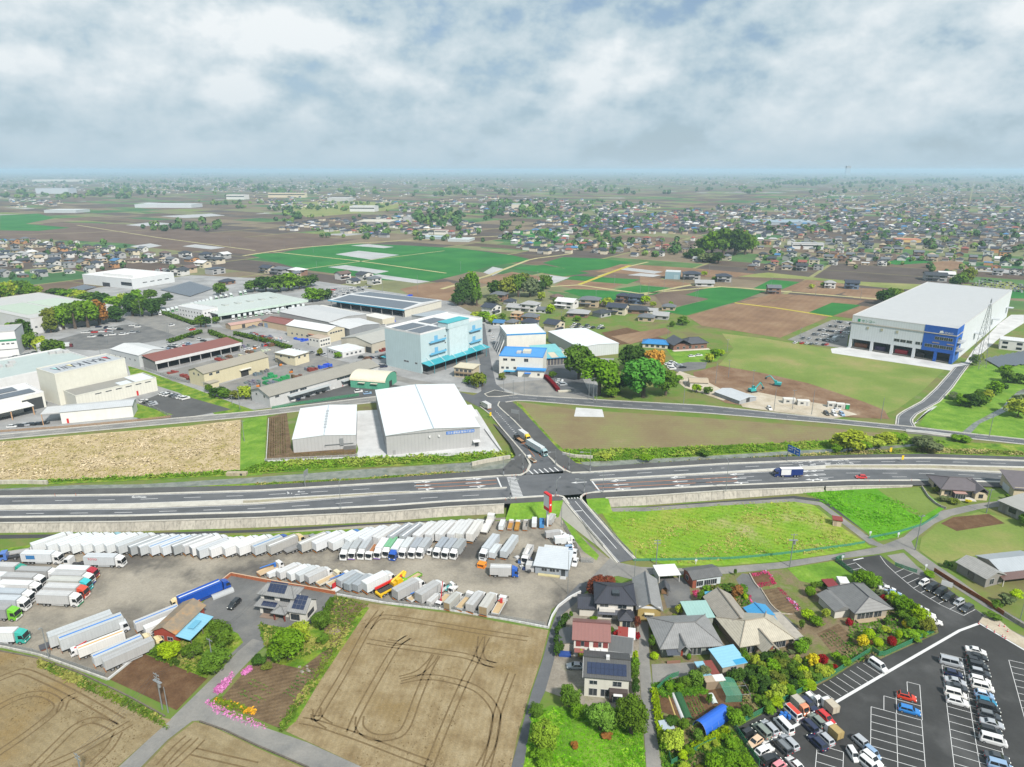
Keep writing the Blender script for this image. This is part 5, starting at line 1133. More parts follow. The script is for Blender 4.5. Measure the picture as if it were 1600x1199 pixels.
b=house('pale sky blue flat metal roofed shed with a darker blue corner patch',(1128,1056),(1162,1049),name='shed',cat='shed',h=2.7,C_=(1108,1018),wall=C(176,168,150));part(rf_,MB().slab((-.5,-.5,2.7),(b.L+.5,-.5,2.7),(b.L+.5,b.D+.3,3.1),(-.5,b.D+.3,3.1),.12),M_seam_y,b.t,C(150,206,232));part('roof_patch',MB().slab((b.L*.55,-.45,2.83),(b.L+.45,-.45,2.83),(b.L+.45,b.D*.2,2.92),(b.L*.55,b.D*.2,2.92),.03),M_seam_y,b.t,C(60,164,214));wrow(b,'F',[b.L*.5],.9,1.6,1.1)
b=house('little blue roofed shed with dull red walls in the village garden',(1111,954),(1135,951),name='shed',cat='shed',h=2.6,D=4.2,wall=C(140,76,70));part(rf_,MB().slab((-.4,-.2,2.6),(b.L+.2,-.2,2.6),(b.L+.2,4.6,2.8),(-.4,4.6,2.8),.12),M_seam,b.t,C(84,176,210));part('lean_roof',MB().slab((.1,-2,1.9),(b.L,-2,1.9),(b.L,-.25,2.3),(.1,-.25,2.3),.1),M_seam,b.t,C(120,76,72))
b=house('pale green flat roofed outbuilding behind the hipped grey house',(1076,982),(1113,980),name='outbuilding',cat='outbuilding',h=3.2,D=6.5,wall=C(170,176,168));part(rf_,MB().slab((-.4,-.4,3.2),(b.L+.4,-.4,3.2),(b.L+.4,6.9,3.4),(-.4,6.9,3.4),.12),M_seam,b.t,C(164,202,196));win(b,'F',b.L*.5,1,1.6,1.2)
b=house('patchwork shed roofed in pale blue, rusty red and white sheets beside the vegetable garden',(1103,1079),(1130,1076),name='shed',cat='shed',h=2.2,D=7,wall=C(160,140,116))
for x0,x1,y0,y1,c in((0,.52,.3,1,C(150,200,222)),(.53,1,.32,1,C(140,66,54)),(0,.55,0,.28,C(190,170,146)),(.56,1.1,0,.3,C(235))):sb(b,'roof_sheet',b.L*x0-.2,7*y0,2.2+x0*.02,b.L*x1,7*y1,2.34+x0*.02,c,M_seam)
# blue tarpaulin tunnel
b=bld('tunnel_shed','bright blue tarpaulin tunnel shed in the vegetable garden',(1082,1136),(1103,1153),h=.5,D=8.5,walls=False,cat='tunnel shed');L,D=b.L,b.D;mb=MB()
pf=[(L/2-L/2*math.cos(i*math.pi/10),.4+2.3*math.sin(i*math.pi/10))for i in range(11)]
for j in range(8):
 for i in range(10):a,c=pf[i],pf[i+1];w0,w1=1+.02*(j%2),1+.02*((j+1)%2);mb.quad((a[0],D*j/8,a[1]*w0),(c[0],D*j/8,c[1]*w0),(c[0],D*(j+1)/8,c[1]*w1),(a[0],D*(j+1)/8,a[1]*w1))
part('tarpaulin',mb,M_flat,b.t,C(30,104,214));mb=MB()
for j in range(5):
 for a,c in zip(pf,pf[1:]):mb.cyl((a[0],D*j/4,a[1]-.06),(c[0],D*j/4,c[1]-.06),.04,seg=4)
part('hoop',mb,M_steel,b.t)
# house by the upper car park and others to the east
b=house('grey tiled house with sweeping hipped roof beside the upper car park',(1334,971),(1384,964.5),h=3.2,D=10,wall=C(176,166,150));L,D=b.L,b.D;rhip(b,C(127),2.6,1.0,irimoya=.55,ridge=C(90,90,96));part('side_wing',Bx(-4.5,2,0,-.02,9,2.8),M_matte,b.t,C(220,216,206));part('wing_roof',MB().loft([[(-5.2,y,2.7),(-2.4,y,3.9),(.3,y,2.9),(.3,y,2.75),(-5.2,y,2.55)]for y in(1.4,9.5)]),M_tile_y,b.t,C(131));wrow(b,'F',[L*.2,L*.45,L*.72],.4,2.2,2.0);sb(b,'veranda',.4,-1.4,.2,L-.4,-.03,.5,C(190,170,140));wrow(b,'L',[D*.5],1,2,1.3)
b=house('white garden store shed beside the grey tiled house',(1311,922),(1326,923),name='shed',cat='shed',h=2.4,D=3.2,wall=C(227),mat=M_wp);rflat(b,C(240),par=.08)
b=house('dark red roofed car shelter beside the white garden store',(1294,930),(1312,929),name='carport',cat='carport',h=2.2,D=4.5,walls=False);sb(b,rf_,0,0,2.2,b.L,4.5,2.32,C(140,40,42),M_seam)
for x in(.1,b.L-.2):sb(b,'post',x,.1,0,x+.1,.2,2.19,MGREY);sb(b,'back_post',x,4.2,0,x+.1,4.3,2.19,MGREY)
b=house('beige bungalow with brown grey hipped roof and glazed porch next to the highway',(1470,775.5),(1537,779.5),h=3.2,D=11,wall=C(216,200,168));L,D=b.L,b.D;rhip(b,C(112,104,108),2.3,.8,irimoya=.15,ridge=C(90,84,86));rgab(b,C(112,104,108),1.8,'y',.6,M_tile_y,L*.74,L*1.02,-1.5,6,3.0,name='front_wing_roof');part('front_wing',Bx(L*.74,-1.5,0,L*1.02,-.03,3.0),M_matte,b.t,C(224,208,178));sb(b,'porch',L*.25,-2.2,0,L*.50,-.03,2.5,C(70,64,62));sb(b,'porch_roof',L*.23,-2.5,2.5,L*.52,-.03,2.65,C(190,150,140));o=win(b,'F',L*.375,.4,3.4,1.8,4);o.location.y=-2.22;win(b,'F',L*.14,.9,2.0,1.4,2,True);win(b,'F',L*.64,.3,1.9,2.0,2,True)
for u in(.84,.89):o=win(b,'F',L*u,.9,.6,1.4,1,True);o.location.y=-1.52
sb(b,'terrace',-.4,-2.9,0,L*.74,-.05,.25,C(220,214,204));wrow(b,'L',[D*.5,D*.8],.9,1.8,1.3,2,True)
b=house('cream house with monopitch brown grey roof at the eastern frame edge by the highway',(1582,777),(1650,782),h=4,D=10,wall=C(222,208,176));L,D=b.L,b.D;part(rf_,MB().slab((-.8,-.8,3.6),(L,-.8,3.6),(L,D+.8,6.2),(-.8,D+.8,6.2),.16),M_tile,b.t,C(112,104,108));part('side_gable',MB().loft([[(x,0,3.9),(x,D,3.9),(x,D,5.9)]for x in(0,.1)]),M_matte,b.t,C(222,208,176));wrow(b,'F',[L*.35],2.2,2.4,.7,1,True);sb(b,'garage_door',-.06,3,0,.02,8,2.6,C(226,230,234))
b=house('weathered grey concrete barn at the eastern frame edge above the tilled plot',(1559,798),(1606,819),name='barn',cat='barn',top=783.5,D=16,wall=C(168,166,158),mat=objmat('weathered concrete',.9,.2,.6,dirt=.4));part(rf_,MB().slab((-.6,-.6,b.h+.1),(b.L+1,-.6,b.h+.1),(b.L+1,17,b.h+.6),(-.6,17,b.h+.6),.2),M_seam,b.t,C(176,174,168));win(b,'F',b.L*.45,1.4,2.4,1.6,2,True);sb(b,'plank_door',b.L*.12,-.08,0,b.L*.24,.02,3,C(140,136,128))
b=house('long grey roofed outbuilding with weathered board walls beside the canal lane',(1494,893),(1538,918.5),name='outbuilding',cat='outbuilding',top=879,D=7,wall=C(150,146,140),gable='x',rise=1.4);rgab(b,C(170,168,164),1.4,'x',.5,M_tile);wrow(b,'F',[b.L*.5],1,1.8,1.2,2,True);sb(b,'shutter',b.L*.42,-.1,.3,b.L*.6,-.03,2.2,C(120,114,108));wrow(b,'R',[2.5],.6,1.6,1.8)
b=house('farmhouse with silver metal roof and brown porch roof beside the long grey outbuilding',(1561,907),(1630,899),h=3,D=8.5,wall=C(190,180,166),gable='x',rise=1.3);rgab(b,C(182,188,194),1.3,'x',.5,M_seam);part('porch_roof',MB().slab((-2,-3.2,2.2),(b.L,-3.2,2.2),(b.L,-.5,2.8),(-2,-.5,2.8),.12),M_seam,b.t,C(120,94,88));wrow(b,'F',[2,5,8],.4,1.8,1.9);sb(b,'porch_post',-1.8,-3.0,0,-1.6,-2.8,2.2,C(220,216,206))
# yard office
b=bld('site_office','grey prefabricated yard office with pale sloping metal roof in the truck yard',(836,896),(887,902),h=3.0,C_=(845,859),wall=C(166,174,184),mat=M_wp,cat='office');L,D=b.L,b.D
part(rf_,MB().slab((-.5,-.7,2.95),(L+.6,-.7,2.95),(L+.6,D+.4,3.7),(-.5,D+.4,3.7),.14),M_seam_y,b.t,C(212,218,224));wrow(b,'F',[L*.28,L*.53],1.2,1.6,1.0);win(b,'F',L*.69,1.4,.8,.8,1);sb(b,'entrance_door',L*.80,-.08,.15,L*.92,.02,2.4,(.04,.045,.05),M_glass);sb(b,'wooden_step',L*.1,-1.0,0,L*.76,-.1,.35,C(220,208,160));sb(b,'concrete_step',L*.78,-1.6,0,L*.96,-.1,.2,C(205))
sb(b,'rear_unit',L*.12,D+.05,0,L*.85,D+3,2.9,C(214,218,220));sb(b,'rear_unit_roof',L*.10,D+.04,2.9,L*.87,D+3.2,3.05,C(222,226,228),M_seam);sb(b,'side_shelf',-3,.5,0,-.3,3,2.2,C(208))
b=bld('pump_house','tiny beige pump house with red roof beside the irrigation ditch',(1301,822),(1314,824),h=2.3,D=2.6,wall=C(222,200,172),cat='pump house');part(rf_,Bx(-.3,-.3,2.3,b.L+.3,2.9,2.55),M_seam,b.t,C(150,56,48));sb(b,'door',.4,-.05,.1,1.2,.01,1.9,C(190,170,150))
# building site on the right
b=bld('storage_shed','long grey gabled shed beside the construction site',(1116,618),(1155,632.5),top=612.5,R_=(1174,624),wall=C(176,180,184),mat=M_wp,cat='shed',gable='x',rise=1.0);rgab(b,C(206,210,214),1.0,'x',.3,M_seam);wrow(b,'R',[b.D*.5],.5,2.4,2.2,2,True)
for i,(x,y,lb)in enumerate(((1224,631,'first'),(1246,634,'second'),(1293,637,'third'),(1307,639,'fourth'))):
 b=bld('site_cabin',f'white site cabin, {lb} from the grey gabled shed in the construction yard',(x,y),(x+(19 if i<2 else 13),y+1),h=2.6,D=3 if i<2 else 2.6,wall=C(226,224,216),mat=M_wp,cat='cabin',group='site cabins');rflat(b,C(236,234,228),par=.06);win(b,'F',b.L*.35,1,1.4,.9);sb(b,'door',b.L*.7,-.05,.1,b.L*.85,.01,2.1,C(189))
b=bld('portable_toilet','green portable toilet at the end of the site cabins',(1321,640),(1327,640.5),h=2.5,D=1.6,wall=C(30,150,80),cat='toilet');sb(b,rf_,-.05,-.05,2.5,b.L+.05,1.65,2.62,C(220,226,222));sb(b,'door',.2,-.05,.1,b.L*.6,.01,2.2,C(40,170,96))
b=house('small tan roofed house with white wall beside the big trees',(1078,606),(1106,607),h=3.2,D=9,wall=C(226,220,206),gable='x',rise=1.0);rgab(b,C(196,178,152),1.0,'x',.5,M_seam);wrow(b,'F',[b.L*.35],.8,1.8,1.3)
b=house('large brown brick house with dark grey multiple gabled roofs beyond the big trees',(1052,548),(1104,545),h=4.2,D=13,wall=C(136,96,80));L,D=b.L,b.D;rhip(b,C(84,86,94),3.0,.9,L*.4,L,0,D*.8,irimoya=.2);rgab(b,C(84,86,94),3.2,'y',.8,M_tile_y,0,L*.5,-1,D,4.1,name='gable_roof');wrow(b,'F',spr(5,1,L-1),.8,1.8,1.6);sb(b,'terrace',-1,-3,0,L+1,-.05,.3,C(224,214,200))
b=house('bungalow with bright blue tiled hipped roof behind the golden tree',(1004,543),(1043,545.5),h=3,D=10,wall=C(226,218,200));rhip(b,C(50,140,206),2.0,.8,irimoya=.3,ridge=C(40,110,180));wrow(b,'F',spr(4,1,b.L-1),.6,2,1.7)
b=house('two storey cream walled house with flat pale roof beside the pale blue logistics building',(710,589),(739,592),h=6,D=10,wall=C(206,192,164));rflat(b,C(226,214,186),par=.15);sb(b,'eaves',-.7,-.7,5.85,b.L+.7,b.D+.7,6.02,C(206,196,172));wrow(b,'F',spr(4,.5,b.L-.5),3.6,1.8,1.3);wrow(b,'F',spr(4,.5,b.L-.5),.8,1.8,1.5);sb(b,'balcony',.3,-1.2,2.7,b.L-.3,-.03,3.4,C(150,130,104))
b=bld('storage_shed','pale blue grey metal shed among the fields beyond the hamlet',(1039,436),(1062,437),h=8,D=14,wall=C(150,184,196),mat=M_wp,cat='shed');rflat(b,C(216,224,226),par=.2);sb(b,dwy,b.L*.6,-.06,0,b.L*.9,.02,5,C(170,196,204))
# == HOUSES OF THE HAMLETS AND TOWNS
HP={}
def hproto(fl,kind):
 """a 10 x 8 m house: wall, roof, windows"""
 k=(fl,kind)
 if k in HP:return HP[k]
 h=3.0 if fl==1 else 5.6;L,D=10.0,8.0;pts=[]
 w=Bx(-5,-4,0,5,4,h)
 if kind=='x':w.loft([[(x,-4,h),(x,4,h),(x,0,h+1.9)]for x in(-5,5)])
 if kind=='y':w.prism([(-5,h),(5,h),(0,h+1.9)],-4,4)
 pts.append(('wall',w.mesh('wall',M_matte),'w'))
 r=MB();e=.7;z=h+.02
 if kind=='hip':r.add([(-5.7,-4.7,z),(5.7,-4.7,z),(5.7,4.7,z),(-5.7,4.7,z),(-1.6,0,z+2.1),(1.6,0,z+2.1)],[(3,2,1,0),(0,1,5,4),(1,2,5),(2,3,4,5),(3,0,4)])
 elif kind=='x':r.loft([[(x,-4.7,z-.3),(x,0,z+1.9),(x,4.7,z-.3),(x,4.7,z-.12),(x,0,z+2.1),(x,-4.7,z-.12)]for x in(-5.6,5.6)])
 elif kind=='y':r.loft([[(-5.7,y,z-.3),(-5.7,y,z-.12),(0,y,z+2.1),(5.7,y,z-.12),(5.7,y,z-.3),(0,y,z+1.9)]for y in(-4.6,4.6)])
 else:r.box(-5.2,-4.2,h+.01,5.2,4.2,h+.35)
 pts.append((rf_,r.mesh(rf_,M_tile if kind!='flat' else M_seam),'r'))
 wm=MB()
 for z in([.8]if fl==1 else[.8,3.5]):
  for x in(-3,2.6):pts.append(('window',Bx(x-1.1,-4.05,z,x+1.1,-3.98,z+1.4).mesh('window',M_glass),None))
 pts.append(('window',Bx(4.98,-1,.8 if fl==1 else 3.4,5.05,1.2,2.0 if fl==1 else 4.7).mesh('window',M_glass),None))
 if fl==2 and kind!='flat':
  lr=MB().slab((-5.4,-5.6,2.6),(1.5,-5.6,2.6),(1.5,-4.02,3.1),(-5.4,-4.02,3.1),.12);pts.append(('porch_roof',lr.mesh('porch_roof',M_tile),'r'))
 HP[k]=pts;return pts
RC={nv:C(56,62,78),gy:C(112,116,122),lgy:C(177),brn:C(116,92,82),'red':C(160,86,72),'blue':C(70,130,180),'dark':C(60,63,70),'tan':C(196,176,148),wht:C(233)}
WC={wht:C(236,234,230),crm:C(228,216,192),'orange':C(214,160,112),brn:C(150,116,96),gy:C(183),'tan':C(206,186,156),'blue':C(120,140,165)}
NH=[0]
def mid_house(px,py,wpx,roof,wall,fl,kind,ang,label,group,dscale=1.0):
 s=wpx/ppm(px,py)/10.4;t=thing('house',label,'house',at(px,py),R(ang),group);NH[0]+=1
 t.scale=(s,s*dscale,min(1.15,max(.8,s)))
 for nm,me,c in hproto(fl,kind):put(nm,me,t,col=RC[roof]if c=='r' else WC[wall]if c=='w' else None)
 return t
HAM=[(768,490,26,nv,wht,2,'y',57),(780,470,24,gy,brn,2,'hip',-20),(797,475,18,nv,gy,1,'hip',60),(806,485,24,lgy,wht,1,'x',-25),(829,486,26,lgy,wht,2,'hip',-25),(847,488,18,gy,wht,1,'x',-25),
 (808,498,17,'tan','orange',2,'hip',-20),(829,500,25,gy,'orange',1,'hip',-20),(828,509,24,nv,gy,1,'hip',-25),(866,517,28,nv,crm,2,'y',55),(886,481,30,wht,wht,2,'x',-28),(922,478,30,gy,'tan',2,'hip',-20),(904,494,32,lgy,brn,1,'hip',-15),
 (974,472,20,nv,brn,2,'hip',-25),(994,474,21,nv,'blue',2,'x',-25),(994,488,36,'dark',brn,1,'hip',-12),(965,490,30,nv,crm,2,'x',-25),(940,494,24,'dark',gy,1,'hip',40),(1010,501,24,gy,'tan',1,'hip',-20),(1033,498,24,lgy,gy,1,'x',-20),
 (781,508,18,'blue',wht,1,'x',-20),(800,508,20,gy,'tan',1,'hip',60),(1080,436,26,nv,gy,2,'hip',-8),(1130,440,22,nv,gy,2,'hip',-8),(1100,446,28,lgy,wht,1,'x',-10),(1208,459,20,gy,brn,2,'x',-10),(1296,450,16,lgy,wht,2,'hip',-20),
 (1330,451,20,nv,'blue',2,'x',-20),(1460,438,30,'dark',gy,2,'x',-20),(1478,432,22,wht,wht,1,'x',-20),(1580,545,34,wht,wht,2,'flat',-33),(1045,484,20,gy,'tan',1,'hip',-20),(1020,489,16,lgy,wht,1,'x',-20),(870,468,18,brn,crm,1,'hip',30)]
rc_={}
for i,(x,y,w,rf,wl,fl,kd,an)in enumerate(HAM):
 st='two storey ' if fl==2 else 'low '
 near='the pale blue building' if x<800 else 'the white hall' if x<880 else 'the green paddock' if x<960 else 'the yellow tree' if x<1050 else 'the ploughed fields'
 pos='in the front row' if y>495 else 'in the middle row' if y>480 else 'in the back row'
 lb=f'{st}{wl} house, {rf} {"hipped" if kd == "hip" else "gabled" if kd in "xy" else "flat"} roof, {pos} near {near}'
 mid_house(x,y,w,rf,wl,fl,kd,an,lb,'houses of the hamlet')
 # west town, seen in front of the dark fields, and the houses behind the depot
r5=random.Random(5)
WEST=[]
for row,(y,x0,x1,w)in enumerate(((378,4,60,9),(383,2,120,10),(388,6,180,11),(393,2,230,12),(398,8,250,12),(404,0,265,13),(411,5,275,14),(418,0,190,15),(426,4,150,15),(434,8,90,16))):
 x=x0
 while x<x1:WEST.append((x+r5.uniform(-2,2),y+r5.uniform(-2,2),w*r5.uniform(.8,1.25)));x+=w*r5.uniform(1.35,2.1)
WEST+=[(282,430,22),(296,426,20),(318,418,20),(338,412,22),(300,408,18),(322,404,16),(350,404,18),(290,402,16),(270,412,16),(355,444,20),(337,428,24),(420,426,22),(440,428,26),(466,430,24),(462,434,14),(536,436,20),(570,437,22),(552,443,18),(585,444,18)]
def rand_house(x,y,w,rr,where,group):
 fl=2 if rr.random()<.62 else 1
 rf=rr.choices([nv,gy,lgy,brn,'red','blue','dark','tan',wht],[28,24,7,8,4,4,26,3,3])[0];wl=rr.choices([wht,crm,'orange',brn,gy,'tan'],[34,22,7,10,15,12])[0]
 z0,zw=(0,275)if x<275 else(275,325)if x<700 else(870,310)if x<1180 else(1180,430)
 kd=rr.choices(['hip','x','y','flat'],[45,25,22,8])[0]
 shp={'hip':'hipped','x':'gabled','y':'peaked','flat':'flat'}[kd]
 return mid_house(x,y,w,rf,wl,fl,kd,rr.choice([-30,-25,-20,55,60])+rr.uniform(-5,5),f'{"tall" if fl == 2 else "low"} {wl} house with {rf} {shp} roof {where}, {"front" if y > 412 else "middle" if y > 395 else "back"} {("west", "centre", "east")[min(2, max(0, int(3 * (x - z0) / zw)))]}',group)
for(x,y,w)in WEST:rand_house(x,y,w,r5,'in the western town' if x<275 and y<440 else 'behind the truck depot' if x<400 else 'by the green crop fields','houses of the western town' if x<275 else 'houses behind the depot')
# east town: the larger, nearer houses one by one
def inp(x,y,pts):
 c=False;n=len(pts)
 for i in range(n):
  (x0,y0),(x1,y1)=pts[i],pts[i-1]
  if(y0>y)!=(y1>y)and x<(x1-x0)*(y-y0)/(y1-y0)+x0:c=not c
 return c
E_T=[(905,366),(1000,370),(1085,372),(1200,366),(1330,360),(1620,356),(1620,436),(1560,432),(1500,418),(1440,408),(1380,416),(1300,424),(1180,424),(1130,414),(1040,404),(940,398),(890,390),(880,372)]
E_HOLE=[(1090,372),(1175,358),(1180,402),(1130,405),(1085,405)]
EAST=[];y=430.0
while y>372:
 sp=10.5*ppm(1200,y)
 x=880+r5.uniform(0,10)
 while x<1612:
  if inp(x,y,E_T)and not inp(x,y,E_HOLE)and r5.random()<(.86 if x>1170 else.6):EAST.append((x+r5.uniform(-2,2),y+r5.uniform(-1,1),sp*r5.uniform(.8,1.25)))
  x+=sp*r5.uniform(1.5,2.2)
 y-=sp*.55
EAST.sort(key=lambda q:-q[1]);NI=max(0,300-NH[0]);EASTI,EASTR=EAST[:NI],EAST[NI:]
for(x,y,w)in EASTI:rand_house(x,y,w,r5,'in the eastern town' if x>1180 else 'by the wooded knoll','houses of the eastern town' if x>1180 else 'houses by the wooded knoll')
# everything farther away reads as one carpet of roofs
FR=dict(RC,navy=C(46,52,68),grey=C(92,97,106),dark=C(46,50,58))
WALLM=[plain('far wall '+n,WC[n],.8)for n in(wht,crm,gy,'tan')];ROOFM=[plain('far roof '+n,FR[n],.7)for n in(nv,gy,'dark',brn,'red',lgy,'blue',wht)]
fv,ff,fm=[],[],[]
def far_house(p,s,a,rr,big=1):
 ca,sa=math.cos(a),math.sin(a);w,d=5*s*rr.uniform(.75,1.35),4*s*rr.uniform(.8,1.2);h=5.2 if rr.random()<.6 else 2.9;o=len(fv);e=.8
 for x,y_,z in((-w,-d,0),(w,-d,0),(w,d,0),(-w,d,0),(-w,-d,h),(w,-d,h),(w,d,h),(-w,d,h),(-w-e,-d-e,h),(w+e,-d-e,h),(w+e,d+e,h),(-w-e,d+e,h),(-w*.6,0,h+2.3),(w*.6,0,h+2.3)):fv.append((p.x+ca*x-sa*y_,p.y+sa*x+ca*y_,z))
 wm,rm=rr.choices(range(4),[36,28,22,14])[0],4+rr.choices(range(8),[28,22,26,8,4,6,3,3])[0]
 for f,m_ in(((0,1,5,4),wm),((1,2,6,5),wm),((3,0,4,7),wm),((8,9,13,12),rm),((9,10,13),rm),((10,11,12,13),rm),((11,8,12),rm)):ff.append(tuple(i+o for i in f));fm.append(m_)
r6=random.Random(6)
for(x,y,w)in EASTR:far_house(at(x,y),w/ppm(x,y)/10.4,R(r6.choice([-25,60])),r6)
ZONES=[([(860,340),(1000,336),(1100,326),(1200,318),(1300,300),(1400,290),(1660,288),(1660,372),(1200,372),(1080,366),(900,364)],2600,1.0),([(640,318),(760,308),(900,312),(1040,322),(1000,338),(860,342),(700,330),(600,332)],420,1),([(380,300),(520,296),(640,300),(660,318),(520,326),(420,326)],200,1),([(500,345),(640,336),(760,352),(740,368),(600,372),(510,362)],170,1),
 ([(770,366),(840,360),(900,372),(960,392),(930,402),(860,400),(790,384)],70,1),([(0,308),(90,306),(100,322),(20,326)],60,1),([(160,292),(400,290),(420,300),(180,304)],170,1),([(820,352),(900,340),(1000,344),(960,366),(860,366)],120,1),([(430,352),(500,346),(520,358),(440,362)],40,1),
 ([(0,268.6),(1620,268.6),(1620,288),(0,292)],1500,1.2),([(0,275),(500,275),(900,280),(1000,300),(600,300),(0,300)],700,1.1)]
for poly,n,s in ZONES:
 x0,x1=min(p[0]for p in poly),max(p[0]for p in poly);y0,y1=min(p[1]for p in poly),max(p[1]for p in poly);k=0
 g0,g1=at(800,y1).y,at(800,max(y0,269.5)).y
 for _ in range(n*6):
  if k>=n:break
  x=r6.uniform(x0,x1);y=r6.uniform(y0,y1)
  if not inp(x,y,poly)or noise.noise((x/26.0,y/6.0,3.1))<-.12:continue
  far_house(at(x,max(y,269.2)),s,R(r6.choice([-25,60])+r6.uniform(-6,6)),r6);k+=1
me=bpy.data.meshes.new('distant_houses');me.from_pydata(fv,[],ff)
for m in WALLM+ROOFM:me.materials.append(m)
me.polygons.foreach_set('material_index',fm);o=put('distant_houses',me);o['kind']='stuff'
# larger far buildings one by one
def far_block(label,x,y,w,h,d,wall,roof,ang=-20,strip_=None):
 s=ppm(x,y);t=thing(fac,label,fac,at(x,y),R(ang));W2=w/s/2;H=h/s
 part('wall',Bx(-W2,0,0,W2,d,H),M_matte,t,wall);part(rf_,Bx(-W2-.3,-.3,H,W2+.3,d+.3,H+.6),M_seam,t,roof)
 if strip_:part('window_band',Bx(-W2+1,-.1,H*.55,W2-1,-.02,H*.75),M_glass,t)
for a in(('long white distant factory with blue corner at the far west',82,303,54,8,60,C(206,214,222),C(190,200,210),-4),('cream school block in the far centre',448,309,60,7,25,C(236,222,190),C(200,196,186),-6,1),('white distant hall with pale roof in the far centre',528,315,34,5,60,C(201),C(231),-6),
 ('white stepped factory with red trim in the far centre',566,331,40,8,40,C(231),C(235),-6,1),('low cream roofed distant factory with long eaves',583,352,54,5,70,C(150,146,140),C(226,216,194),-8),('distant grey concrete apartment tower block',636,349,12,9,12,C(193),C(207),-10),
 ('white apartment houses beside the distant wood',688,367,20,7,16,C(238,234,226),C(170,130,120),-10,1),('pale cream hall at the foot of the distant grove',812,328,26,8,50,C(226,218,198),C(196,210,206),-6),('long grey roofed factory in the eastern town',1225,352,100,4,90,C(170,180,188),C(160,178,192),-3),('white distant greenhouse range',255,325,92,5,70,C(216,222,226),C(226,232,234),-4),
 ('white office cluster at the end of the greenhouse range',368,312,30,7,40,C(236,234,230),C(226,222,216),-8,1),('pale grey greenhouse block in the dark western fields',94,333,52,4,60,C(206,214,216),C(220,226,226),-4),('orange and yellow roofed store in the eastern town',1420,379,34,4,26,C(226,196,130),C(216,130,84),-14),('white apartment row beside the round grove in the eastern town',1262,390,46,9,14,C(237),C(206),-14,1),
 ('far hazy high rise tower on the eastern horizon',1325,273.5,7,13,60,C(170,176,180),C(160,166,170),0),('long low dark roofed sheds in the far middle',676,374,44,3,30,C(176,190,196),C(190,206,212),-12),('pale long greenhouse roofs beside the far sheds',716,378,34,3,40,C(206,214,214),C(214,220,220),-12),('white far warehouses west of the horizon',95,284,90,3,120,C(226,222,212),C(230,228,220),0)):far_block(*a)
# == VEHICLES
VP={}
def wheel_mesh(r,w):
 k=('wh',r,w)
 if k not in VP:VP[k]=(MB().cyl((0,-w/2,0),(0,w/2,0),r,seg=12).mesh('wheel',M_dark),MB().cyl((0,-w/2-.012,0),(0,w/2+.012,0),r*.56,seg=8).mesh('rim',M_rim))
 return VP[k]
def cab_parts(x0,W2,hc,deflector,zf=.45,ln=2.0):
 """a cab-over cab from x0 (its back) to x0+ln"""
 x1=x0+ln;P=[]
 mb=MB();w=W2
 sec=lambda y,ins:[(x0,y,zf),(x1-.05,y,zf),(x1,y,zf+.55),(x1-.04,y,hc*.56),(x1-.28-ins,y,hc-.12),(x1-.5,y,hc),(x0+.04,y,hc)]
 mb.loft([sec(-w,0),sec(w,0)])
 P.append(('cab',mb.mesh('cab',M_paint),'cab'))
 P.append(('windscreen',MB().slab((x1-.02,-w+.10,hc*.56),(x1-.02,w-.10,hc*.56),(x1-.25,w-.14,hc-.16),(x1-.25,-w+.14,hc-.16),.03).mesh('windscreen',M_glassc),None))
 for s in(-1,1):P.append(('side_window',MB().slab((x0+.75,s*(w+.0),hc*.58),(x1-.14,s*(w+.0),hc*.58),(x1-.36,s*(w+.0),hc-.22),(x0+.75,s*(w+.0),hc-.22),(.02 if s<0 else-.02)).mesh('side_window',M_glassc),None))
 P.append(('grille',Bx(x1-.02,-w*.6,zf+.5,x1+.02,w*.6,zf+.85).mesh('grille',M_under),None))
 P.append(('bumper',Bx(x1-.15,-w,zf-.12,x1+.06,w,zf+.22).mesh('bumper',M_paint),'bumper'))
 for s in(-1,1):P.append(('headlight',Bx(x1+.0,s*w*.72-.2,zf+.24,x1+.05,s*w*.72+.2,zf+.46).mesh('headlight',M_lamp),None));P.append(('mirror',Bx(x1-.1,s*(w+.22)-.1,hc*.58,x1+.02,s*(w+.22)+.1,hc*.58+.5).mesh('mirror',M_under),None))
 if deflector:P.append(('roof_deflector',MB().prism([(x0,hc-.01),(x1-.55,hc-.01),(x1-.9,hc+.35),(x0,deflector)],-w+.15,w-.15).mesh('roof_deflector',M_paint),'cab'))
 return P
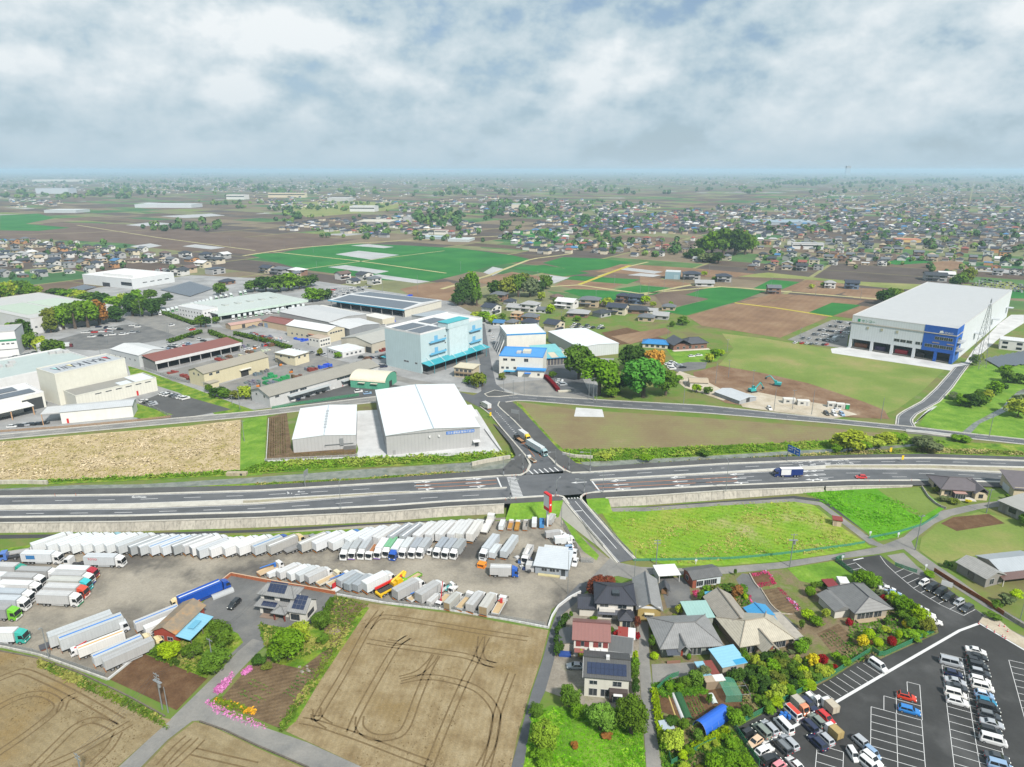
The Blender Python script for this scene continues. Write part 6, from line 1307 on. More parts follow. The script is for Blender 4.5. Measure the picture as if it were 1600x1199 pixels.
def truck_proto(kind):
 """kinds: big, semi (trailer alone), medium, flat (flatbed), open (open box), tractor"""
 if kind in VP:return VP[kind]
 P=[];W2=1.22
 def box(x0,x1,z0,z1,w=W2,strips=True):
  P.append(('cargo_box',Bx(x0,-w,z0,x1,w,z1).mesh('cargo_box',M_corr),'box'))
  P.append(('box_frame',Bx(x0-.03,-w-.03,z1-.10,x1+.03,-w+.07,z1+.03).box(x0-.03,w-.07,z1-.10,x1+.03,w+.03,z1+.03).box(x0-.03,-w-.03,z0-.06,x1+.03,-w+.03,z0+.10).box(x0-.03,w-.03,z0-.06,x1+.03,w+.03,z0+.10).box(x0-.05,-w-.04,z0+.101,x0+.06,-w+.06,z1-.101).box(x0-.05,w-.06,z0+.101,x0+.06,w+.04,z1-.101).box(x1-.06,-w-.04,z0+.101,x1+.05,-w+.06,z1-.101).box(x1-.06,w-.06,z0+.101,x1+.05,w+.04,z1-.101).mesh('box_frame',M_flat),'frame'))
  if strips:P.append(('roof_strip',Bx(x0+.15,-.22,z1,x1-.15,.22,z1+.035).mesh('roof_strip',M_flat),'strip'));
  for s in(-1,1):P.append(('rear_door',Bx(x0-.04,.03 if s>0 else-w+.08,z0+.12,x0-.005,w-.08 if s>0 else-.03,z1-.12).mesh('rear_door',M_flat),'door'))
 def wheels(xs,r=.5,w=.5,t=.98):
  for x in xs:
   for s in(-1,1):P.append(('wheel',(x,s*t,r),(r,w)))
 def chassis(x0,x1,z0=.62,z1=.98,w=.45):
  P.append(('chassis',Bx(x0,-w,z0,x1,w,z1).mesh('chassis',M_under),None))
 def guards(x0,x1):
  for s in(-1,1):P.append(('side_guard',Bx(x0,s*1.14-.03,.45,x1,s*1.14+.03,.85).mesh('side_guard',M_flat),'frame'))
 def rear(x):P.append(('rear_bumper',Bx(x-.1,-1.1,.42,x+.02,1.1,.62).mesh('rear_bumper',M_flat),'rear'))
 if kind=='big':chassis(.2,11.5);box(.05,9.45,1.06,3.72);P+=cab_parts(9.75,1.2,2.95,3.6,.5,2.15);wheels((2.1,3.3,8.5,10.7));guards(4.2,7.8);rear(.1)
 if kind=='bigflat':chassis(.2,11.0);P.append(('flat_bed',Bx(.05,-1.22,1.0,8.6,1.22,1.2).box(.05,-1.24,1.2,8.6,-1.18,1.6).box(.05,1.18,1.2,8.6,1.24,1.6).box(8.5,-1.17,1.2,8.6,1.17,2.2).mesh('flat_bed',M_flat),'box'));P+=cab_parts(9.0,1.2,2.8,0,.5,2.05);wheels((2.1,3.3,7.8,9.9));rear(.1)
 if kind=='semi':chassis(.2,12.4,.8,1.1);box(.05,12.6,1.14,3.76);wheels((1.6,2.9),.5);guards(4,9);rear(.1);P.append(('landing_leg',Bx(9.6,-.9,0,9.8,-.7,1.1).box(9.6,.7,0,9.8,.9,1.1).mesh('landing_leg',M_under),None))
 if kind=='rig':chassis(.2,14.6,.75,1.1);box(.05,12.3,1.14,3.76);P+=cab_parts(12.75,1.2,2.9,3.4,.5,2.1);wheels((1.6,2.9,10.9,13.8));guards(4,9);rear(.1)
 if kind=='tractor':chassis(0,5.4);P+=cab_parts(3.3,1.2,2.9,0,.5,2.1);wheels((1.2,4.4));P.append(('fifth_wheel',MB().cyl((1.3,0,.98),(1.3,0,1.12),.5,seg=10).mesh('fifth_wheel',M_under),None))
 if kind==med:chassis(.1,7.6,.5,.85);box(.05,6.0,.92,3.1,1.08);P+=cab_parts(6.2,1.05,2.35,2.95,.42,1.75);wheels((1.5,6.9),.4,.4,.85);guards(2.4,5.2);rear(.1)
 if kind==mfl:chassis(.1,7.6,.5,.85);P.append(('flat_bed',Bx(.05,-1.08,.86,5.9,1.08,1.02).box(.05,-1.1,1.02,5.9,-1.05,1.42).box(.05,1.05,1.02,5.9,1.1,1.42).box(5.8,-1.04,1.02,5.9,1.04,1.9).box(.0,-1.04,1.02,.06,1.04,1.42).mesh('flat_bed',M_flat),'box'));P.append(('bed_floor',Bx(.08,-1.03,1.021,5.78,1.03,1.05).mesh('bed_floor',M_flat),'load'));P+=cab_parts(6.1,1.05,2.3,0,.42,1.7);wheels((1.5,6.8),.4,.4,.85);rear(.1)
 if kind=='medopen':chassis(.1,7.6,.5,.85);mb=MB();mb.box(.05,-1.08,.9,5.9,-1.02,2.7).box(.05,1.02,.9,5.9,1.08,2.7).box(5.84,-1.01,.9,5.9,1.01,2.7).box(.05,-1.01,.9,.11,1.01,2.7).box(.12,-1.01,.9,5.83,1.01,1.0);P.append(('open_box',mb.mesh('open_box',M_corr),'box'));P+=cab_parts(6.15,1.05,2.3,0,.42,1.7);wheels((1.5,6.8),.4,.4,.85);rear(.1)
 if kind=='kei_box':chassis(.1,3.2,.35,.55);box(.02,2.0,.6,1.95,.7,False);P+=cab_parts(2.1,.68,1.75,0,.3,1.2);wheels((.7,2.75),.27,.2,.58)
 if kind=='kei_flat':chassis(.1,3.2,.35,.55);P.append(('flat_bed',Bx(.02,-.7,.58,2.0,.7,.66).box(.02,-.71,.66,2.0,-.68,.95).box(.02,.68,.66,2.0,.71,.95).box(.0,-.67,.66,.04,.67,.95).mesh('flat_bed',M_paint),'box'));P+=cab_parts(2.08,.68,1.75,0,.3,1.22);wheels((.7,2.75),.27,.2,.58)
 VP[kind]=P;return P
def place_vehicle(P,t,cols):
 for p in P:
  if p[0]=='wheel':
   wm,rm=wheel_mesh(*p[2]);o=put('wheel',wm,t,p[1]);put('rim',rm,o)
  else:put(p[0],p[1],t,col=cols.get(p[2])if p[2]else None)
GREYBOX,WB=C(192,196,198),C(236,240,242)
def truck(kind,px,py,head,label,box=WB,cab=C(239),strip=None,door=None,frame=None,load=C(206,180,140),group=None,end='rear',name='truck',rear=C(196,120,50),bumper=None,z=0.0,sc=1.0):
 """end tells which end of the vehicle stands on the pixel"""
 a=R(head);p=at(px,py,z);P=truck_proto(kind);L={'big':11.9,'bigflat':11,'semi':12.6,'rig':14.9,'tractor':5.4,med:8,mfl:7.8,'medopen':7.9,'kei_box':3.3,'kei_flat':3.3}[kind]*sc
 if end=='front':p=p-V((math.cos(a),math.sin(a),0))*L
 if end=='mid':p=p-V((math.cos(a),math.sin(a),0))*L/2
 t=thing('semi_trailer' if kind=='semi' else name,label,'trailer' if kind=='semi' else 'truck',p,a,group)
 if sc!=1:t.scale=(sc,sc,sc)
 place_vehicle(P,t,{'box':box,'cab':cab,'strip':strip or tuple(k*.86 for k in box),'door':door or tuple(k*.96 for k in box),'frame':frame or tuple(k*.88 for k in box),'load':load,'rear':rear,'bumper':bumper or cab})
 return t
 # ---- north row, tails to the yard (pixels of the tail; heading fans out from west to east)
GA,GB,GC=C(178,182,184),C(204,208,210),C(160,164,168)
NROW=[(52,867,'big',WB,0,0),(76,868,'big',WB,0,0),(95,868,'big',WB,0,0),(113,868,'big',WB,C(231),0),(131,868,'big',WB,0,C(150,200,210)),(149,868,'big',WB,0,0),(167,868,'big',WB,0,0),(185,869,'big',C(214,218,220),0,0),
 (204,871,'big',GA,C(120,124,126),0),(219,871,'big',GB,C(123),0),(236,871,'big',C(222,226,230),C(242),0),(254,871,'big',C(224,228,232),C(242),0),(271,870,'big',GA,C(121),0),(288,869,'big',C(206),C(236),0),(300,871.5,'big',C(240),C(150,154,160),0),(311,875.5,'big',C(214,218,222),C(140,146,152),0),(329,874,'big',C(238),C(235),0),(351,872.5,'big',C(239),C(233),0),(373,871,'big',C(240),C(238),C(240)),
 (397,870.5,'big',GB,C(229),C(40,84,170)),(421,869.5,'big',C(186,184,180),C(228,228,222),C(236,214,160)),(446,867,'bigflat',C(151),0,C(150,152,156)),(469.5,866,'big',C(198,196,190),C(160,166,172),C(200,206,220)),(491.5,864.5,'big',C(236,238,242),C(238,240,244),0),(517.5,863.5,'big',WB,C(244,240,236),C(40,120,200)),
 (543,860,'big',C(232,236,238),0,0),(565.5,857.5,'big',C(232,236,242),C(238,240,246),0),(587.5,856,'big',C(227),C(231),0),(610,854.5,'big',C(172,176,180),C(214,218,220),0),(629,854,'big',C(168,172,176),C(206,210,212),0),(650,852.5,'big',C(231),C(235),0),(669,851.5,'big',C(227),C(233),0),(685.5,851,'big',C(231),C(235),0),(704,850.5,'big',C(229),C(235),0),(717.5,850,'big',C(226),C(234,234,228),0),(733.5,850.5,'big',C(232,230,226),C(240,236,230),0)]
hd=itp([(0,47),(200,49),(330,45),(470,46),(540,52),(600,58),(650,64),(700,70),(760,76)])
def shade(c):
 m=max(c);return wht if m>C(218)[0]else 'pale grey' if m>C(190)[0]else gy
for i,(x,y,k,bx,dr,cb)in enumerate(NROW):
 cn=''
 if cb:cn={0:'',C(150,200,210):' with turquoise cab',C(40,84,170):' with blue cab',C(236,214,160):' with cream cab',C(40,120,200):' with bright blue cab roof',C(240):'',C(150,152,156):'',C(200,206,220):' with bluish cab'}.get(cb,'')
 kd='flatbed lorry with empty deck' if k=='bigflat' else 'box lorry'
 o_=ORD[i]+' from the west' if i<18 else ORD[len(NROW)-1-i]+' from the east'
 truck(k,x,y,hd(x),f'{shade(bx)} {kd}{cn} along the retaining wall, {o_}',bx,cb or C(239),(C(120,160,205)if i in(10,11,19)else C(250)if max(bx)<C(215)[0]else tuple(v*.82 for v in bx)),dr or None,group='box lorries along the retaining wall',rear=C(196,130,60)if i%3 else C(120,110,104))
truck('bigflat',756,836.5,77,'white tipper lorry with empty deck at the east end of the wall row',C(232,230,226),rear=C(90,84,80))
# ---- front row facing the yard
FROW=[(536,877.5,med,C(196,200,202),0,'grey box'),(549,876.3,med,C(190,194,196),0,'grey box'),(563,876.2,med,C(196,200,204),0,'grey box'),(575.7,876.6,mfl,C(219),0,'brown loaded flatbed'),(588.7,875.5,med,C(240,242,246),0,'white box'),(602,873.5,med,C(130,196,150),0,'green box'),(612.5,877.6,med,C(236,244,248),C(30,90,190),'white box and blue cab'),(627.5,874.4,med,C(222,226,228),0,'pale grey box'),(642,874.6,med,C(176,182,190),0,'blue grey box'),(654.5,874.4,med,C(190,194,198),0,'grey box'),(681,873.8,med,C(172,180,190),0,'blue grey box'),(694,875.2,med,C(178,184,192),0,'blue grey box'),(707,875.8,med,C(180,184,186),0,'grey box')]
hf=itp([(530,264),(610,258),(660,254),(710,250),(760,246)])
for i,(x,y,k,bx,cb,ds)in enumerate(FROW):
 truck(k,x,y,hf(x),f'medium lorry with {ds} facing the yard, {ORD[i]} from the west',bx,cb or C(240),end='front',load=C(180,120,76),group='medium lorries facing the yard',sc=1.04,bumper=C(150,120,190)if i in(1,4)else None)
truck('kei_flat',670,868.5,254,'tiny white pickup tucked between the medium lorries facing the yard',C(240),end='front')
# ---- crosswise group by the yard office
truck(med,768,876,70,'small white container lorry between two long grey trailers',C(224,230,234),sc=.9)
truck('semi',786,876,69,'long pale grey trailer beside the open topped box, east of its pair',C(206,212,216),strip=C(186,192,198),sc=.86)
truck('big',753.5,878,249,'long grey box lorry with white cab roof and orange rack in front',C(206,212,218),C(232,236,240),end='front',sc=.97)
t=thing('fork_rack','orange steel rack standing in front of the long grey box lorry','rack',at(753,886),R(-20));part('frame',Bx(-1.2,-1,0,1.2,1,.12).box(-1.2,-1,.121,-1.05,-.85,1.3).box(1.05,-1,.121,1.2,-.85,1.3).box(-1.2,.85,.121,-1.05,1,1.3).box(1.05,.85,.121,1.2,1,1.3),M_flat,t,C(240,140,30));part('deck',Bx(-1.25,-1.05,1.3,1.25,1.05,1.42),M_flat,t,C(244,150,36))
truck(med,788,899.8,-3,'grey sided box lorry with bright blue cab crossing the open yard',C(205),C(30,96,196),end='mid',sc=1.06,strip=C(231))
truck('medopen',819,883,254,'white open topped box truck among scrap piles beside the yard office',C(239),end='front',sc=1.0)
for i,(x,y,k,bx,cb,ds)in enumerate(((782.5,831,med,WB,0,'small white box truck at the west end of the top row by the sign'),(796,830,mfl,C(206,176,160),0,'small flatbed truck with pinkish deck in the top row by the sign'),(807,831,mfl,C(200,150,60),0,'small truck with orange boom parts in the top row by the sign'),(820,831,'medopen',C(190,186,180),0,'pump truck with round tank in the top row by the sign'),(834.5,827,med,WB,0,'white box truck under the red pylon sign'),(846.5,828,'medopen',C(90,160,220),C(40,130,210),'blue and white truck beside the red pylon sign'))):
 truck(k,x,y,itp([(780,80),(850,88)])(x),ds,bx,cb or C(240),sc=.72,load=C(190,140,60))
truck(med,852,842,14,'grey box truck pointing at the fence below the pylon sign',C(195),sc=.8);truck(med,866,851,12,'white box truck beside the grey one pointing at the fence',WB,sc=.85);truck(med,857,823,70,'pale grey box truck leaning to the fence beside the pylon sign',C(201),sc=.8)
# ---- south row, tails to the brown field
SROW=[(404,902,mfl,C(226,200,170),47,'flatbed lorry with blue crane','blue'),(419,905,med,WB,48,'small white box truck',.6),(436,908,med,C(225),48,'cream white box lorry',0),(452.5,910.5,med,WB,48,'white box lorry',0),(466,912.5,med,C(212,216,218),48,'pale grey box lorry',0),(480.5,915,med,C(207),48,'grey ribbed box lorry',0),(496.5,918,mfl,C(226,220,206),48,'cream flatbed lorry with bare boards',0),(513,920,mfl,C(225),49,'white flatbed lorry with blue crane boom','blue'),(530,921,med,C(190,196,202),52,'grey box lorry with open red tailgate',0),(542,927,med,C(170,178,184),60,'bluish grey box lorry',0),(555.5,928.5,med,C(176,182,188),60,'grey box lorry',0),(570,929,med,WB,46,'large plain white box lorry',1.25),(617.5,941,med,C(193),47,'ribbed aluminium box lorry',1.25),(639,943.5,mfl,C(225),48,'white flatbed lorry with boards','blue'),(654,946.5,med,C(191),52,'ribbed aluminium box lorry',1.25),(670,950.5,med,C(217),60,'short pale grey container truck',.7),(698,956,med,C(196,196,190),62,'grey box lorry with tan doors',.9),(716,957,mfl,C(196,200,202),64,'silver dropside lorry with orange headboard',0),(733.5,960.5,med,C(203),66,'silver grey box lorry',1.05),(754.5,965.5,med,C(206,204,198),70,'tan doored box lorry',1.1),(773.5,965,mfl,C(235),72,'white flatbed lorry with red crane','red')]
def crane(t,col,x=5.4,up=1.5,ln=4.6,back=True):
 part('crane_column',Bx(x-.3,-.3,1.0,x+.3,.3,2.4),M_paint,t,col);part('crane_boom',MB().cyl((x,0,2.3),(x-ln if back else x+ln,.15,2.3+up),.22,.14,seg=6),M_paint,t,col)
for i,(x,y,k,bx,hdg,ds,ex)in enumerate(SROW):
 o_=ORD[i]+' from the west'
 t=truck(k,x,y,hdg,f'{ds} at the yard\'s south edge, {o_}',bx,C(239)if i!=6 else C(236,224,190),group='lorries along the south edge',sc=ex if isinstance(ex,float)and ex else 1.0,door=C(170,150,116)if 'tan door' in ds else None)
 if ex=='blue':crane(t,C(50,120,210),up=.4)
 if ex=='red':crane(t,C(214,40,50),up=.8,ln=2.2)
 if 'open red' in ds:part('tail_lift',Bx(-2.0,-1.0,.5,-.1,1.0,.6),M_flat,t,C(220,224,226));part('red_flap',Bx(-1.6,.9,.61,-.3,1.05,2.2),M_flat,t,C(200,30,40))
t=truck(mfl,684,952,248,'white crane truck with raised red boom facing the field edge',C(200,204,206),end='front',sc=.8);crane(t,C(206,40,60),up=6.5,ln=1.5)
truck('kei_flat',703,928,240,'little white pickup behind the red crane truck in the yard',C(238),end='front');truck('kei_flat',694,925,40,'little white pickup with teal load behind the grey lorries',C(100,190,190),sc=1.1)
truck(mfl,629,917,230,'green cabbed flatbed lorry behind the ribbed aluminium lorries',C(110,180,40),C(120,196,40),end='front',sc=.9)
# yellow drilling machine
t=thing('drilling_rig','bright yellow piling machine with folded red mast beside the large white lorry','drilling rig',at(590,934),R(46));YL=C(248,200,20)
part('chassis',Bx(0,-1.2,.8,8.6,1.2,1.3),M_flat,t,YL);part('deck',Bx(.6,-.7,1.301,5.0,.7,1.7),M_flat,t,C(69));part('cab',MB().prism([(6.2,1.3),(8.4,1.3),(8.3,2.4),(7.9,3.2),(6.3,3.2)],-1.15,.1),M_paint,t,YL);part('windscreen',MB().slab((8.42,-1.0,1.9),(8.42,0,1.9),(7.98,0,3.0),(7.98,-1.0,3.0),.03),M_glassc,t)
part('engine_hood',Bx(5.0,-1.1,1.301,6.15,1.1,2.6),M_paint,t,C(236,184,16));part('mast',Bx(-.2,.5,2.3,9.6,1.0,2.9),M_paint,t,C(226,40,30));part('mast_head',MB().cyl((9.5,.75,2.2),(10.6,.75,3.4),.75,.5,seg=8),M_paint,t,YL);part('boom',MB().cyl((5.2,.4,2.5),(9.8,.5,4.0),.35,.25,seg=6),M_paint,t,YL)
for s in(-1,1):part('outrigger',Bx(.2,s*1.25-.15,.1,.6,s*1.25+.15,1.4),M_flat,t,YL)
for x in(1.5,2.7,7.2):
 for s in(-1,1):wm,rm=wheel_mesh(.5,.4);o=put('wheel',wm,t,(x,s,.5));put('rim',rm,o)
 # ---- western block, noses to the east
WROW=[(127,946,'white box lorry with green bumper at the near corner of the western block',C(209),0,C(40,150,100)),(138,934,'white box lorry with orange red cab in the western block',C(213),C(226,84,54),C(236,220,210)),(142.5,923,'pale grey box lorry with turquoise cab in the western block',C(206,206,200),C(70,200,206),0),(146.5,914,'grey box lorry with white cab and blue bumper in the western block',C(197),0,C(50,70,150)),(153,905,'white box lorry with dark red cab at the far corner of the western block',WB,C(186,24,44),C(190,150,90)),
 (31,968,'grey box lorry with lime green cab roof at the near end of the second file',C(171),C(126,206,50),C(227)),(46,953,'pale box lorry with white cab and silver front in the second file',C(206,212,218),0,0),(54,942,'silver roofed box lorry with white cab, third in the second file',C(190,198,206),0,0),(65,929,'white roofed box lorry with white cab, fourth in the second file',C(235),0,0),(71,917,'grey roofed box lorry with white cab, fifth in the second file',C(190),0,0),(93,907,'warm grey box lorry with white rounded cab at the far end of the second file',C(179),0,0),
 (42,900,'white box lorry with teal cab in the far western file',C(207),C(20,160,136),0),(24,915,'white box lorry in the far western file at the frame edge',WB,0,0),(12,932,'grey box lorry in the far western file at the frame edge',C(176,186,198),0,0)]
for(x,y,lb,bx,cb,bp)in WROW:truck('big',x,y,-3.5,lb,bx,cb or C(241),end='front',bumper=bp or None,group='lorries of the western block',strip=tuple(v*1.06 for v in bx))
t=truck('big',196,885,-2,'long white lorry with red lettering on its side beyond the western block',C(216,220,224),end='front')
o=put(ltr,text_mesh('TOYO',1.0,M_lred),t,(1.4,-1.25,2.6));o.rotation_euler=(R(90),0,0)
t=truck('big',98,880,-2,'white lorry with a blue side panel in the rear of the western block',C(232,236,240),end='front');part('blue_panel',Bx(1.6,-1.26,1.9,4.4,-1.235,3.2),M_flat,t,C(60,130,190))
truck('tractor',118,884,178,'white tractor unit facing west between two long white lorries',end='mid',name='tractor_unit');truck('tractor',17,874,200,'blue tractor unit at the west end of the yard',cab=C(92,132,210),end='mid',name='tractor_unit');truck('bigflat',34,866,20,'white flatbed lorry standing behind the blue tractor unit',C(179),end='mid',sc=.8)
truck('big',44,1003,2,'white box lorry with turquoise cab alone near the western kerb',WB,C(64,190,176),end='front')
# ---- trailers in the southwest corner
S_='in the southwest yard corner'
truck('semi',79,1015,42,f'westernmost plain grey semi trailer {S_}',C(206,210,212),sc=1.14);truck('semi',96,1020,42,f'grey semi trailer with blue roof stripe {S_}, beside the plain one',C(202,206,208),strip=C(70,140,220),sc=1.14,door=C(236,232,214),rear=C(150,100,70))
t=truck(mfl,111,1026,222,f'white crane truck with folded red boom {S_}',C(120,60,50),end='front',sc=.85);crane(t,C(220,30,40),x=6.3,up=.9,ln=3)
truck('semi',124,1030,42,f'white semi trailer with an orange roof stripe {S_}',C(240,238,234),strip=C(244,166,50),sc=.82);truck('tractor',184,990,42,f'white and blue tractor unit ahead of the orange striped trailer',cab=C(232,234,238),end='mid',name='tractor_unit',bumper=C(80,120,190))
truck('rig',148,1044,45,f'grey box rig with broad blue roof stripe and cream cab {S_}',C(206,210,212),C(240,222,176),C(60,136,222),door=C(237),sc=.9);truck('rig',164,1050,45,f'grey box rig with cream and green cab next to the plot of tilled soil',C(191),C(242,224,170),door=C(238),sc=.92,bumper=C(30,110,80))
truck('rig',213,990,44,'grey box rig with thin blue roof stripe beside the brick red shed',C(207),C(40,60,110),C(80,140,214),door=C(238),sc=.88);truck('rig',228,997,44,'white reefer rig squeezed against the brick red shed',C(241),C(236),door=C(231),sc=.84)
truck('rig',268,950,222,'grey box rig with cream cab facing the southwest beside the blue trailer',C(205),C(246,222,170),end='front',sc=.72);truck('rig',281,952,46,'royal blue curtain sided rig with a white roof stripe by the brick wall',C(24,86,190),C(24,80,176),C(226,232,240),frame=C(16,70,160),sc=.95)
t=thing('steel_deck','dark flat steel deck lying beside the westernmost grey trailer','deck',at(62,1016),R(42));part('deck',Bx(0,-1.2,.5,6,1.2,.7),M_flat,t,C(86,86,92));part('stack',Bx(.1,-1.1,0,5.9,1.1,.5),M_flat,t,C(130,80,66))
# ---- vehicles on the roads
truck('big',1252,744,182.5,'dark blue and white box lorry driving along the highway',C(28,56,130),C(24,50,116),C(235),end='rear',z=HZ(1240),sc=.92)
big=[o for o in COL.objects if o.get('label')=='dark blue and white box lorry driving along the highway'][0];part('white_panel',Bx(5.2,-1.245,1.1,9.4,1.245,3.66),M_flat,big,C(237));part('roof_sheet',Bx(.1,-1.2,3.73,9.4,1.2,3.78),M_flat,big,C(236))
truck('rig',853,714,-58,'white curtain sided rig with teal skirts waiting at the crossing',C(226,230,232),C(170,196,200),frame=C(20,130,140),end='front',z=2.5,sc=.9,bumper=C(20,130,140))
truck(med,826,690,-62,'box truck with yellow cab waiting behind the teal skirted rig',C(230),C(244,206,40),end='front',z=1.2);truck(mfl,818,694,118,'black dump truck carrying sand up the north leg',C(31),C(34,36,40),load=C(176,136,96),end='rear',z=1.4,sc=.95)
truck(mfl,836,724,120,'small white pickup truck with brown load turning into the north leg',C(236,228,208),C(239),load=C(110,84,64),end='rear',z=2.75,sc=.72);truck(med,765,641,122,'white box truck driving north at the traffic island',C(227),end='rear',z=.1)
# == CARS
def car_proto(kind):
 k='car_'+kind
 if k in VP:return VP[k]
 S={ # length, half width, belt, roof height, bonnet height, x: tail, roof rear, roof front, cowl, nose
 sdn:(4.6,.87,.92,1.42,.88,.75,1.45,2.75,3.5,.95),'hatch':(4.0,.85,.95,1.5,.92,.12,.55,2.35,3.05,.98),'van':(4.6,.86,1.05,1.86,1.0,.06,.22,3.2,3.85,1.05),'suv':(4.5,.91,1.05,1.68,1.05,.1,.5,2.75,3.4,1.08),
 'kei':(3.4,.74,1.0,1.72,.98,.05,.2,2.35,2.85,1.0),'wagon':(4.5,.86,.95,1.5,.92,.1,.5,2.75,3.4,.98),'bigvan':(5.0,.9,1.1,2.05,1.1,.05,.2,3.95,4.55,1.15)}[kind]
 L,w,zb,zr,zh,xt,xr0,xr1,xc,zt=S;P=[]
 def sec(x,z1,ww):return[(x,-ww*.93,.22),(x,-ww,.42),(x,-ww,z1-.16),(x,-ww*.92,z1),(x,ww*.92,z1),(x,ww,z1-.16),(x,ww,.42),(x,ww*.93,.22)]
 mb=MB().loft([sec(.0,zt-.12,w*.9),sec(.18,zt,w*.98),sec(xt+.3,zb,w),sec(xc-.1,zb,w),sec(xc+.15,zh+.02,w*.99),sec(L-.45,zh-.10,w*.96),sec(L-.12,zh-.22,w*.9),sec(L,zh-.34,w*.82)])
 bw,rw=w*.92,w*.74;bt=[(xt,zb),(xr0,zr),(xr1,zr),(xc,zb)]
 lo=[(xt,-bw,zb-.02),(xt,bw,zb-.02),(xc,bw,zb-.02),(xc,-bw,zb-.02)];hi=[(xr0,-rw,zr),(xr0,rw,zr),(xr1,rw,zr),(xr1,-rw,zr)]
 mb.add(lo+hi,[(0,4,5,1),(1,5,6,2),(2,6,7,3),(3,7,4,0)])
 rz=zr+.05;hi2=[(xr0+.1,-rw*.85,rz),(xr0+.1,rw*.85,rz),(xr1-.12,rw*.85,rz),(xr1-.12,-rw*.85,rz)]
 mb.add(hi+hi2,[(0,4,5,1),(1,5,6,2),(2,6,7,3),(3,7,4,0),(4,7,6,5)])
 P.append(('body',mb.mesh('body',M_paint),'body'))
 def lerp(a,b,t):return tuple(a[i]+(b[i]-a[i])*t for i in range(3))
 def pane(nm,a,b,c,d,u0,u1,v0,v1,th=.02):
  q=lambda u,v:lerp(lerp(a,b,u),lerp(d,c,u),v)
  P.append((nm,MB().slab(q(u0,v0),q(u1,v0),q(u1,v1),q(u0,v1),th).mesh(nm,M_glassc),None))
 pane('windscreen',lo[3],lo[2],hi[2],hi[3],.06,.94,.14,.95);pane('rear_window',lo[1],lo[0],hi[0],hi[1],.1,.9,.22,.9)
 pane('side_window',lo[0],lo[3],hi[3],hi[0],.07,.48,.16,.88);pane('side_window',lo[0],lo[3],hi[3],hi[0],.51,.90,.16,.88);pane('side_window',lo[2],lo[1],hi[1],hi[2],.10,.49,.16,.88);pane('side_window',lo[2],lo[1],hi[1],hi[2],.52,.93,.16,.88)
 r=.31 if kind!='kei' else.28
 for x in(.78 if L>3.6 else.6,L-.85 if L>3.6 else L-.62):
  for s in(-1,1):P.append(('wheel',(x,s*(w-.08),r),(r,.2)))
 for s in(-1,1):
  P.append(('headlight',Bx(L-.16,s*w*.68-.16,zh-.36,L-.04,s*w*.68+.16,zh-.2).mesh('headlight',M_lamp),None));P.append(('tail_light',Bx(-.02,s*w*.74-.12,zt-.34,.06,s*w*.74+.12,zt-.12).mesh('tail_light',M_tail),None))
 P.append(('number_plate',Bx(-.035,-.17,.5,-.005,.17,.66).mesh('number_plate',M_flat),'plate'))
 VP[k]=P;return P
CARC={wht:C(240),'silver':C(186,190,196),'black':(.012,.013,.015),dgy:C(66,70,76),gy:C(126,130,134),nv:C(34,42,76),'red':C(214,44,44),'blue':C(44,134,214),'teal':C(30,140,180),'orange':C(222,66,36),'beige':C(232,200,168),'green grey':C(140,150,140),'pink':C(236,150,160),'pale blue':C(150,180,214),'pearl':C(246,244,240)}
def car(kind,px,py,head,label,col,group=None,roof=None,end='mid',z=0.0,plate=None):
 L={sdn:4.6,'hatch':4.0,'van':4.6,'suv':4.5,'kei':3.4,'wagon':4.5,'bigvan':5.0}[kind];a=R(head)
 t=thing('car' if kind not in('van','bigvan')else 'van',label,'car' if kind not in('van','bigvan')else 'van',at(px,py,z)-V((math.cos(a),math.sin(a),0))*L/2,a,group)
 place_vehicle(car_proto(kind),t,{'body':CARC[col],'plate':plate or C(232,232,226)})
 if roof:
  S={'hatch':(.68,2.2,.54,1.56),'bigvan':(.35,3.8,.57,2.11),'suv':(.65,2.6,.58,1.74),'van':(.4,3.0,.53,1.92)}[kind];part('roof_panel',Bx(S[0],-S[2],S[3]-.006,S[1],S[2],S[3]+.012),M_paint,t,CARC[roof])
 return t
row=math.degrees(math.atan2(*reversed((at(1518,1114)-at(1480,1104)).xy))) # direction of the bays
LB='in the western car park bays'
for(kind,x,y,col,ds,rf)in(('bigvan',1485,1039,'silver','silver passenger van at the top',None),('hatch',1489,1056,nv,'navy hatchback below the silver van',None),(sdn,1492,1068,'silver','silver sedan under the navy hatchback',None),(sdn,1495,1077,dgy,'dark blue grey sedan wedged between silver and white',None),('van',1492,1088,'pearl','white minivan above the white crossover',None),('suv',1495,1100,wht,'white crossover at the bottom',None)):car(kind,x,y,row,f'{ds} {LB}',col,'cars in the western column of bays',rf)
for(kind,x,y,col,ds,rf)in((sdn,1524,1020,wht,'white sedan at the top',None),(sdn,1526,1029,'black','black sedan second from the top',None),('hatch',1523,1036,'black','short black hatchback third from the top',None),('suv',1527,1044,'black','black crossover fourth from the top',None),('suv',1530,1055,dgy,'charcoal crossover with silver roof','silver'),('suv',1530,1067,wht,'white crossover with long dark side windows',None),('van',1534.5,1077,'pearl','pearl white minivan in the middle',None),('hatch',1537,1089,'pale blue','pale blue hatchback with white roof',wht),('hatch',1541,1100,'teal','turquoise hatchback',None),('van',1543.5,1110,'black','black minivan under the turquoise hatchback',None),('suv',1545,1122,dgy,'black crossover with grey roof',gy),(sdn,1549,1134,'silver','silver sedan with white roof line',None),('wagon',1546.5,1145,'black','black estate car',None),('bigvan',1551,1161,wht,'large white minivan second from the bottom edge',None),(sdn,1557,1187,dgy,'dark grey sedan near the frame bottom',None),('van',1562,1201,'pale blue','bluish white van cut by the frame bottom',None)):car(kind,x,y,row,f'{ds} in the full eastern bays',col,'cars in the eastern column of bays',rf)
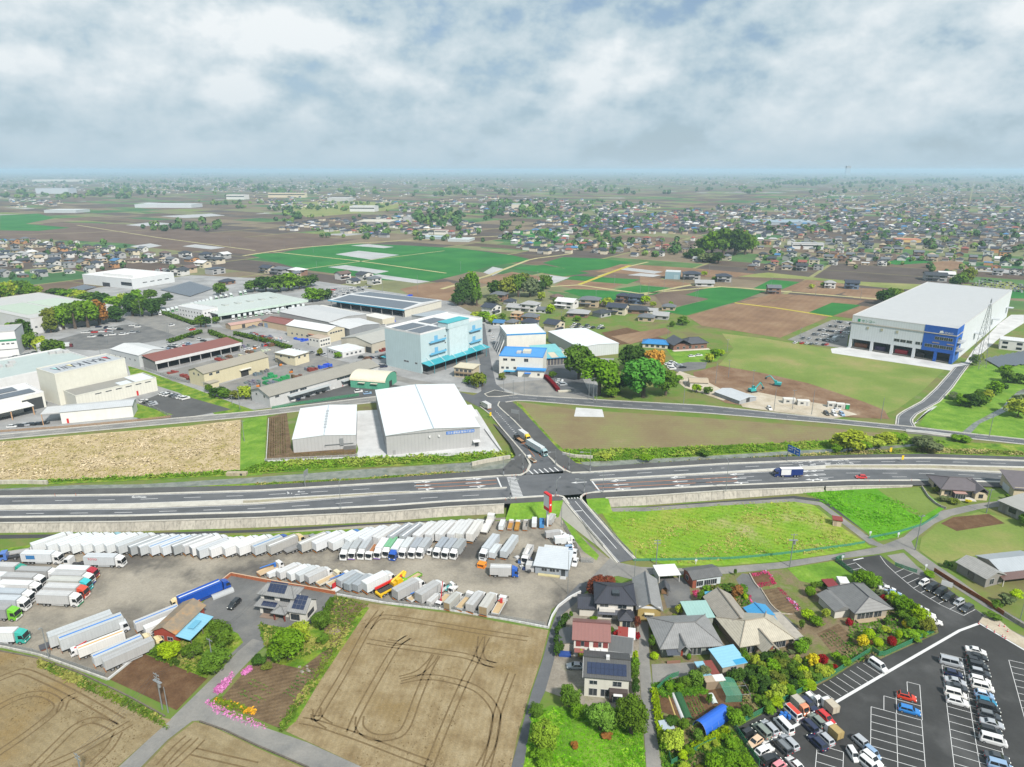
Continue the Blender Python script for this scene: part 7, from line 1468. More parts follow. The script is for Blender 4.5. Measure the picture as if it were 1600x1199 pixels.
car('hatch',1416,1092,row,'orange red hatchback with a black roof alone in the central bays','orange',None,'black');car('wagon',1420,1113,row,'bright blue hatchback in the central bays below the orange one','blue')
E_='in the crowded parking corner';dn=math.degrees(math.atan2(*reversed((at(1377,1055)-at(1349,1037)).xy)))
for(kind,x,y,hd_,col,ds,rf)in(('wagon',1263,1104,dn-8,nv,'navy estate car beside the white pickup',None),('bigvan',1236,1117,dn+172,wht,'white van with an orange roof','orange'),('wagon',1290,1125,dn-8,'red','red estate car with its nose to the bays',None),('suv',1276,1130,dn+170,'green grey','pale olive estate with dark rear glass',None),('van',1263,1138,dn+170,nv,'navy boxy van in the middle row',None),('bigvan',1224,1138,dn+170,wht,'large white delivery van',None),('wagon',1202,1140,dn+172,'silver','silver estate car next to the large white van',None),('van',1189.5,1146,dn+174,'green grey','grey green minivan with pale roof',None),('kei',1169,1149,30,'black','small black car in the fence corner',None),('hatch',1179.5,1163,215,'beige','peach beige small car under the fence',None),('suv',1194,1177,28,wht,'white two door off roader',None),('van',1221,1171,dn+174,dgy,'dark grey minivan with long silver roof',gy),('wagon',1233,1163,dn+172,'silver','pale silver estate behind the dark grey minivan',None),('suv',1276,1164,dn+172,nv,'navy off roader with spare wheel',None),('wagon',1287.5,1156,dn+172,'silver','silver compact behind the navy off roader',None),('kei',1332,1183,272,wht,'small white car standing across the bays',None),('suv',1203,1191,22,'black','black off roader with roof rack beside the fence',None),('kei',1217,1201,30,'pink','pink kei car cut by the frame bottom',None),(sdn,1243,1199,dn+174,wht,'white sedan at the frame bottom',None),('suv',1347.5,1166,dn-6,'silver','silver van behind the small white car',None),('kei',1362,1181,dn-4,'pale blue','pale blue kei van',None),('suv',1361,1190,dn-4,wht,'white crossover beside the pale blue kei van',None),('van',1358,1201,dn-4,wht,'white minivan at the frame bottom beside the crossover',None)):car(kind,x,y,hd_,f'{ds} {E_}' if 'frame bottom' not in ds else f'{ds} of the car park',col,None,rf)
truck('kei_flat',1271,1095,dn-8,'white kei pickup with empty bed at the end of the striped bays',C(240),end='mid',sc=1.12);truck('kei_box',1249,1109,dn-8,'white and orange kei truck with grey box in the crowded corner',C(196,190,176),C(240,150,110),end='mid',sc=1.25);truck('kei_box',1294,1109,dn+168,'white kei truck with tall beige box in the crowded corner',C(208,196,176),end='mid',sc=1.3);truck('kei_box',1300,1149,dn+172,'kei truck with tan canvas canopy in the crowded corner',C(190,166,110),end='mid',sc=1.25)
t=thing('barrel_stack','blue plastic barrels standing between the vans in the car park','barrels',at(1226,1123),0)
for i,(x,y)in enumerate(((-.9,0),(0,.1),(.9,-.1),(-.4,.8),(.5,.8))):part('barrel',MB().cyl((x,y,0),(x,y,.95),.38,seg=9),M_flat,t,C(40,120,214))
up=math.degrees(math.atan2(*reversed((at(1507,963)-at(1525,953.5)).xy)));U_='in the upper bays by the lane'
for(kind,x,y,col,ds)in(('kei',1443,914,wht,'white boxy kei car'),('van',1455,921.5,'black','black van with yellow plate beside the white one'),('van',1469,928.5,'black','black minivan in the middle'),('suv',1481,936.5,'black','black crossover with yellow plate beside the silver car'),('kei',1497.5,945,'silver','silver white kei car'),('suv',1510,954,dgy,'dark grey compact at the end')):t=car(kind,x,y,up,f'{ds} {U_}',col,'cars in the upper row');part('front_plate',Bx(3.4 if kind=='kei' else 4.5,-.17,.45,3.44 if kind=='kei' else 4.54,.17,.62)if kind!='van' else Bx(4.57,-.17,.45,4.63,.17,.62),M_flat,t,C(240,190,40))
for(kind,x,y,col,ds)in((sdn,1386,923,wht,'white sedan nearest the lane'),(sdn,1395,930,'pale blue','pale blue white car half under the shrubs'),(sdn,1437,955,wht,'white car mostly hidden behind the shrubs'),(sdn,1447,963,wht,'white sedan second from the fence'),(sdn,1457,974,'pearl','white sedan beside the green fence')):car(kind,x,y,up+130,f'{ds} along the shrubs of the upper car park',col,'cars along the shrubs')
car('van',1371.5,1044,dn-4,'white minivan alone in the striped bays by the green fence',wht)
car(sdn,900,1044,178,'silver sedan parked beside the solar roofed cream house','silver')
car('suv',366.5,947,256,'black car standing alone in the dark gravel lot','black',plate=C(236,180,50));car('hatch',1345,747.5,177,'red hatchback driving west on the highway','red',z=HZ(1345))
for(x,y,h_,ds)in((882,840,100,'first'),(886.5,846,100,'second'),(890,853,102,'third'),(897.5,867,260,'fourth')):car(sdn,x,y,h_,f'white sedan by the yard office, {ds} from the pylon sign',wht,'white cars by the yard office')
car(sdn,898.5,881,255,'white sedan nearest the camera in the line beside the yard office',wht);car('kei',886,860,190,'blue and white car behind the yard office','pale blue')
car(sdn,1306,642,190,'white pickup beside the fourth site cabin',wht);car('suv',1291,648,268,'black car parked on the crushed stone','black');car('suv',1303,649,268,'white car parked on the crushed stone',wht);car('suv',1315,649,268,'blue truck like car parked on the crushed stone','pale blue');car('suv',1202,640,268,'white car beside the road by the grey gabled shed',wht)
# ---- small parked cars of the middle distance: body and glass only
for k in('far_car','far_van'):
 h=1.0 if k=='far_car' else 1.15;r=1.42 if k=='far_car' else 1.85
 b_=Bx(-2.2,-.86,.3,2.2,.86,h).add([(-1.9,-.8,h),(1.2,-.8,h),(1.2,.8,h),(-1.9,.8,h),(-1.4,-.64,r),(.5,-.64,r),(.5,.64,r),(-1.4,.64,r)],[(4,5,6,7)]);g_=MB().add([(-1.9,-.8,h),(1.2,-.8,h),(1.2,.8,h),(-1.9,.8,h),(-1.4,-.64,r-.01),(.5,-.64,r-.01),(.5,.64,r-.01),(-1.4,.64,r-.01)],[(0,1,5,4),(1,2,6,5),(2,3,7,6),(3,0,4,7)]).box(-1.6,-.8,0,-1.0,.8,.3).box(1.0,-.8,0,1.6,.8,.3)
 VP[k]=(b_.mesh('body',M_paint),g_.mesh('glasshouse',M_glassc))
r7=random.Random(7)
def lot(where,group,p0,p1,n,head,gap=0,jit=.6,skip=.12,cols=None):
 a,b=at(*p0),at(*p1)
 for i in range(n):
  if r7.random()<skip:continue
  p=a.lerp(b,i/max(1,n-1));c=r7.choices(cols or[wht,'silver','black',dgy,gy,nv,'red','pale blue'],[40,16,16,8,8,5,4,3]if not cols else None)[0];k=r7.choice(['far_car','far_car','far_van'])
  t=thing('parked_car',f'{c} {"saloon" if k == "far_car" else "tall car"} {where}, {ORD[i]} along','car',p+V((r7.uniform(-jit,jit),r7.uniform(-jit,jit),0)),R(head+r7.uniform(-4,4)),group);put('body',VP[k][0],t,col=CARC[c]);put('glasshouse',VP[k][1],t)
g_='cars in the factory car parks'
lot('in front of the long low grey warehouse',g_,(457,628),(536,602),12,5,skip=.05);lot('beside the green arched hall',g_,(560,613),(575,616),2,20,skip=0)
for k,(a,b,n)in enumerate((((127,521),(172,519),9),((136,528),(178,524),9),((190,524),(214,520),5),((206,510),(246,522),6),((154,512),(186,516),6))):lot(f'in the big western car park, {ORD[k]} line',g_,a,b,n,8,skip=.25)
lot('in the small fenced car park, back line',g_,(253,617),(292,624),8,50,skip=.05);lot('in the small fenced car park, front line',g_,(219,627),(246,635),6,50,skip=.1)
for k in range(4):lot(f'north of the rusty shed, {ORD[k]} line from it',g_,(252+7*k,546-2.5*k),(292+9*k,549-3*k),7,-20,skip=.25)
for k in range(4):lot(f'on the lot behind the truck depot, {ORD[k]} line back',g_,(505+5*k,466-4*k),(560+6*k,461-4*k),11,-20,skip=.2)
for k in range(4):lot(f'beside the broad white hall, {ORD[k]} line back',g_,(240+6*k,424-1.5*k),(286+6*k,428-1.5*k),12,60,skip=.15)
for k in range(6):lot(f'beside the huge logistics warehouse, {ORD[k]} line back','cars in the logistics car park',(1243+13*k,537-6.6*k),(1296+10*k,540-6.0*k),12,47,skip=.3)
lot('on the plot by the golden tree',g_,(1042,570),(1052,578),4,10,skip=0,cols=[wht,'black',wht]);lot('on the plot by the golden tree, second line',g_,(1050,568),(1066,575),5,10,skip=0,cols=[wht,'silver','black']);lot('beside the brown brick house',g_,(1082,558),(1092,557),2,10,skip=0)
for k in range(2):lot(f'in the hamlet car park, {ORD[k]} line back',g_,(893+4*k,512-4*k),(942+5*k,514-3*k),8,50,skip=.3)
lot('in the loading yard beside the burgundy hedge',g_,(873,596),(879,603),4,10,skip=0,cols=[wht,'silver']);lot('beside the small single storey office',g_,(566,560),(592,560),3,10,skip=0)
lot('along the street west of the white hall',g_,(766,518),(772,536),4,80,skip=0,cols=[wht,wht,dgy])
for k in range(4):lot(f'beyond the logistics warehouse, {ORD[k]} line back','cars in the far eastern lot',(1520+5*k,446-3*k),(1596+4*k,457-3*k),16,60,skip=.15)
lot('among the scrap yard sheds',g_,(398,526),(446,536),7,-20,skip=.2)
for(a,b,n,h_,w_)in(((384,548),(430,538),10,50,'east of the rusty shed'),((560,568),(600,574),7,20,'on the street by the pale blue building'),((455,548),(505,556),9,60,'along the stockyard street'),((300,528),(336,540),7,-20,'by the rusty shed gate'),((20,560),(60,552),9,40,'below the green striped factory'),((344,470),(366,462),6,30,'by the grove behind the depot'),((268,510),(300,516),7,60,'below the white depot office'),((596,520),(604,500),5,-30,'beside the cream storage shed'),((20,668),(70,663),6,5,'in the open bays at the frame edge'),((500,512),(545,500),8,-20,'between the grey warehouses')):lot(w_,g_,a,b,n,h_,skip=.15)
# docked lorries of the truck depot, simple at this size
db=Bx(-3.6,-1.15,.9,2.2,1.15,3.2);dc=Bx(2.3,-1.1,.4,3.9,1.1,2.4);dw=Bx(3.88,-1.0,1.4,3.95,1.0,2.2);dg=Bx(-3.2,-1.0,0,-2.2,1.0,.9).box(2.6,-1.0,0,3.4,1.0,.4)
DM=(db.mesh('cargo_box',M_corr),dc.mesh('cab',M_paint),dw.mesh('windscreen',M_glassc),dg.mesh('wheel_pair',M_dark))
def dock(p0,p1,n,head,where,group,cabs):
 a,b=at(*p0),at(*p1)
 for i in range(n):
  if r7.random()<.08:continue
  c=r7.choice(cabs);t=thing('truck',f'{c[0]} cabbed lorry {where}, {ORD[i]} from its west end','truck',a.lerp(b,i/max(1,n-1)),R(head),group)
  for nm,m,cl in(('cargo_box',DM[0],WB),('cab',DM[1],c[1]),('windscreen',DM[2],None),('wheel_pair',DM[3],None)):put(nm,m,t,col=cl)
CB=[('green',C(110,170,110)),(wht,C(236)),('pale green',C(190,220,196))]
dock((356,501),(474,481),15,-70,'docked at the depot front','lorries docked at the depot',CB);dock((250,492),(330,472),14,-60,'parked beside the depot office','lorries beside the depot office',CB+[('blue',C(60,130,200))]);dock((330,470),(390,458),9,-60,'parked behind the depot','lorries behind the depot',CB);dock((405,493),(470,485),6,-20,'crossing the depot yard','lorries in the depot yard',CB[1:])
dock((96,545),(104,543),2,15,'by the tanks beside the western car park','lorries by the tanks',[('maroon',C(120,50,60))]);dock((1304,533),(1312,528),1,47,'parked beside the huge logistics warehouse','lorries by the logistics warehouse',CB[1:2])
# excavators
for(x,y,hd_,ds)in((1214,603,150,'turquoise excavator with raised arm on the earth mound'),(1176,613,20,'turquoise excavator with lowered arm beside the grey gabled shed')):
 t=thing('excavator',ds,'excavator',at(x,y),R(hd_));TQ=C(40,180,180)
 for s in(-1,1):part('track',Bx(-2,s*1.1-.35,0,2,s*1.1+.35,.9),M_under,t)
 part('body',Bx(-2.2,-1.4,1.0,1.2,1.4,2.2),M_paint,t,TQ);part('cab',Bx(.1,.2,2.21,1.5,1.35,3.3),M_paint,t,TQ);part('cab_window',Bx(1.49,.3,2.3,1.54,1.25,3.2).box(.3,.15,2.5,1.3,.195,3.2),M_glassc,t)
 part('boom',MB().cyl((1.0,-.4,2.0),(4.2,-.4,5.2),.4,.3,seg=6),M_paint,t,TQ);part('arm',MB().cyl((4.2,-.4,5.2),(6.4,-.4,2.4 if 'lowered' in ds else 4.0),.3,.2,seg=6),M_paint,t,TQ);part('bucket',Bx(5.9,-.9,1.2 if 'lowered' in ds else 2.9,6.9,.1,2.3 if 'lowered' in ds else 3.9),M_under,t)
 # == TREES AND PLANTS
TP={}
def crown_mesh(kind,n,leaf,seed):
 """leaf clumps spread through an uneven crown; unit radius, unit height"""
 k=(kind,n,leaf,seed)
 if k in TP:return TP[k]
 rr=random.Random(seed*13+len(kind));vs,fs=[],[]
 nc={brd:26,'round':16,clm:18,'ball':0,lw:14}[kind];cl=[]
 for i in range(nc):
  th=rr.uniform(0,6.283);cz=rr.uniform(-.75,1);s=math.sqrt(max(0,1-cz*cz));q=rr.uniform(.45,.72)
  cl.append((V((math.cos(th)*s*q,math.sin(th)*s*q,cz*q)),rr.uniform(.26,.44)))
 if nc:cl.append((V((0,0,.1)),.5))
 else:cl=[(V((0,0,0)),.97)]
 wts=[c[1]**2 for c in cl]
 for _ in range(n):
  c,r=rr.choices(cl,wts)[0]
  d=V((rr.gauss(0,1),rr.gauss(0,1),rr.gauss(.35,1))).normalized();p=c+d*r*(rr.random()**.25)
  nrm=(d+V((rr.gauss(0,.45),rr.gauss(0,.45),rr.gauss(.15,.45)))).normalized();a=nrm.orthogonal().normalized();b=nrm.cross(a);w=rr.uniform(0,6.283)
  a,b=a*math.cos(w)+b*math.sin(w),b*math.cos(w)-a*math.sin(w);l=leaf*rr.uniform(.7,1.35);o=len(vs)
  for x,y in((-.5,-.35),(.5,-.35),(.6,.35),(-.4,.45)):
   q=p+a*l*x+b*l*y;vs.append((q.x,q.y,(q.z+1)/2))
  fs.append((o,o+1,o+2,o+3))
 me=bpy.data.meshes.new('crown');me.from_pydata(vs,[],fs);me.materials.append(M_leaf);TP[k]=me;return me
TRK=MB().cyl((0,0,-.02),(0,0,.5),.055,.04,7).cyl((0,0,.45),(.05,.02,.9),.04,.015,6).cyl((0,0,.4),(-.22,.1,.72),.028,.01,5).cyl((0,0,.42),(.2,-.14,.7),.028,.01,5).cyl((.02,0,.5),(.1,.22,.78),.024,.01,5).mesh('trunk',M_trunk)
STM=MB().cyl((0,0,0),(0,0,.3),.03,.02,5).mesh('stem',M_trunk)
LG=1.5 # leaf albedo: crowns shade themselves
LC={'lime':C(150,178,30),bgr:C(108,146,36),mgr:C(92,122,42),dgr:C(66,94,40),'olive':C(116,126,52),ygr:C(156,172,60),'golden':C(196,152,70),'copper':C(124,70,52),'red':C(150,36,40),'yellow':C(208,196,40),'orange brown':C(150,106,56),'blue green':C(58,100,70),ggr:C(110,122,84)}
NTREE=[0];USED={}
def tree(px,py,w,h,kind,col,label,group=None,n=1500,leaf=.17,low=.12,name=None,z=0.0):
 """w, h crown width and overall height in pixels at that place"""
 s=ppm(px,py);r=w/s/2;H=max(h/s/.95,r*.8);NTREE[0]+=1
 nm=name or('tree' if H>3.0 and kind in(brd,clm)else 'shrub');c=LC[col]if isinstance(col,str)else col;v=rnd.uniform(.88,1.12)*LG;c=(c[0]*v*rnd.uniform(.94,1.06),c[1]*v,c[2]*v*rnd.uniform(.8,1.2))
 key=label;USED[key]=USED.get(key,0)+1
 if USED[key]>1:label=f'{label}, {ORD[USED[key] - 1]} one'
 t=thing(nm,label,nm,at(px,py,z),rnd.uniform(0,6.28),group)
 tr=put('trunk' if nm=='tree' else 'stem',TRK if nm=='tree' else STM,t);tr.scale=(H,H,H*.9)
 cr=put('crown',crown_mesh(kind,n,leaf,rnd.randrange(4)),t,(0,0,H*low),col=c);cr.scale=(r,r,H*(1-low));return t
NB=2600
# the big trees beside the white hall
for a in((905,592,56,56,brd,mgr,'tall dark round tree nearest the loading yard'),(936,618,70,58,brd,bgr,'broad light green tree in front of the white flat roofed warehouse'),(985,582,46,46,brd,dgr,'tall tree standing between the white warehouse and the bright crown'),(1005,621,72,64,brd,(.05,.15,.02),'largest vivid green tree of the clump by the link road'),(1022,586,36,42,brd,'golden','golden leaved tree rising behind the vivid green crown'),(1040,618,40,40,brd,mgr,'olive crowned tree at the east end of the clump'),(968,612,30,26,brd,dgr,'small dark tree between the two big crowns'),(955,620,30,18,brd,bgr,'low tree at the foot of the light green crown')):tree(*a[:6],a[6],'big trees by the link road',NB,.13)
# tree clumps of the middle distance
def clump(pts,kind,cols,where,group,n=700,leaf=.2,names='tree'):
 for i,(x,y,w,h)in enumerate(pts):
  c=cols[i%len(cols)];tree(x,y,w*1.15,h,kind,c,f'{c} {names} {where}',group,n,leaf,.03)
clump([(725,476,30,40),(738,474,26,50),(745,478,20,26),(715,478,18,22)],brd,[dgr,bgr,mgr],'behind the pale blue building','trees behind the pale blue building',1200,.16)
clump([(775,466,28,28),(792,466,30,34),(810,464,32,36),(828,464,30,30),(842,462,22,24),(818,456,18,32),(853,452,20,22),(770,474,22,14)],brd,[dgr,'olive',mgr,ggr],'in the dark grove behind the hamlet','trees of the dark grove',900,.18)
clump([(1098,396,26,24),(1112,398,30,36),(1130,399,34,42),(1148,399,34,40),(1164,398,28,34),(1175,396,20,26),(1090,402,22,14),(1120,388,26,28),(1155,388,28,28)],brd,[mgr,bgr,mgr,dgr],'on the wooded knoll in the village','trees of the wooded knoll',900,.18)
clump([(1085,404,30,14),(1105,410,34,14),(1122,412,20,18)],brd,[dgr,ggr],'under the wooded knoll','trees of the wooded knoll')
clump([(2,470,30,28),(18,468,30,30),(36,466,28,28),(50,466,22,24),(60,464,18,18)],brd,[bgr,ygr,mgr],'in the bright wood at the western frame edge','trees of the western wood',1200,.16)
clump([(84,516,30,36),(100,515,32,40),(118,514,34,42),(138,512,34,44),(156,508,28,40),(182,503,28,24),(80,520,24,26)],brd,['olive',bgr,mgr,bgr,'orange brown',dgr],'before the wide grey roofed factory','trees before the wide factory',1800,.15)
clump([(20,532,26,28),(38,534,28,36),(48,546,26,26),(66,552,24,26),(80,556,26,28),(92,552,20,20)],brd,[bgr,dgr,mgr,ygr,mgr],'beside the green striped factory','trees by the green striped factory',1200,.17)
clump([(86,462,26,12),(106,466,28,14),(124,470,30,16),(142,474,32,18),(160,478,30,20),(178,482,26,20),(194,478,16,20)],brd,[dgr,bgr,ygr,mgr],'lining the street behind the wide factory','street trees in the west',900,.18)
clump([(208,494,26,36),(222,494,26,32),(238,494,24,28),(214,488,30,34),(250,484,20,20),(236,470,20,18),(262,470,16,12)],brd,[dgr,mgr,dgr,bgr],'in the clump at the western road bend','trees at the road bend',1200,.17)
clump([(398,456,30,18),(416,456,34,24),(436,456,34,26),(452,454,34,28),(468,452,30,22),(486,448,24,18),(345,462,20,20),(488,472,26,22),(500,470,24,20),(512,468,18,16)],brd,[mgr,dgr,mgr,bgr],'in the grove behind the truck depot','trees behind the depot',900,.18)
clump([(314,512,16,20),(322,512,16,18),(338,506,12,12)],brd,[mgr,dgr],'at the corner of the white depot office','trees at the depot office',900,.18)
clump([(337,621,18,16),(352,622,20,16),(368,624,18,14),(384,624,20,22),(347,616,14,12),(327,612,12,12)],brd,[dgr,mgr,'olive',ygr],'below the yellowish stockyard warehouse','trees of the stockyard edge',900,.18)
clump([(747,606,22,26),(732,600,16,12),(754,604,12,22),(784,594,12,12),(831,586,18,14),(864,590,14,10),(500,556,10,12),(528,560,12,10),(532,524,8,8)],brd,['olive',bgr,mgr],'in the planting near the junction offices','small trees near the junction',900,.18)
clump([(1325,704,48,34),(1308,706,22,14),(1345,702,30,16),(1362,698,36,16),(1384,692,34,16),(1400,688,26,14)],lw,[ygr,bgr,bgr,ygr],'on the canal bank north of the highway','bushes on the canal bank',1600,.15,'bush')
clump([(1448,706,42,24),(1500,690,26,12),(1432,692,18,10)],lw,[ggr,bgr],'beside the little bridge over the canal','bushes by the bridge',1400,.15,'bush')
clump([(1500,634,26,18),(1515,636,26,22),(1530,634,26,24),(1540,632,18,24),(1496,626,26,12),(1553,616,24,20),(1562,612,20,18),(1575,598,24,20),(1590,652,40,30),(1602,640,36,30),(1570,582,20,12),(1596,600,24,16),(1520,570,14,16),(1532,566,12,14)],lw,[bgr,dgr,mgr,ygr,ggr],'on the river bank by the access road','bushes by the river',1200,.16,'bush')
clump([(1380,476,22,24),(1392,474,22,26),(1404,470,18,18),(1415,466,16,12),(1500,446,18,20),(1512,442,22,24),(1490,448,16,16)],brd,[dgr,mgr,'olive'],'behind the huge white logistics warehouse','trees behind the logistics warehouse',900,.18)
clump([(1020,481,10,10),(1047,481,10,10),(1008,476,16,14),(1066,508,18,14),(1108,566,14,14),(1116,560,14,16),(1126,556,12,10),(1050,511,10,9),(950,480,16,16),(958,486,14,12),(860,490,16,14),(870,475,14,10),(846,470,12,14),(757,503,18,18),(770,506,16,14),(785,500,12,10),(745,500,16,14),(902,502,14,8),(1100,432,9,8),(1116,440,8,8),(1268,451,9,7),(1286,449,10,8),(935,478,10,9),(880,502,8,8),(1040,600,20,14),(1060,598,16,12),(1088,614,14,14),(1106,616,14,12)],brd,[ygr,bgr,'lime',mgr],'among the houses of the hamlet','garden trees of the hamlet',500,.24)
# trees among the far towns, one by one up to the limit, then as one mass
r8=random.Random(8);FT=[]
for zone,n,s0,s1 in(([(0,372),(270,392),(280,436),(90,440),(0,436)],40,5,11),([(880,372),(1085,372),(1090,404),(1040,404),(880,392)],34,7,14),([(1180,372),(1600,366),(1600,434),(1400,424),(1180,424)],60,5,13),([(640,336),(720,336),(720,358),(640,358)],26,9,16),([(440,326),(462,326),(480,350),(440,350)],14,7,13),([(222,352),(330,346),(352,352),(330,362),(224,362)],26,7,13),([(755,318),(800,312),(860,322),(850,340),(770,336)],24,8,14),([(890,346),(990,344),(990,370),(900,374)],26,7,13)):
 for _ in range(n*8):
  x0,x1=min(p[0]for p in zone),max(p[0]for p in zone);y0,y1=min(p[1]for p in zone),max(p[1]for p in zone);x,y=r8.uniform(x0,x1),r8.uniform(y0,y1)
  if inp(x,y,zone):FT.append((x,y,r8.uniform(s0,s1)));n-=1
  if n<=0:break
FTR=FT
# ---- near ground planting
NQ=3200
P_=lambda*a,**k:tree(*a,n=k.pop('n',NQ),leaf=k.pop('leaf',.105),**k)
P_(346,1016,46,50,brd,mgr,'tall round tree by the gravel drive behind the rusty roofed shed');P_(338,1050,52,40,brd,mgr,'wide dark tree beside the leaning pole at the drive');P_(268,1030,38,32,brd,'lime','lime yellow tree in front of the brick red shed');P_(302,1030,34,26,brd,mgr,'dark shrub beside the lime yellow tree');P_(248,1022,24,14,lw,mgr,'low shrub at the corner of the brick red shed');P_(318,1052,20,12,lw,bgr,'small shrub beside the tilled plot')
P_(452,1030,60,52,brd,bgr,'largest light green tree in front of the white solar roofed house');P_(468,1012,44,44,brd,ygr,'yellow green tree close to the white solar roofed house');P_(436,1034,36,28,brd,mgr,'lower crown beside the largest light green tree');P_(502,984,34,32,brd,mgr,'round dark tree at the corner of the vegetable plot');P_(505,1006,24,14,lw,mgr,'low shrub beside the wooden pile');P_(515,1000,14,9,lw,'olive','olive shrub beside the wooden pile');P_(406,1040,26,18,lw,dgr,'dark shrub at the bend of the gravel drive');P_(418,1046,20,12,lw,'olive','brownish shrub at the bend of the gravel drive')
P_(938,930,52,30,'round','copper','big copper brown hedge tree before the navy roofed house');P_(962,916,14,10,lw,mgr,'green shrub beside the copper hedge tree');P_(984,924,12,12,lw,'olive','small dark shrub by the grey gabled house')
for i,(x,y)in enumerate(((873,996),(879,985),(871,1010),(875,1020),(870,1026),(884,976))):P_(x,y,16,20,clm,dgr,'dark green conifer in the screen beside the narrow street',group='conifers by the narrow street',n=1400,leaf=.16)
P_(967,1000,19,16,'round','red','dark red maple between the navy and red roofed houses');P_(994,986,13,28,clm,(.11,.035,.02),'tall reddish shrub beside the lane');P_(995,1002,12,16,clm,'red','red shrub beside the lane below the tall reddish one');P_(955,988,12,10,lw,mgr,'green shrub behind the red roofed house');P_(908,1030,12,18,clm,ygr,'slim yellow green shrub at the corner of the solar roofed cream house');P_(927,970,14,8,lw,bgr,'low bright shrub under the navy roofed house');P_(892,966,8,12,clm,mgr,'slim shrub at the street corner of the navy roofed house')
for i,y in enumerate((1034,1044,1054,1064,1076,1086)):P_(992,y,15,20,clm,['lime',bgr,mgr,mgr,dgr,dgr][i],'clipped shrub in the hedge east of the cream solar house',group='hedge shrubs by the lane',n=1300,leaf=.16)
P_(892,1104,40,36,brd,mgr,'dense tree at the west corner of the cream solar house');P_(905,1120,34,24,brd,bgr,'lighter tree below the dense corner tree');P_(938,1140,54,46,brd,(.085,.15,.022),'big rounded tree left of centre before the cream solar house',n=5200,leaf=.085);P_(986,1146,62,62,brd,mgr,'biggest dark rounded tree at the lane before the cream solar house',n=6000,leaf=.08);P_(960,1136,40,34,brd,bgr,'tree between the two big rounded trees');P_(852,1172,50,52,brd,(.12,.19,.022),'bright yellow green tree alone on the grass plot',n=4200,leaf=.09);P_(838,1120,26,22,brd,mgr,'tree at the top corner of the grass plot');P_(846,1192,40,24,lw,bgr,'low leafy shrub under the yellow green tree');P_(898,1168,16,9,lw,'orange brown','dry brown bush on the grass plot');P_(948,1152,22,8,lw,'orange brown','dry heap under the big rounded trees')
# clipped shrubs and garden plants of the village
for a in((1080,960,22,14,'ball','lime','large clipped lime green ball bush'),(1099,959,17,13,'ball','lime','smaller clipped lime green ball bush beside the large one'),(1018,1014,14,24,clm,mgr,'shrub at the west wall of the hipped grey house'),(1022,1030,15,11,'ball','lime','clipped flat lime bush at the gate of the hipped grey house'),(1076,1032,8,12,'ball',bgr,'clipped box shaped bush by the red door'),(1018,992,10,14,clm,mgr,'shrub beside the lane above the hipped grey house'),(1265,932,17,16,'ball',bgr,'clipped round bush beside the upper driveway'),(1061,960,16,18,brd,ygr,'yellow green shrub by the ochre gabled house'),(1054,972,14,14,lw,'olive','dark shrub behind the hipped grey house'),(1070,948,10,10,lw,'olive','small shrub beside the gravel drive'),(1094,942,15,22,brd,mgr,'upright shrub beside the little blue roofed shed'),(1120,930,22,14,lw,'olive','grey olive shrub below the brick walled house'),(1138,926,22,16,lw,mgr,'mid green shrub in the rockery'),(1150,932,24,18,lw,'orange brown','rusty brown shrub in the rockery'),(1140,940,20,10,lw,'orange brown','low rusty shrub beside the rockery stones'),(1120,934,10,8,lw,'lime','small lime shrub in the rockery'),(1160,932,12,12,lw,bgr,'shrub at the drive side of the rockery'),(1164,938,8,10,'ball','lime','tiny lime ball at the drive side of the rockery'),(1105,924,16,10,lw,bgr,'green shrub under the white window front'),(1148,900,6,12,clm,mgr,'slim young tree beside the brick walled house'),
 (1162,1040,16,24,clm,bgr,'bright hedge bush at the corner of the sky blue shed'),(1160,1024,14,16,brd,mgr,'bush between the sky blue shed and the long beige house'),(1150,1066,26,24,brd,dgr,'dark bush below the sky blue shed'),(1140,1066,16,18,brd,dgr,'dark bush beside the patchwork shed'),(1186,1030,10,10,lw,ggr,'grey shrub beside the ornate entrance'),(1204,1034,10,8,lw,mgr,'small bush in the rock garden'),(1225,1032,12,12,'ball',bgr,'clipped round bush in the rock garden'),(1212,1024,10,10,lw,dgr,'dark bush near the long beige house'),(1236,1024,12,10,lw,ggr,'grey bush near the beige side roof'),(1250,1022,26,24,brd,bgr,'bright tree beside the beige side roof'),(1258,1012,18,18,brd,mgr,'tree behind the beige side roof'),(1226,980,10,14,clm,dgr,'slim dark shrub at the driveway end'),(1262,968,22,16,brd,'lime','lime tree above the side driveway'),(1275,978,24,16,brd,bgr,'bright shrub beside the lime tree'),(1252,984,10,18,clm,mgr,'column shrub beside the side driveway'),(1290,966,16,16,brd,ygr,'yellow green shrub near the dark red shelter')):P_(*a,n=1500,leaf=.15)
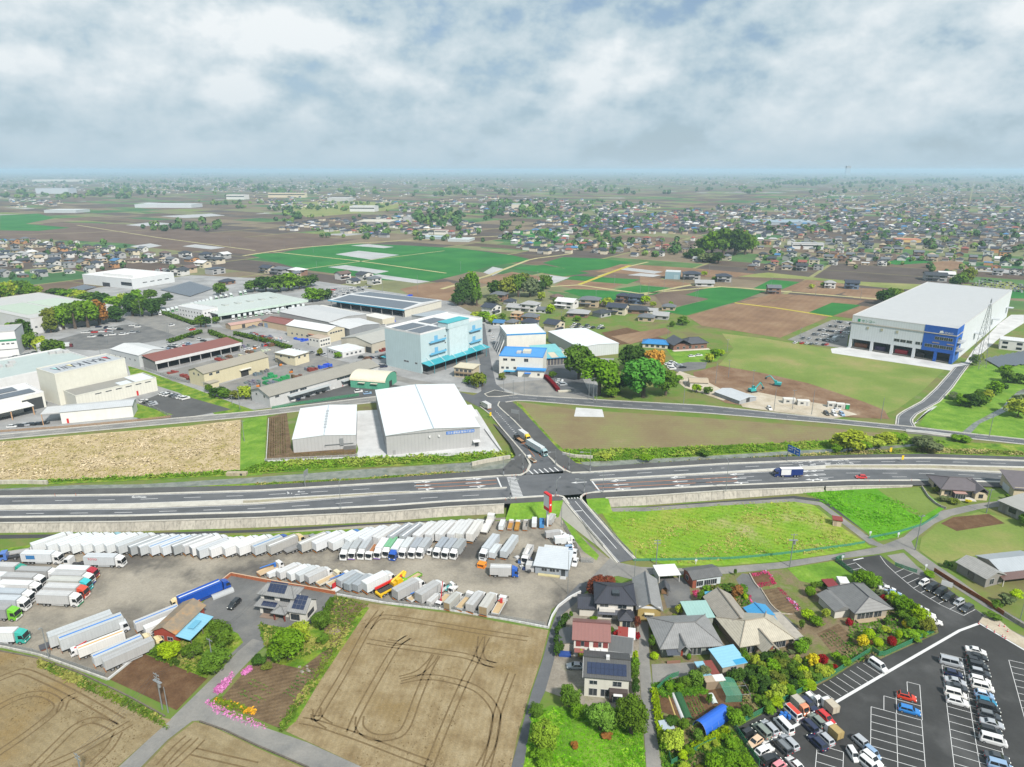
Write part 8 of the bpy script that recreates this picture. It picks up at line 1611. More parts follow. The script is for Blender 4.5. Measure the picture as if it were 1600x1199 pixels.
# the dense shrub garden against the green fence
r9=random.Random(9);SG=[(1166,1048),(1182,1034),(1216,1036),(1262,1040),(1290,1044),(1296,1052),(1262,1076),(1220,1098),(1200,1110),(1186,1100),(1172,1082)]
cand=[]
for _ in range(900):
 x,y=r9.uniform(1164,1298),r9.uniform(1030,1110)
 if inp(x,y,SG)and all((x-a)**2+((y-b)*1.3)**2>12**2 for a,b in cand):cand.append((x,y))
cand.sort(key=lambda q:q[1])
for i,(x,y)in enumerate(cand):
 c=r9.choice([mgr,bgr,'olive',bgr,ygr,dgr,mgr])if i!=6 else 'red'
 tree(x,y,r9.uniform(15,27),r9.uniform(13,24),r9.choice(['round',brd,'round']),c,f'{c} shrub in the fenced planting '+('near the beige house' if y<1050 else 'halfway down' if y<1075 else 'near the parked vans'),'shrubs of the dense garden',1500,.15)
for a in((1268,1046,22,28,brd,'yellow','bright yellow leaved tree in the dense garden'),(1252,1062,22,24,brd,'lime','lime shrub under the bright yellow tree'),(1286,1060,30,24,lw,ygr,'broad yellow green bush at the fence'),(1264,1078,22,16,'ball','lime','clipped lime bush touching the green fence'),(1212,1106,26,20,lw,'lime','lime bush at the green fence beside the white pickup'),(1203,1118,20,16,lw,bgr,'bright bush at the fence corner')):P_(*a,n=1800,leaf=.14)
# bright shrubs along the upper car park and topiary of its garden
for i,(x,y,w,h,c)in enumerate(((1342,912,26,22,bgr),(1352,916,28,26,bgr),(1364,920,26,22,bgr),(1376,934,20,14,ggr),(1394,948,26,24,'lime'),(1408,956,30,28,bgr),(1420,962,30,28,bgr),(1434,976,32,30,'lime'),(1446,988,28,24,'olive'),(1424,984,26,20,mgr),(1410,970,24,18,mgr))):P_(x,y,w,h,brd,c,f'{c} shrub in the line beside the upper car park',group='shrubs of the upper car park',n=2000,leaf=.13)
for a in((1356,1000,19,19,'ball','lime','tall clipped lime dome'),(1371,1010,16,14,'ball','lime','clipped lime ball below the dome'),(1416,982,16,14,'ball','yellow','clipped golden cube'),(1392,1010,15,17,'ball','red','round dark red maple'),(1403,999,11,16,'ball','lime','upright clipped lime block'),(1384,990,16,12,lw,ygr,'yellowish shrub'),(1373,990,14,10,lw,mgr,'green shrub'),(1346,1012,20,22,brd,'yellow','yellow leaved shrub at the fence notch'),(1378,942,14,13,'round','red','dark red maple behind the tiled house'),(1326,978,14,12,'round','red','small purple red maple before the tiled house'),(1384,976,12,12,lw,mgr,'green bush beside the veranda'),(1346,1002,12,12,lw,dgr,'dark bush beside the lime dome'),(1362,1008,10,8,lw,'orange brown','rusty low bush between the clipped domes'),(1424,1000,30,14,lw,bgr,'grassy bush near the fence'),(1440,994,20,10,lw,bgr,'loose grassy bush near the end of the fence'),(1304,1032,18,14,lw,bgr,'green bush beside the tilled garden rows'),(1318,1040,22,16,brd,bgr,'leafy bush at the green fence west of the notch'),(1302,1046,12,10,lw,'red','red bush at the green fence')):P_(*a[:6],a[6]+' by the grey tiled house',n=1500,leaf=.15)
for i in range(6):P_(1270+i*6,921-i*1.2,11,12,'round',mgr,'dark hedge bush bordering the small lawn',group='hedge of the small lawn',n=900,leaf=.18)
# planting of the vegetable garden and the corner below it
for a in((1070,1074,24,18,brd,mgr,'shrub beside the concrete drive of the garden'),(1086,1072,30,26,brd,mgr,'shrub beside the patchwork shed'),(1098,1062,22,26,brd,ggr,'grey green shrub behind the patchwork shed'),(1046,1078,18,12,lw,bgr,'small bush at the garden corner'),(1060,1080,20,14,lw,bgr,'bush in the rough corner of the garden'),(1108,1102,12,22,clm,mgr,'climbing plants on the net frame'),(1120,1112,14,9,lw,bgr,'bright bush by the blue tunnel'),(1148,1136,30,30,brd,bgr,'bright tree at the head of the car park fence'),(1166,1122,22,22,brd,mgr,'darker tree beside the bright one at the fence head'),(1138,1122,24,20,brd,bgr,'bright shrub above the blue tunnel'),(1048,1134,24,18,lw,dgr,'dark shrub west of the blue tunnel'),(1066,1138,22,18,lw,mgr,'shrub beside the mouth of the blue tunnel'),(1090,1160,20,24,brd,mgr,'dark shrub before the mouth of the blue tunnel'),(1050,1172,40,36,brd,ygr,'light leafy tree over the pale tin sheet'),(1066,1188,20,18,lw,'lime','lime bush below the light leafy tree'),(1076,1180,20,16,lw,bgr,'bush beside the lime bush'),(1040,1176,22,26,brd,bgr,'bush at the lane corner of the garden'),(1104,1172,16,10,lw,ygr,'hedge bush beneath the blue tunnel'),(1118,1166,16,10,lw,ygr,'hedge bush under the east end of the blue tunnel'),(1132,1158,18,14,lw,bgr,'bush between the blue tunnel and the fence'),(1144,1170,24,20,brd,bgr,'fresh green bush inside the fence corner'),(1118,1206,36,30,brd,bgr,'wide bright bush at the frame bottom'),(1142,1206,36,32,brd,bgr,'rounded bright bush at the frame bottom beside the fence'),(1164,1206,34,30,brd,bgr,'bright bush at the frame bottom touching the fence'),(1068,1206,24,16,lw,ygr,'yellowish bush at the frame bottom'),(1092,1204,16,10,lw,'olive','dull bush at the frame bottom')):P_(*a,n=2000,leaf=.13)
# east edge
for a in((1586,936,22,16,lw,'lime','lime shrub in the farmhouse garden'),(1570,946,26,18,lw,ggr,'grey green pine shrub in the farmhouse garden'),(1556,950,20,12,lw,mgr,'dark shrub in the farmhouse garden'),(1480,888,14,12,lw,dgr,'dark shrub at the west end of the long grey outbuilding'),(1574,782,14,10,lw,mgr,'round bush beside the cream monopitch house'),(1474,783,18,9,lw,ggr,'pale shrub before the beige bungalow'),(1492,788,20,9,lw,'olive','flowering shrub before the beige bungalow'),(1512,786,10,6,lw,'yellow','yellow flowering bush before the beige bungalow'),(1602,822,26,20,brd,mgr,'tree beside the weathered concrete barn'),(1452,902,20,9,lw,bgr,'low green bush between the two gravel lanes'),(1552,968,24,10,lw,mgr,'weedy bush at the gravel corner of the car park'),(1462,770,14,10,lw,'olive','shrub at the west wall of the beige bungalow')):P_(*a,n=1300,leaf=.16)
for(x,y,w,h,c)in((1010,721,26,12,bgr),(948,717,20,5,ygr),(1100,714,20,12,mgr)):P_(x,y,w,h,lw,c,f'{c} waterside bush on the canal bank beside the highway',n=1500,leaf=.15)
# far trees: the rest of the 300, then one mass
fst=[q for q in sorted(FTR,key=lambda q:-q[2])];left=max(0,300-NTREE[0])
for i,(x,y,w)in enumerate(fst[:left]):
 c=r8.choice([mgr,dgr,bgr,'olive']);where='in the western town' if x<300 and y>370 else 'in the eastern town' if x>1180 else 'in the village by the wooded knoll' if x>860 else 'in the far wooded fields'
 t=thing('tree',f'{c} round tree {where}','tree',at(x,y),0,'trees of the far towns');s=ppm(x,y);r=w/s/2;cr=put('crown',crown_mesh(brd,200,.38,i%4),t,(0,0,.6),r8.uniform(0,6),tuple(k*LG for k in LC[c]));cr.scale=(r,r,r*1.5);tr=put('trunk',TRK,t);tr.scale=(r*2,r*2,r*1.4)
fv,ff,fm=[],[],[]
def far_tree(p,r,rr):
 m=rr.choices((0,1,2),(45,35,20))[0];hh=r*rr.uniform(1.3,2.0)
 for _ in range(34):
  d=V((rr.gauss(0,1),rr.gauss(0,1),rr.gauss(.2,1))).normalized();c=V((p.x+d.x*r*.8,p.y+d.y*r*.8,hh/2+d.z*hh*.45+.5));n=(d+V((rr.gauss(0,.4),rr.gauss(0,.4),.3))).normalized();a=n.orthogonal().normalized();b=n.cross(a);l=r*rr.uniform(.4,.65);o=len(fv)
  for x,y in((-1,-.8),(1,-.8),(1,.8),(-1,.8)):q=c+a*l*x*.6+b*l*y*.6;fv.append((q.x,q.y,q.z))
  ff.append((o,o+1,o+2,o+3));fm.append(m)
for(x,y,w)in fst[left:]:far_tree(at(x,y),w/ppm(x,y)/2,r8)
for zone,n,s in(([(860,340),(1100,326),(1300,300),(1660,296),(1660,372),(1200,368),(900,366)],420,4.5),([(300,316),(640,318),(900,312),(1040,322),(860,342),(600,332),(400,330)],320,5),([(0,272),(1620,272),(1620,300),(0,312)],900,9),([(100,280),(420,278),(420,300),(120,304)],240,8),([(420,340),(780,336),(960,392),(760,380),(480,372)],120,4.5),([(1180,280),(1600,276),(1600,284),(1200,290)],300,11),([(0,268.4),(1620,268.4),(1620,274),(0,274)],700,14)):
 x0,x1=min(p[0]for p in zone),max(p[0]for p in zone);y0,y1=min(p[1]for p in zone),max(p[1]for p in zone);k=0
 for _ in range(n*8):
  if k>=n:break
  x,y=r8.uniform(x0,x1),r8.uniform(y0,y1)
  if not inp(x,y,zone)or noise.noise((x/30.0,y/5.0,9.7))<.05:continue
  far_tree(at(x,y),s*r8.uniform(.6,1.5),r8);k+=1
me=bpy.data.meshes.new('distant_trees');me.from_pydata(fv,[],ff)
for nm,c in(('dark',C(74,108,62)),('mid',C(96,130,68)),('light',C(124,150,74))):me.materials.append(plain('far foliage '+nm,c,.95,var=.25,vscale=.2,spec=.1))
me.polygons.foreach_set('material_index',fm);o=put('distant_trees',me);o['kind']='stuff'
# ---- ground cover that nobody could count: leaf sprays lying close to the ground
def carpet(name,vs,fs,mi,cols,seed):
 me=bpy.data.meshes.new(name);me.from_pydata(vs,[],fs)
 for i,c in enumerate(cols):me.materials.append(leafmat(f'{name} {seed} {i}',.25,tuple(k*1.15 for k in c)))
 me.polygons.foreach_set('material_index',mi);o=put(name,me);o['kind']='stuff';return o
def spray(vs,fs,mi,x,y,z,w,h,m,rr):
 n=V((rr.gauss(0,.45),rr.gauss(0,.45),1)).normalized();a=n.orthogonal().normalized();b=n.cross(a);an=rr.uniform(0,6.283);a,b=(a*math.cos(an)+b*math.sin(an))*w,(b*math.cos(an)-a*math.sin(an))*w*.6;o=len(vs);p=V((x,y,z+h))
 for u,v in((-1,-.7),(1,-1),(.8,1),(-.9,.8)):q=p+a*u+b*v;vs.append((q.x,q.y,max(q.z,z+.01)))
 fs.append((o,o+1,o+2,o+3));mi.append(m)
def tufts(name,polys,n,hgt_,width,cols,seed,zf=None):
 rr=random.Random(seed);vs,fs,mi=[],[],[]
 for poly in polys:
  x0,x1=min(p[0]for p in poly),max(p[0]for p in poly);y0,y1=min(p[1]for p in poly),max(p[1]for p in poly);k=0
  for _ in range(n*14):
   if k>=n:break
   x,y=rr.uniform(x0,x1),rr.uniform(y0,y1)
   if inp(x,y,poly):
    k+=1;p=at(x,y,zf or.05);q=noise.noise((p.x*.09,p.y*.09,seed));m=min(len(cols)-1,max(0,int((q+.5)*len(cols)+rr.uniform(-.7,.7))));s=rr.uniform(.6,1.3)*(1.2 if q>0 else.8)
    for _ in range(3):spray(vs,fs,mi,p.x+rr.gauss(0,width),p.y+rr.gauss(0,width),p.z,width*s,hgt_*s*rr.random(),m,rr)
 return carpet(name,vs,fs,mi,cols,seed)
GRN=[C(96,138,36),C(124,164,50),C(158,176,76)]
tufts('bank_weeds',[[(812,739),(700,738),(560,748),(400,756),(400,764),(560,757),(700,748)]],1500,.5,.25,[C(150,150,80),C(110,140,50),C(186,176,110)],21)
tufts('bank_weeds',[[(-20,756),(100,750),(300,740),(375,735),(412,722),(560,716),(790,706),(803,716),(700,722),(560,729),(370,741),(190,750)]],3500,.7,.35,GRN,22)
tufts('bank_weeds',[[(876,703),(1000,702),(1200,694),(1330,687),(1395,681),(1480,692),(1420,694),(1330,698),(1240,703),(1100,712),(940,721),(880,722)]],3800,.7,.35,GRN,23)
tufts('bank_weeds',[[(930,729),(1100,719),(1330,706),(1440,700),(1600,706),(1600,712),(1450,708),(1330,710),(1130,717)]],1800,.45,.3,[C(150,150,90),C(120,140,56),C(190,180,120)],24)
tufts('reeds',[[(-20,696),(0,692),(290,668),(374,658),(373,733),(300,739),(100,749),(-20,754)]],4200,.35,.3,[C(188,176,110),C(212,194,148),C(232,214,180)],25)
tufts('crop_tufts',[[(942,799),(1130,788),(1240,782),(1300,816),(1350,852),(1216,874),(1060,880),(1000,868)]],3000,.15,.22,[C(140,184,56),C(150,178,60),C(184,184,100)],26)
tufts('crop_tufts',[[(1250,768),(1330,766),(1400,780),(1450,808),(1400,834),(1376,842),(1322,804)]],2000,.15,.22,[C(110,186,30),C(126,194,44),C(100,172,34)],27)
tufts('lawn_grass',[[(830,1120),(860,1106),(930,1112),(1002,1132),(1008,1210),(818,1210)]],3000,.15,.18,[C(120,186,30),C(104,166,28),C(146,192,56)],28)
tufts('verge_weeds',[[(520,930),(575,944),(500,1062),(440,1144),(436,1132),(500,1040)],[(228,1012),(250,1006),(330,972),(376,1000),(330,1048),(318,1058),(222,1020)],[(405,976),(440,981),(470,986),(516,1010),(440,1040),(412,1006)],[(60,1030),(165,1076),(250,1120),(262,1140),(246,1130),(160,1088),(60,1042)]],900,.3,.25,[C(120,140,50),C(96,124,44),C(160,160,84)],29)
tufts('garden_weeds',[[(1018,1070),(1060,1064),(1100,1060),(1104,1084),(1036,1090)],[(1026,1130),(1146,1142),(1186,1204),(1040,1212)],[(1340,910),(1450,975),(1464,986),(1376,1026),(1320,1040),(1330,950)],[(1166,1040),(1296,1046),(1200,1112),(1160,1110)],[(1100,915),(1165,915),(1170,945),(1110,950)]],1300,.4,.28,[C(104,150,40),C(84,124,40),C(140,130,90)],30)
tufts('flowers',[[(322,1098),(332,1093),(340,1102),(400,1126),(420,1138),(410,1142),(336,1114)],[(336,1076),(344,1070),(362,1050),(366,1054),(348,1082),(338,1086)],[(378,1050),(390,1040),(394,1046),(382,1056)]],150,.2,.2,[C(224,136,196),C(232,150,206),C(206,116,176)],31)
tufts('flowers',[[(334,1090),(350,1092),(400,1110),(398,1118),(352,1106),(336,1098)]],190,.2,.2,[C(232,150,40),C(240,178,50),C(120,140,40)],32)
tufts('flowers',[[(1172,898),(1197,892),(1200,896),(1176,902)],[(1200,894),(1206,900),(1212,912),(1206,913)],[(1180,912),(1210,908),(1212,914),(1186,919)],[(1213,920),(1220,919),(1252,952),(1246,954)],[(1081,924),(1090,922),(1092,932),(1084,934)],[(1166,928),(1172,930),(1174,942),(1169,942)]],90,.2,.18,[C(196,60,100),C(226,90,140),C(214,180,226)],33)
tufts('stubble',[[(580,946),(855,987),(845,1030),(808,1150),(798,1205),(640,1230),(560,1195),(450,1142),(502,1060)]],2200,.04,.1,[C(168,150,116),C(156,138,104),C(132,114,84)],34)
tufts('stubble',[[(-20,1020),(60,1034),(160,1080),(256,1126),(180,1199),(-20,1210)]],1500,.04,.1,[C(166,148,112),C(152,134,100),C(130,112,82)],35)
# vegetable rows
def rows(name,p0,p1,q,n,w,h,cols,seed,fill=1.0):
 rr=random.Random(seed);a,b,c=at(*p0),at(*p1),at(*q);vs,fs,mi=[],[],[]
 for i in range(n):
  k=(i+.5)/n;s0,s1=a.lerp(b,k),a.lerp(b,k)+(c-a);m=rr.randrange(len(cols))
  if rr.random()>fill:continue
  for j in range(int((s1-s0).length*5)):p=s0.lerp(s1,rr.random());spray(vs,fs,mi,p.x+rr.gauss(0,w*.3),p.y+rr.gauss(0,w*.3),.06,w*.5,h*rr.random(),m,rr)
 carpet(name,vs,fs,mi,cols,seed)
VG=[C(84,130,50),C(110,140,60),C(60,110,50)]
rows('vegetable_rows',(476,1040),(440,1086),(494,1046),9,.3,.3,VG,41,.8);rows('vegetable_rows',(1062,1086),(1090,1082),(1078,1126),6,.3,.35,VG,42,.9);rows('vegetable_rows',(1280,994),(1300,984),(1318,1030),5,.3,.3,VG,43);rows('vegetable_rows',(395,1060),(370,1086),(430,1076),5,.3,.3,VG,44,.7)
rows('planting_rows',(419,656),(446,650),(417,716),8,.3,.35,[C(96,84,50),C(104,110,60)],45);rows('planting_rows',(452,708),(452,714),(554,706),3,.35,.4,[C(150,120,60),C(110,110,60)],46)
# == STREET FURNITURE, FENCES, WALLS
def pole(px,py,top,label,arms=1,lamp=None,transformer=False,group=None,z=0.0,r=.17,col=None,name='utility_pole',ang=0.0):
 H=hgt(px,py,top,z);t=thing(name,label,'pole',at(px,py,z),R(ang),group)
 part('pole',MB().cyl((0,0,-.1),(0,0,H),r,r*.6,7),M_pole,t)
 for i in range(arms):part('crossarm',Bx(-1.0,-.06,H-.5-.9*i,1.0,.06,H-.36-.9*i).cyl((-.9,0,H-.36-.9*i),(-.9,0,H-.1-.9*i),.05,seg=5).cyl((0,0,H-.36-.9*i),(0,0,H-.1-.9*i),.05,seg=5).cyl((.9,0,H-.36-.9*i),(.9,0,H-.1-.9*i),.05,seg=5),M_steel,t)
 if transformer:part('transformer',MB().cyl((.45,0,H-3.6),(.45,0,H-2.4),.32,seg=9),M_steel,t);part('switch_box',Bx(-1.3,-.3,H-2.3,1.3,.3,H-2.15),M_steel,t)
 if lamp:part('lamp_arm',MB().cyl((0,0,H-.1),(0,-lamp,H+.25),.05,seg=5),M_steel,t);part('lamp_head',Bx(-.18,-lamp-.5,H+.2,.18,-lamp+.1,H+.34),M_steel,t)
 t['top']=H;return t
pn=[pole(254,1109,1052,'concrete utility pole with transformer and crossarms at the farm road corner',3,transformer=True,ang=-30),pole(335,1052,998,'concrete utility pole beside the dark tree at the drive',1,ang=-30),pole(130,1222,1178,'utility pole with crossarms at the bottom of the brown field',2,ang=-30)]
pole(263,1114,1074,'bare leaning stay pole beside the transformer pole',0,r=.14);pole(77,1030,981,'pale steel lamp pole at the southwest kerb of the truck yard',0,lamp=.6)
pole(1025,883,843,'utility pole with a double arm at the edge of the crop field',2);pole(1234,886,834,'grey pole with equipment boxes beside the village lane',1,transformer=True);pole(1430,860,805,'leaning lamp pole at the village lane fork',1,lamp=.7);pole(991,905,858,'slim pole at the corner of the grey gabled house',0,r=.1);pole(887,928,862,'slim pole at the gravel entrance by the office',0,r=.1);pole(877,824,794,'slim pole beside the grass strip of the south leg',0,r=.12);pole(1541,802,764,'timber pole beside the bend to the bungalow',1);pole(1594,968,925,'slim pole at the eastern frame edge lane',0,r=.1);pole(873,1012,985,'thin grey pole among the conifers by the narrow street',0,r=.07)
for(x,y,tp,lb)in((533,798,755,'street lamp on the south edge of the highway below the grey warehouse'),(1134,768,722,'double street lamp on the south edge of the highway beside the crop field')):pole(x,y,tp,lb,0,lamp=2.2,z=3.0,r=.13,name='street_lamp',ang=180)
FP=[(1013,463,442),(1037,457,436),(1067,448,425),(1087,464,444),(1143,447,430),(1205,450,434),(1274,462,441),(1043,532,510),(931,473,453),(1108,430,412),(985,474,455),(812,472,456),(877,500,486),(653,459,430),(598,456,438),(720,425,409),(714,462,452),(840,436,424),(1118,600,567),(1175,612,578),(1138,590,562),(1209,642,606),(1238,640,609),(1268,648,608),(1376,657,622),(1068,632,595),(1545,684,646),(927,628,590),(920,622,598),(932,630,606),(787,615,590),(802,622,594),(819,617,578),(375,640,612),(363,632,617),(320,614,597),(340,595,570),(430,562,545),(513,568,540),(405,545,525),(265,530,505),(221,498,470),(263,532,508),(168,538,515),(158,560,540),(382,690,657),(495,420,408),(490,395,384),(445,396,384),(360,386,374),(1250,530,512),(1136,550,530),(1090,466,448),(1344,470,452),(1000,460,442),(960,446,430)]
FP.sort();cnt={}
for i,(x,y,tp)in enumerate(FP):
 wh='among the far fields' if y<480 else 'by the construction site' if x>1060 and y>560 else 'beside the link road' if x>780 else 'in the industrial yards'
 cnt[wh]=cnt.get(wh,0)+1;pole(x,y,tp,f'slender concrete pole {wh}, {ORD[cnt[wh] - 1]} from the west',1 if i%3 else 0,group='poles '+wh,r=.16)
 # sagging wires between the near poles
def wires(a,b,ha,hb,label,n=3,sag=.9):
 p,q=V(a),V(b);t=thing('power_line',label,'power line',p);d=(q-p);s=V((-d.y,d.x,0)).normalized()
 for k in range(n):
  o=s*(k-(n-1)/2)*.85;mb=MB();L=[p+o+V((0,0,ha))+(d+V((0,0,hb-ha)))*(i/14)-V((0,0,sag*4*(i/14)*(1-i/14)))for i in range(15)]
  for u,v in zip(L,L[1:]):mb.cyl(tuple(u-p),tuple(v-p),.022,seg=3)
  part('wire',mb,M_under,t)
wires(pn[0].location,pn[1].location,pn[0]['top']-.2,pn[1]['top']-.2,'overhead wires from the transformer pole to the pole at the drive');wires(pn[0].location,pn[2].location,pn[0]['top']-.2,pn[2]['top']-.2,'overhead wires from the transformer pole across the brown field')
wires(pn[1].location,at(420,950),pn[1]['top']-.3,6.2,'overhead wires from the drive pole to the white solar roofed house',2,.6)
# traffic signals at the crossing
for i,(x,y,tp,arm,an,lb)in enumerate(((787,744,714,5,0,'northwest corner of the crossing beside the canal'),(817,735,704,4,-120,'mouth of the north leg, west side'),(868,726,702,4,200,'mouth of the north leg, east side'),(889,735,706,3,180,'northeast pavement of the crossing'),(922,738,703,5,180,'northeast corner, tallest of them'),(869,776,747,4,60,'south corner beside the red pylon sign'),(913,771,746,4,170,'southeast corner of the crossing'),(942,771,737,4,160,'south edge of the highway east of the crossing'),(797,782,748,4,30,'south edge of the highway west of the crossing'))):
 H=hgt(x,y,tp,3.0);t=thing('traffic_signal',f'traffic signal pole at the {lb}','traffic signal',at(x,y,3.0),R(an));part('pole',MB().cyl((0,0,0),(0,0,H),.11,.08,6),M_pole,t);part('arm',MB().cyl((0,0,H-1.2),(arm*.7,0,H-.9),.06,seg=5),M_pole,t)
 part('signal_head',Bx(arm*.7-.65,-.15,H-1.25,arm*.7+.65,.15,H-.8),M_steel,t);part('pedestrian_head',Bx(-.2,-.35,2.4,.2,-.12,3.1),M_under,t);part('control_box',Bx(-.2,-.2,.8,.2,.2,1.7),M_steel,t)
 # road signs
t=thing('road_sign','large blue direction sign on a single post north of the highway','road sign',at(1229.5,720.5,HZ(1229)),R(-62));part('pole',MB().cyl((0,0,0),(0,0,6.6),.16,.13,7),M_pole,t);bs_=part('panel',Bx(-.3,-.08,4.2,5.6,.08,7.1),M_lblue,t)
for(x,z,w,h)in((.2,6.2,1.3,.35),(1.7,5.3,.3,1.4),(2.4,6.3,1.2,.4),(3.9,6.0,1.2,.35),(.2,5.2,1.1,.35),(3.0,4.6,.3,1.3),(4.2,4.8,1.0,.4)):part('sign_legend',Bx(x,-.1,z,x+w,-.085,z+h),M_lwhite,bs_)
t=thing('road_sign','back of a grey direction sign on a post beside the upper carriageway','road sign',at(477,761,3.0),R(75));part('pole',MB().cyl((0,0,0),(0,0,6.2),.15,.12,7),M_pole,t);part('panel',Bx(.1,-.06,4.0,2.6,.06,6.3),M_steel,t)
t=thing('road_sign','grey lattice backed road sign at the corner of the fallow field','road sign',at(811,658,.4),R(-25));part('pole',MB().cyl((0,0,0),(0,0,5.5),.14,.11,7),M_pole,t);part('panel',Bx(-4.2,-.06,3.6,-.3,.06,5.4),M_steel,t)
t=thing('pylon_sign','tall red and white pylon sign on a white post at the yard corner','sign',at(855,823),R(-58));part('post',Bx(-.3,-.25,0,.3,.25,8.0),M_flat,t,C(241));part('panel',Bx(-1.6,-.5,6.2,1.6,.5,12.0),M_lwhite,t);pr=part('red_edge',Bx(1.601,-.55,6.1,1.72,.55,12.1).box(-1.65,-.55,12.001,1.72,.55,12.5),M_lred,t);part('red_band',Bx(-1.5,-.53,6.4,1.5,-.505,7.6),M_lred,t);part('white_mark',Bx(1.73,-.3,8.6,1.76,.3,9.2),M_lwhite,pr)
for i,(x,y,lb)in enumerate(((1391,709.5,'yellow warning sign in the verge beside the brown bush'),(1409.5,722,'yellow warning sign on the median north of the highway'),(766.5,653,'small yellow sign at the kerb near the white box truck'))):
 t=thing('warning_sign',lb,'road sign',at(x,y,HZ(x)if y>700 else.2),0);part('pole',MB().cyl((0,0,0),(0,0,1.6),.05,seg=5),M_pole,t);part('panel',Bx(-.45,-.04,1.0,.45,.04,2.9),M_flat,t,C(250,214,10))
t=thing('notice_board','white notice board facing the upper car park on two posts','notice board',at(1478,921),R(-38));part('panel',Bx(-1.4,-.04,1.0,1.4,.04,2.6),M_lwhite,t);part('post',Bx(-1.2,.05,0,-1.1,.12,2.6).box(1.1,.05,0,1.2,.12,2.6),M_pole,t)
for i,(x,y,lb)in enumerate(((1403,840,'small white sign board on the field corner by the lane'),(1359,838,'short pale post with a plate beside the irrigation lane'),(1087,882,'white marker post on the crop field edge'),(1316,876,'white marker post at the top of the car park'),(1446,890,'white marker post on the grass between the lanes'))):
 t=thing('marker_post',lb,'marker post',at(x,y));part('post',Bx(-.08,-.08,0,.08,.08,1.8),M_flat,t,C(234));part('plate',Bx(-.35,-.1,1.1,.35,-.081,1.9),M_flat,t,C(226,232,238))
for i,(x,y)in enumerate(((1529,975.5),(1541.5,981),(1553.5,988.5),(1566,995.5),(1570.5,998.5),(1561,979),(1569,980),(1574,987.5))):
 t=thing('traffic_cone',f'red traffic cone at the gravel corner, {ORD[i]} from the tiled house','traffic cone',at(x,y),0,'traffic cones at the gravel corner');part('base',Bx(-.25,-.25,0,.25,.25,.05),M_under,t);part('cone',MB().cyl((0,0,.05),(0,0,.85),.2,.05,8),M_lred,t);part('white_band',MB().cyl((0,0,.4),(0,0,.6),.135,.098,8),M_lwhite,t)
for i,(x,y,zz)in enumerate(((818,739,3),(822,736,3),(884,735,3),(880,732,3),(800,745,3),(806,744.5,3),(868,776,3),(872,777,3),(912,776,3),(916,774,3),(790,782.5,3),(806,781,3),(1356,753,.9),(1374,753,.8),(1424,752,.5),(345/4,775.5,3),(475/4,775,3))):
 t=thing('delineator','slim orange delineator post on the pavement edge of the crossing' if i<12 else 'slim orange delineator post along the highway pavement','delineator',at(x,y,zz+.12),0,'delineators of the crossing' if i<12 else 'delineators along the highway');part('post',MB().cyl((0,0,0),(0,0,1.0),.05,seg=6),M_flat,t,C(226,96,60));part('base',MB().cyl((0,0,0),(0,0,.06),.14,seg=8),M_under,t)
 # green mesh fence round the village garden and the car park
def mesh_mat(name,col,al):
 m,t,b=new_mat(name);setc(t,b.inputs['Base Color'],col);b.inputs['Roughness'].default_value=.6;b.inputs['Alpha'].default_value=al;return m
M_mesh=mesh_mat('green wire mesh',C(70,150,110),.55);M_meshg=mesh_mat('grey wire mesh',C(170,174,176),.35);M_net=mesh_mat('green plant net',C(90,170,140),.55)
def fence(label,pix,h=1.5,mat=None,step=2.0,postc=None,z=0.0,name='fence',pm=None):
 l=sample(W(pix,z),step);t=thing(name,label,'fence',l[0]);o=l[0]
 for i,(a,b)in enumerate(zip(l,l[1:])):
  n=V((-(b-a).y,(b-a).x,0)).normalized()*.02;part('fence_panel',MB().slab(tuple(a-o+V((0,0,.05))),tuple(b-o+V((0,0,.05))),tuple(b-o+V((0,0,h))),tuple(a-o+V((0,0,h))),.015),mat or M_mesh,t)
 for p in l:part('post',Bx(p.x-o.x-.04,p.y-o.y-.04,0,p.x-o.x+.04,p.y-o.y+.04,h+.06),M_flat,t,postc or C(60,140,100))
 mb=MB();[mb.cyl(tuple(a-o+V((0,0,h))),tuple(b-o+V((0,0,h))),.03,seg=4)for a,b in zip(l,l[1:])];part('top_rail',mb,M_flat,t,postc or C(60,140,100))
fence('green mesh fence between the dense garden and the new car park',[(1148,1137),(1200,1110),(1298,1058),(1362,1018)]);fence('green mesh fence along the garden of the grey tiled house',[(1362,1018),(1376,1028),(1420,1008),(1467,985)]);fence('green mesh fence running down the west side of the car park',[(1147,1138),(1166,1166),(1190,1203)]);fence('green mesh fence around the corner of the upper car park',[(1334,899),(1304,876),(1322,872)]);fence('green mesh fence along the gravel lane above the parked cars',[(1398,884),(1420,892),(1440,898)],1.2);fence('blue green mesh fence of the vegetable garden by the lane',[(1026,1080),(1045,1062),(1062,1056)],1.4);fence('green mesh fence below the vegetable garden hedge',[(1040,1160),(1048,1196),(1100,1168),(1128,1156)],1.4)
fence('low green net along the south edge of the crop field',[(990,877),(1070,876),(1150,874),(1230,866),(1330,853),(1368,846)],.9,M_net,6.0);fence('low green net along the lane edge of the bright green field',[(1358,842),(1400,834),(1440,822),(1466,806)],.9,M_net,6.0)
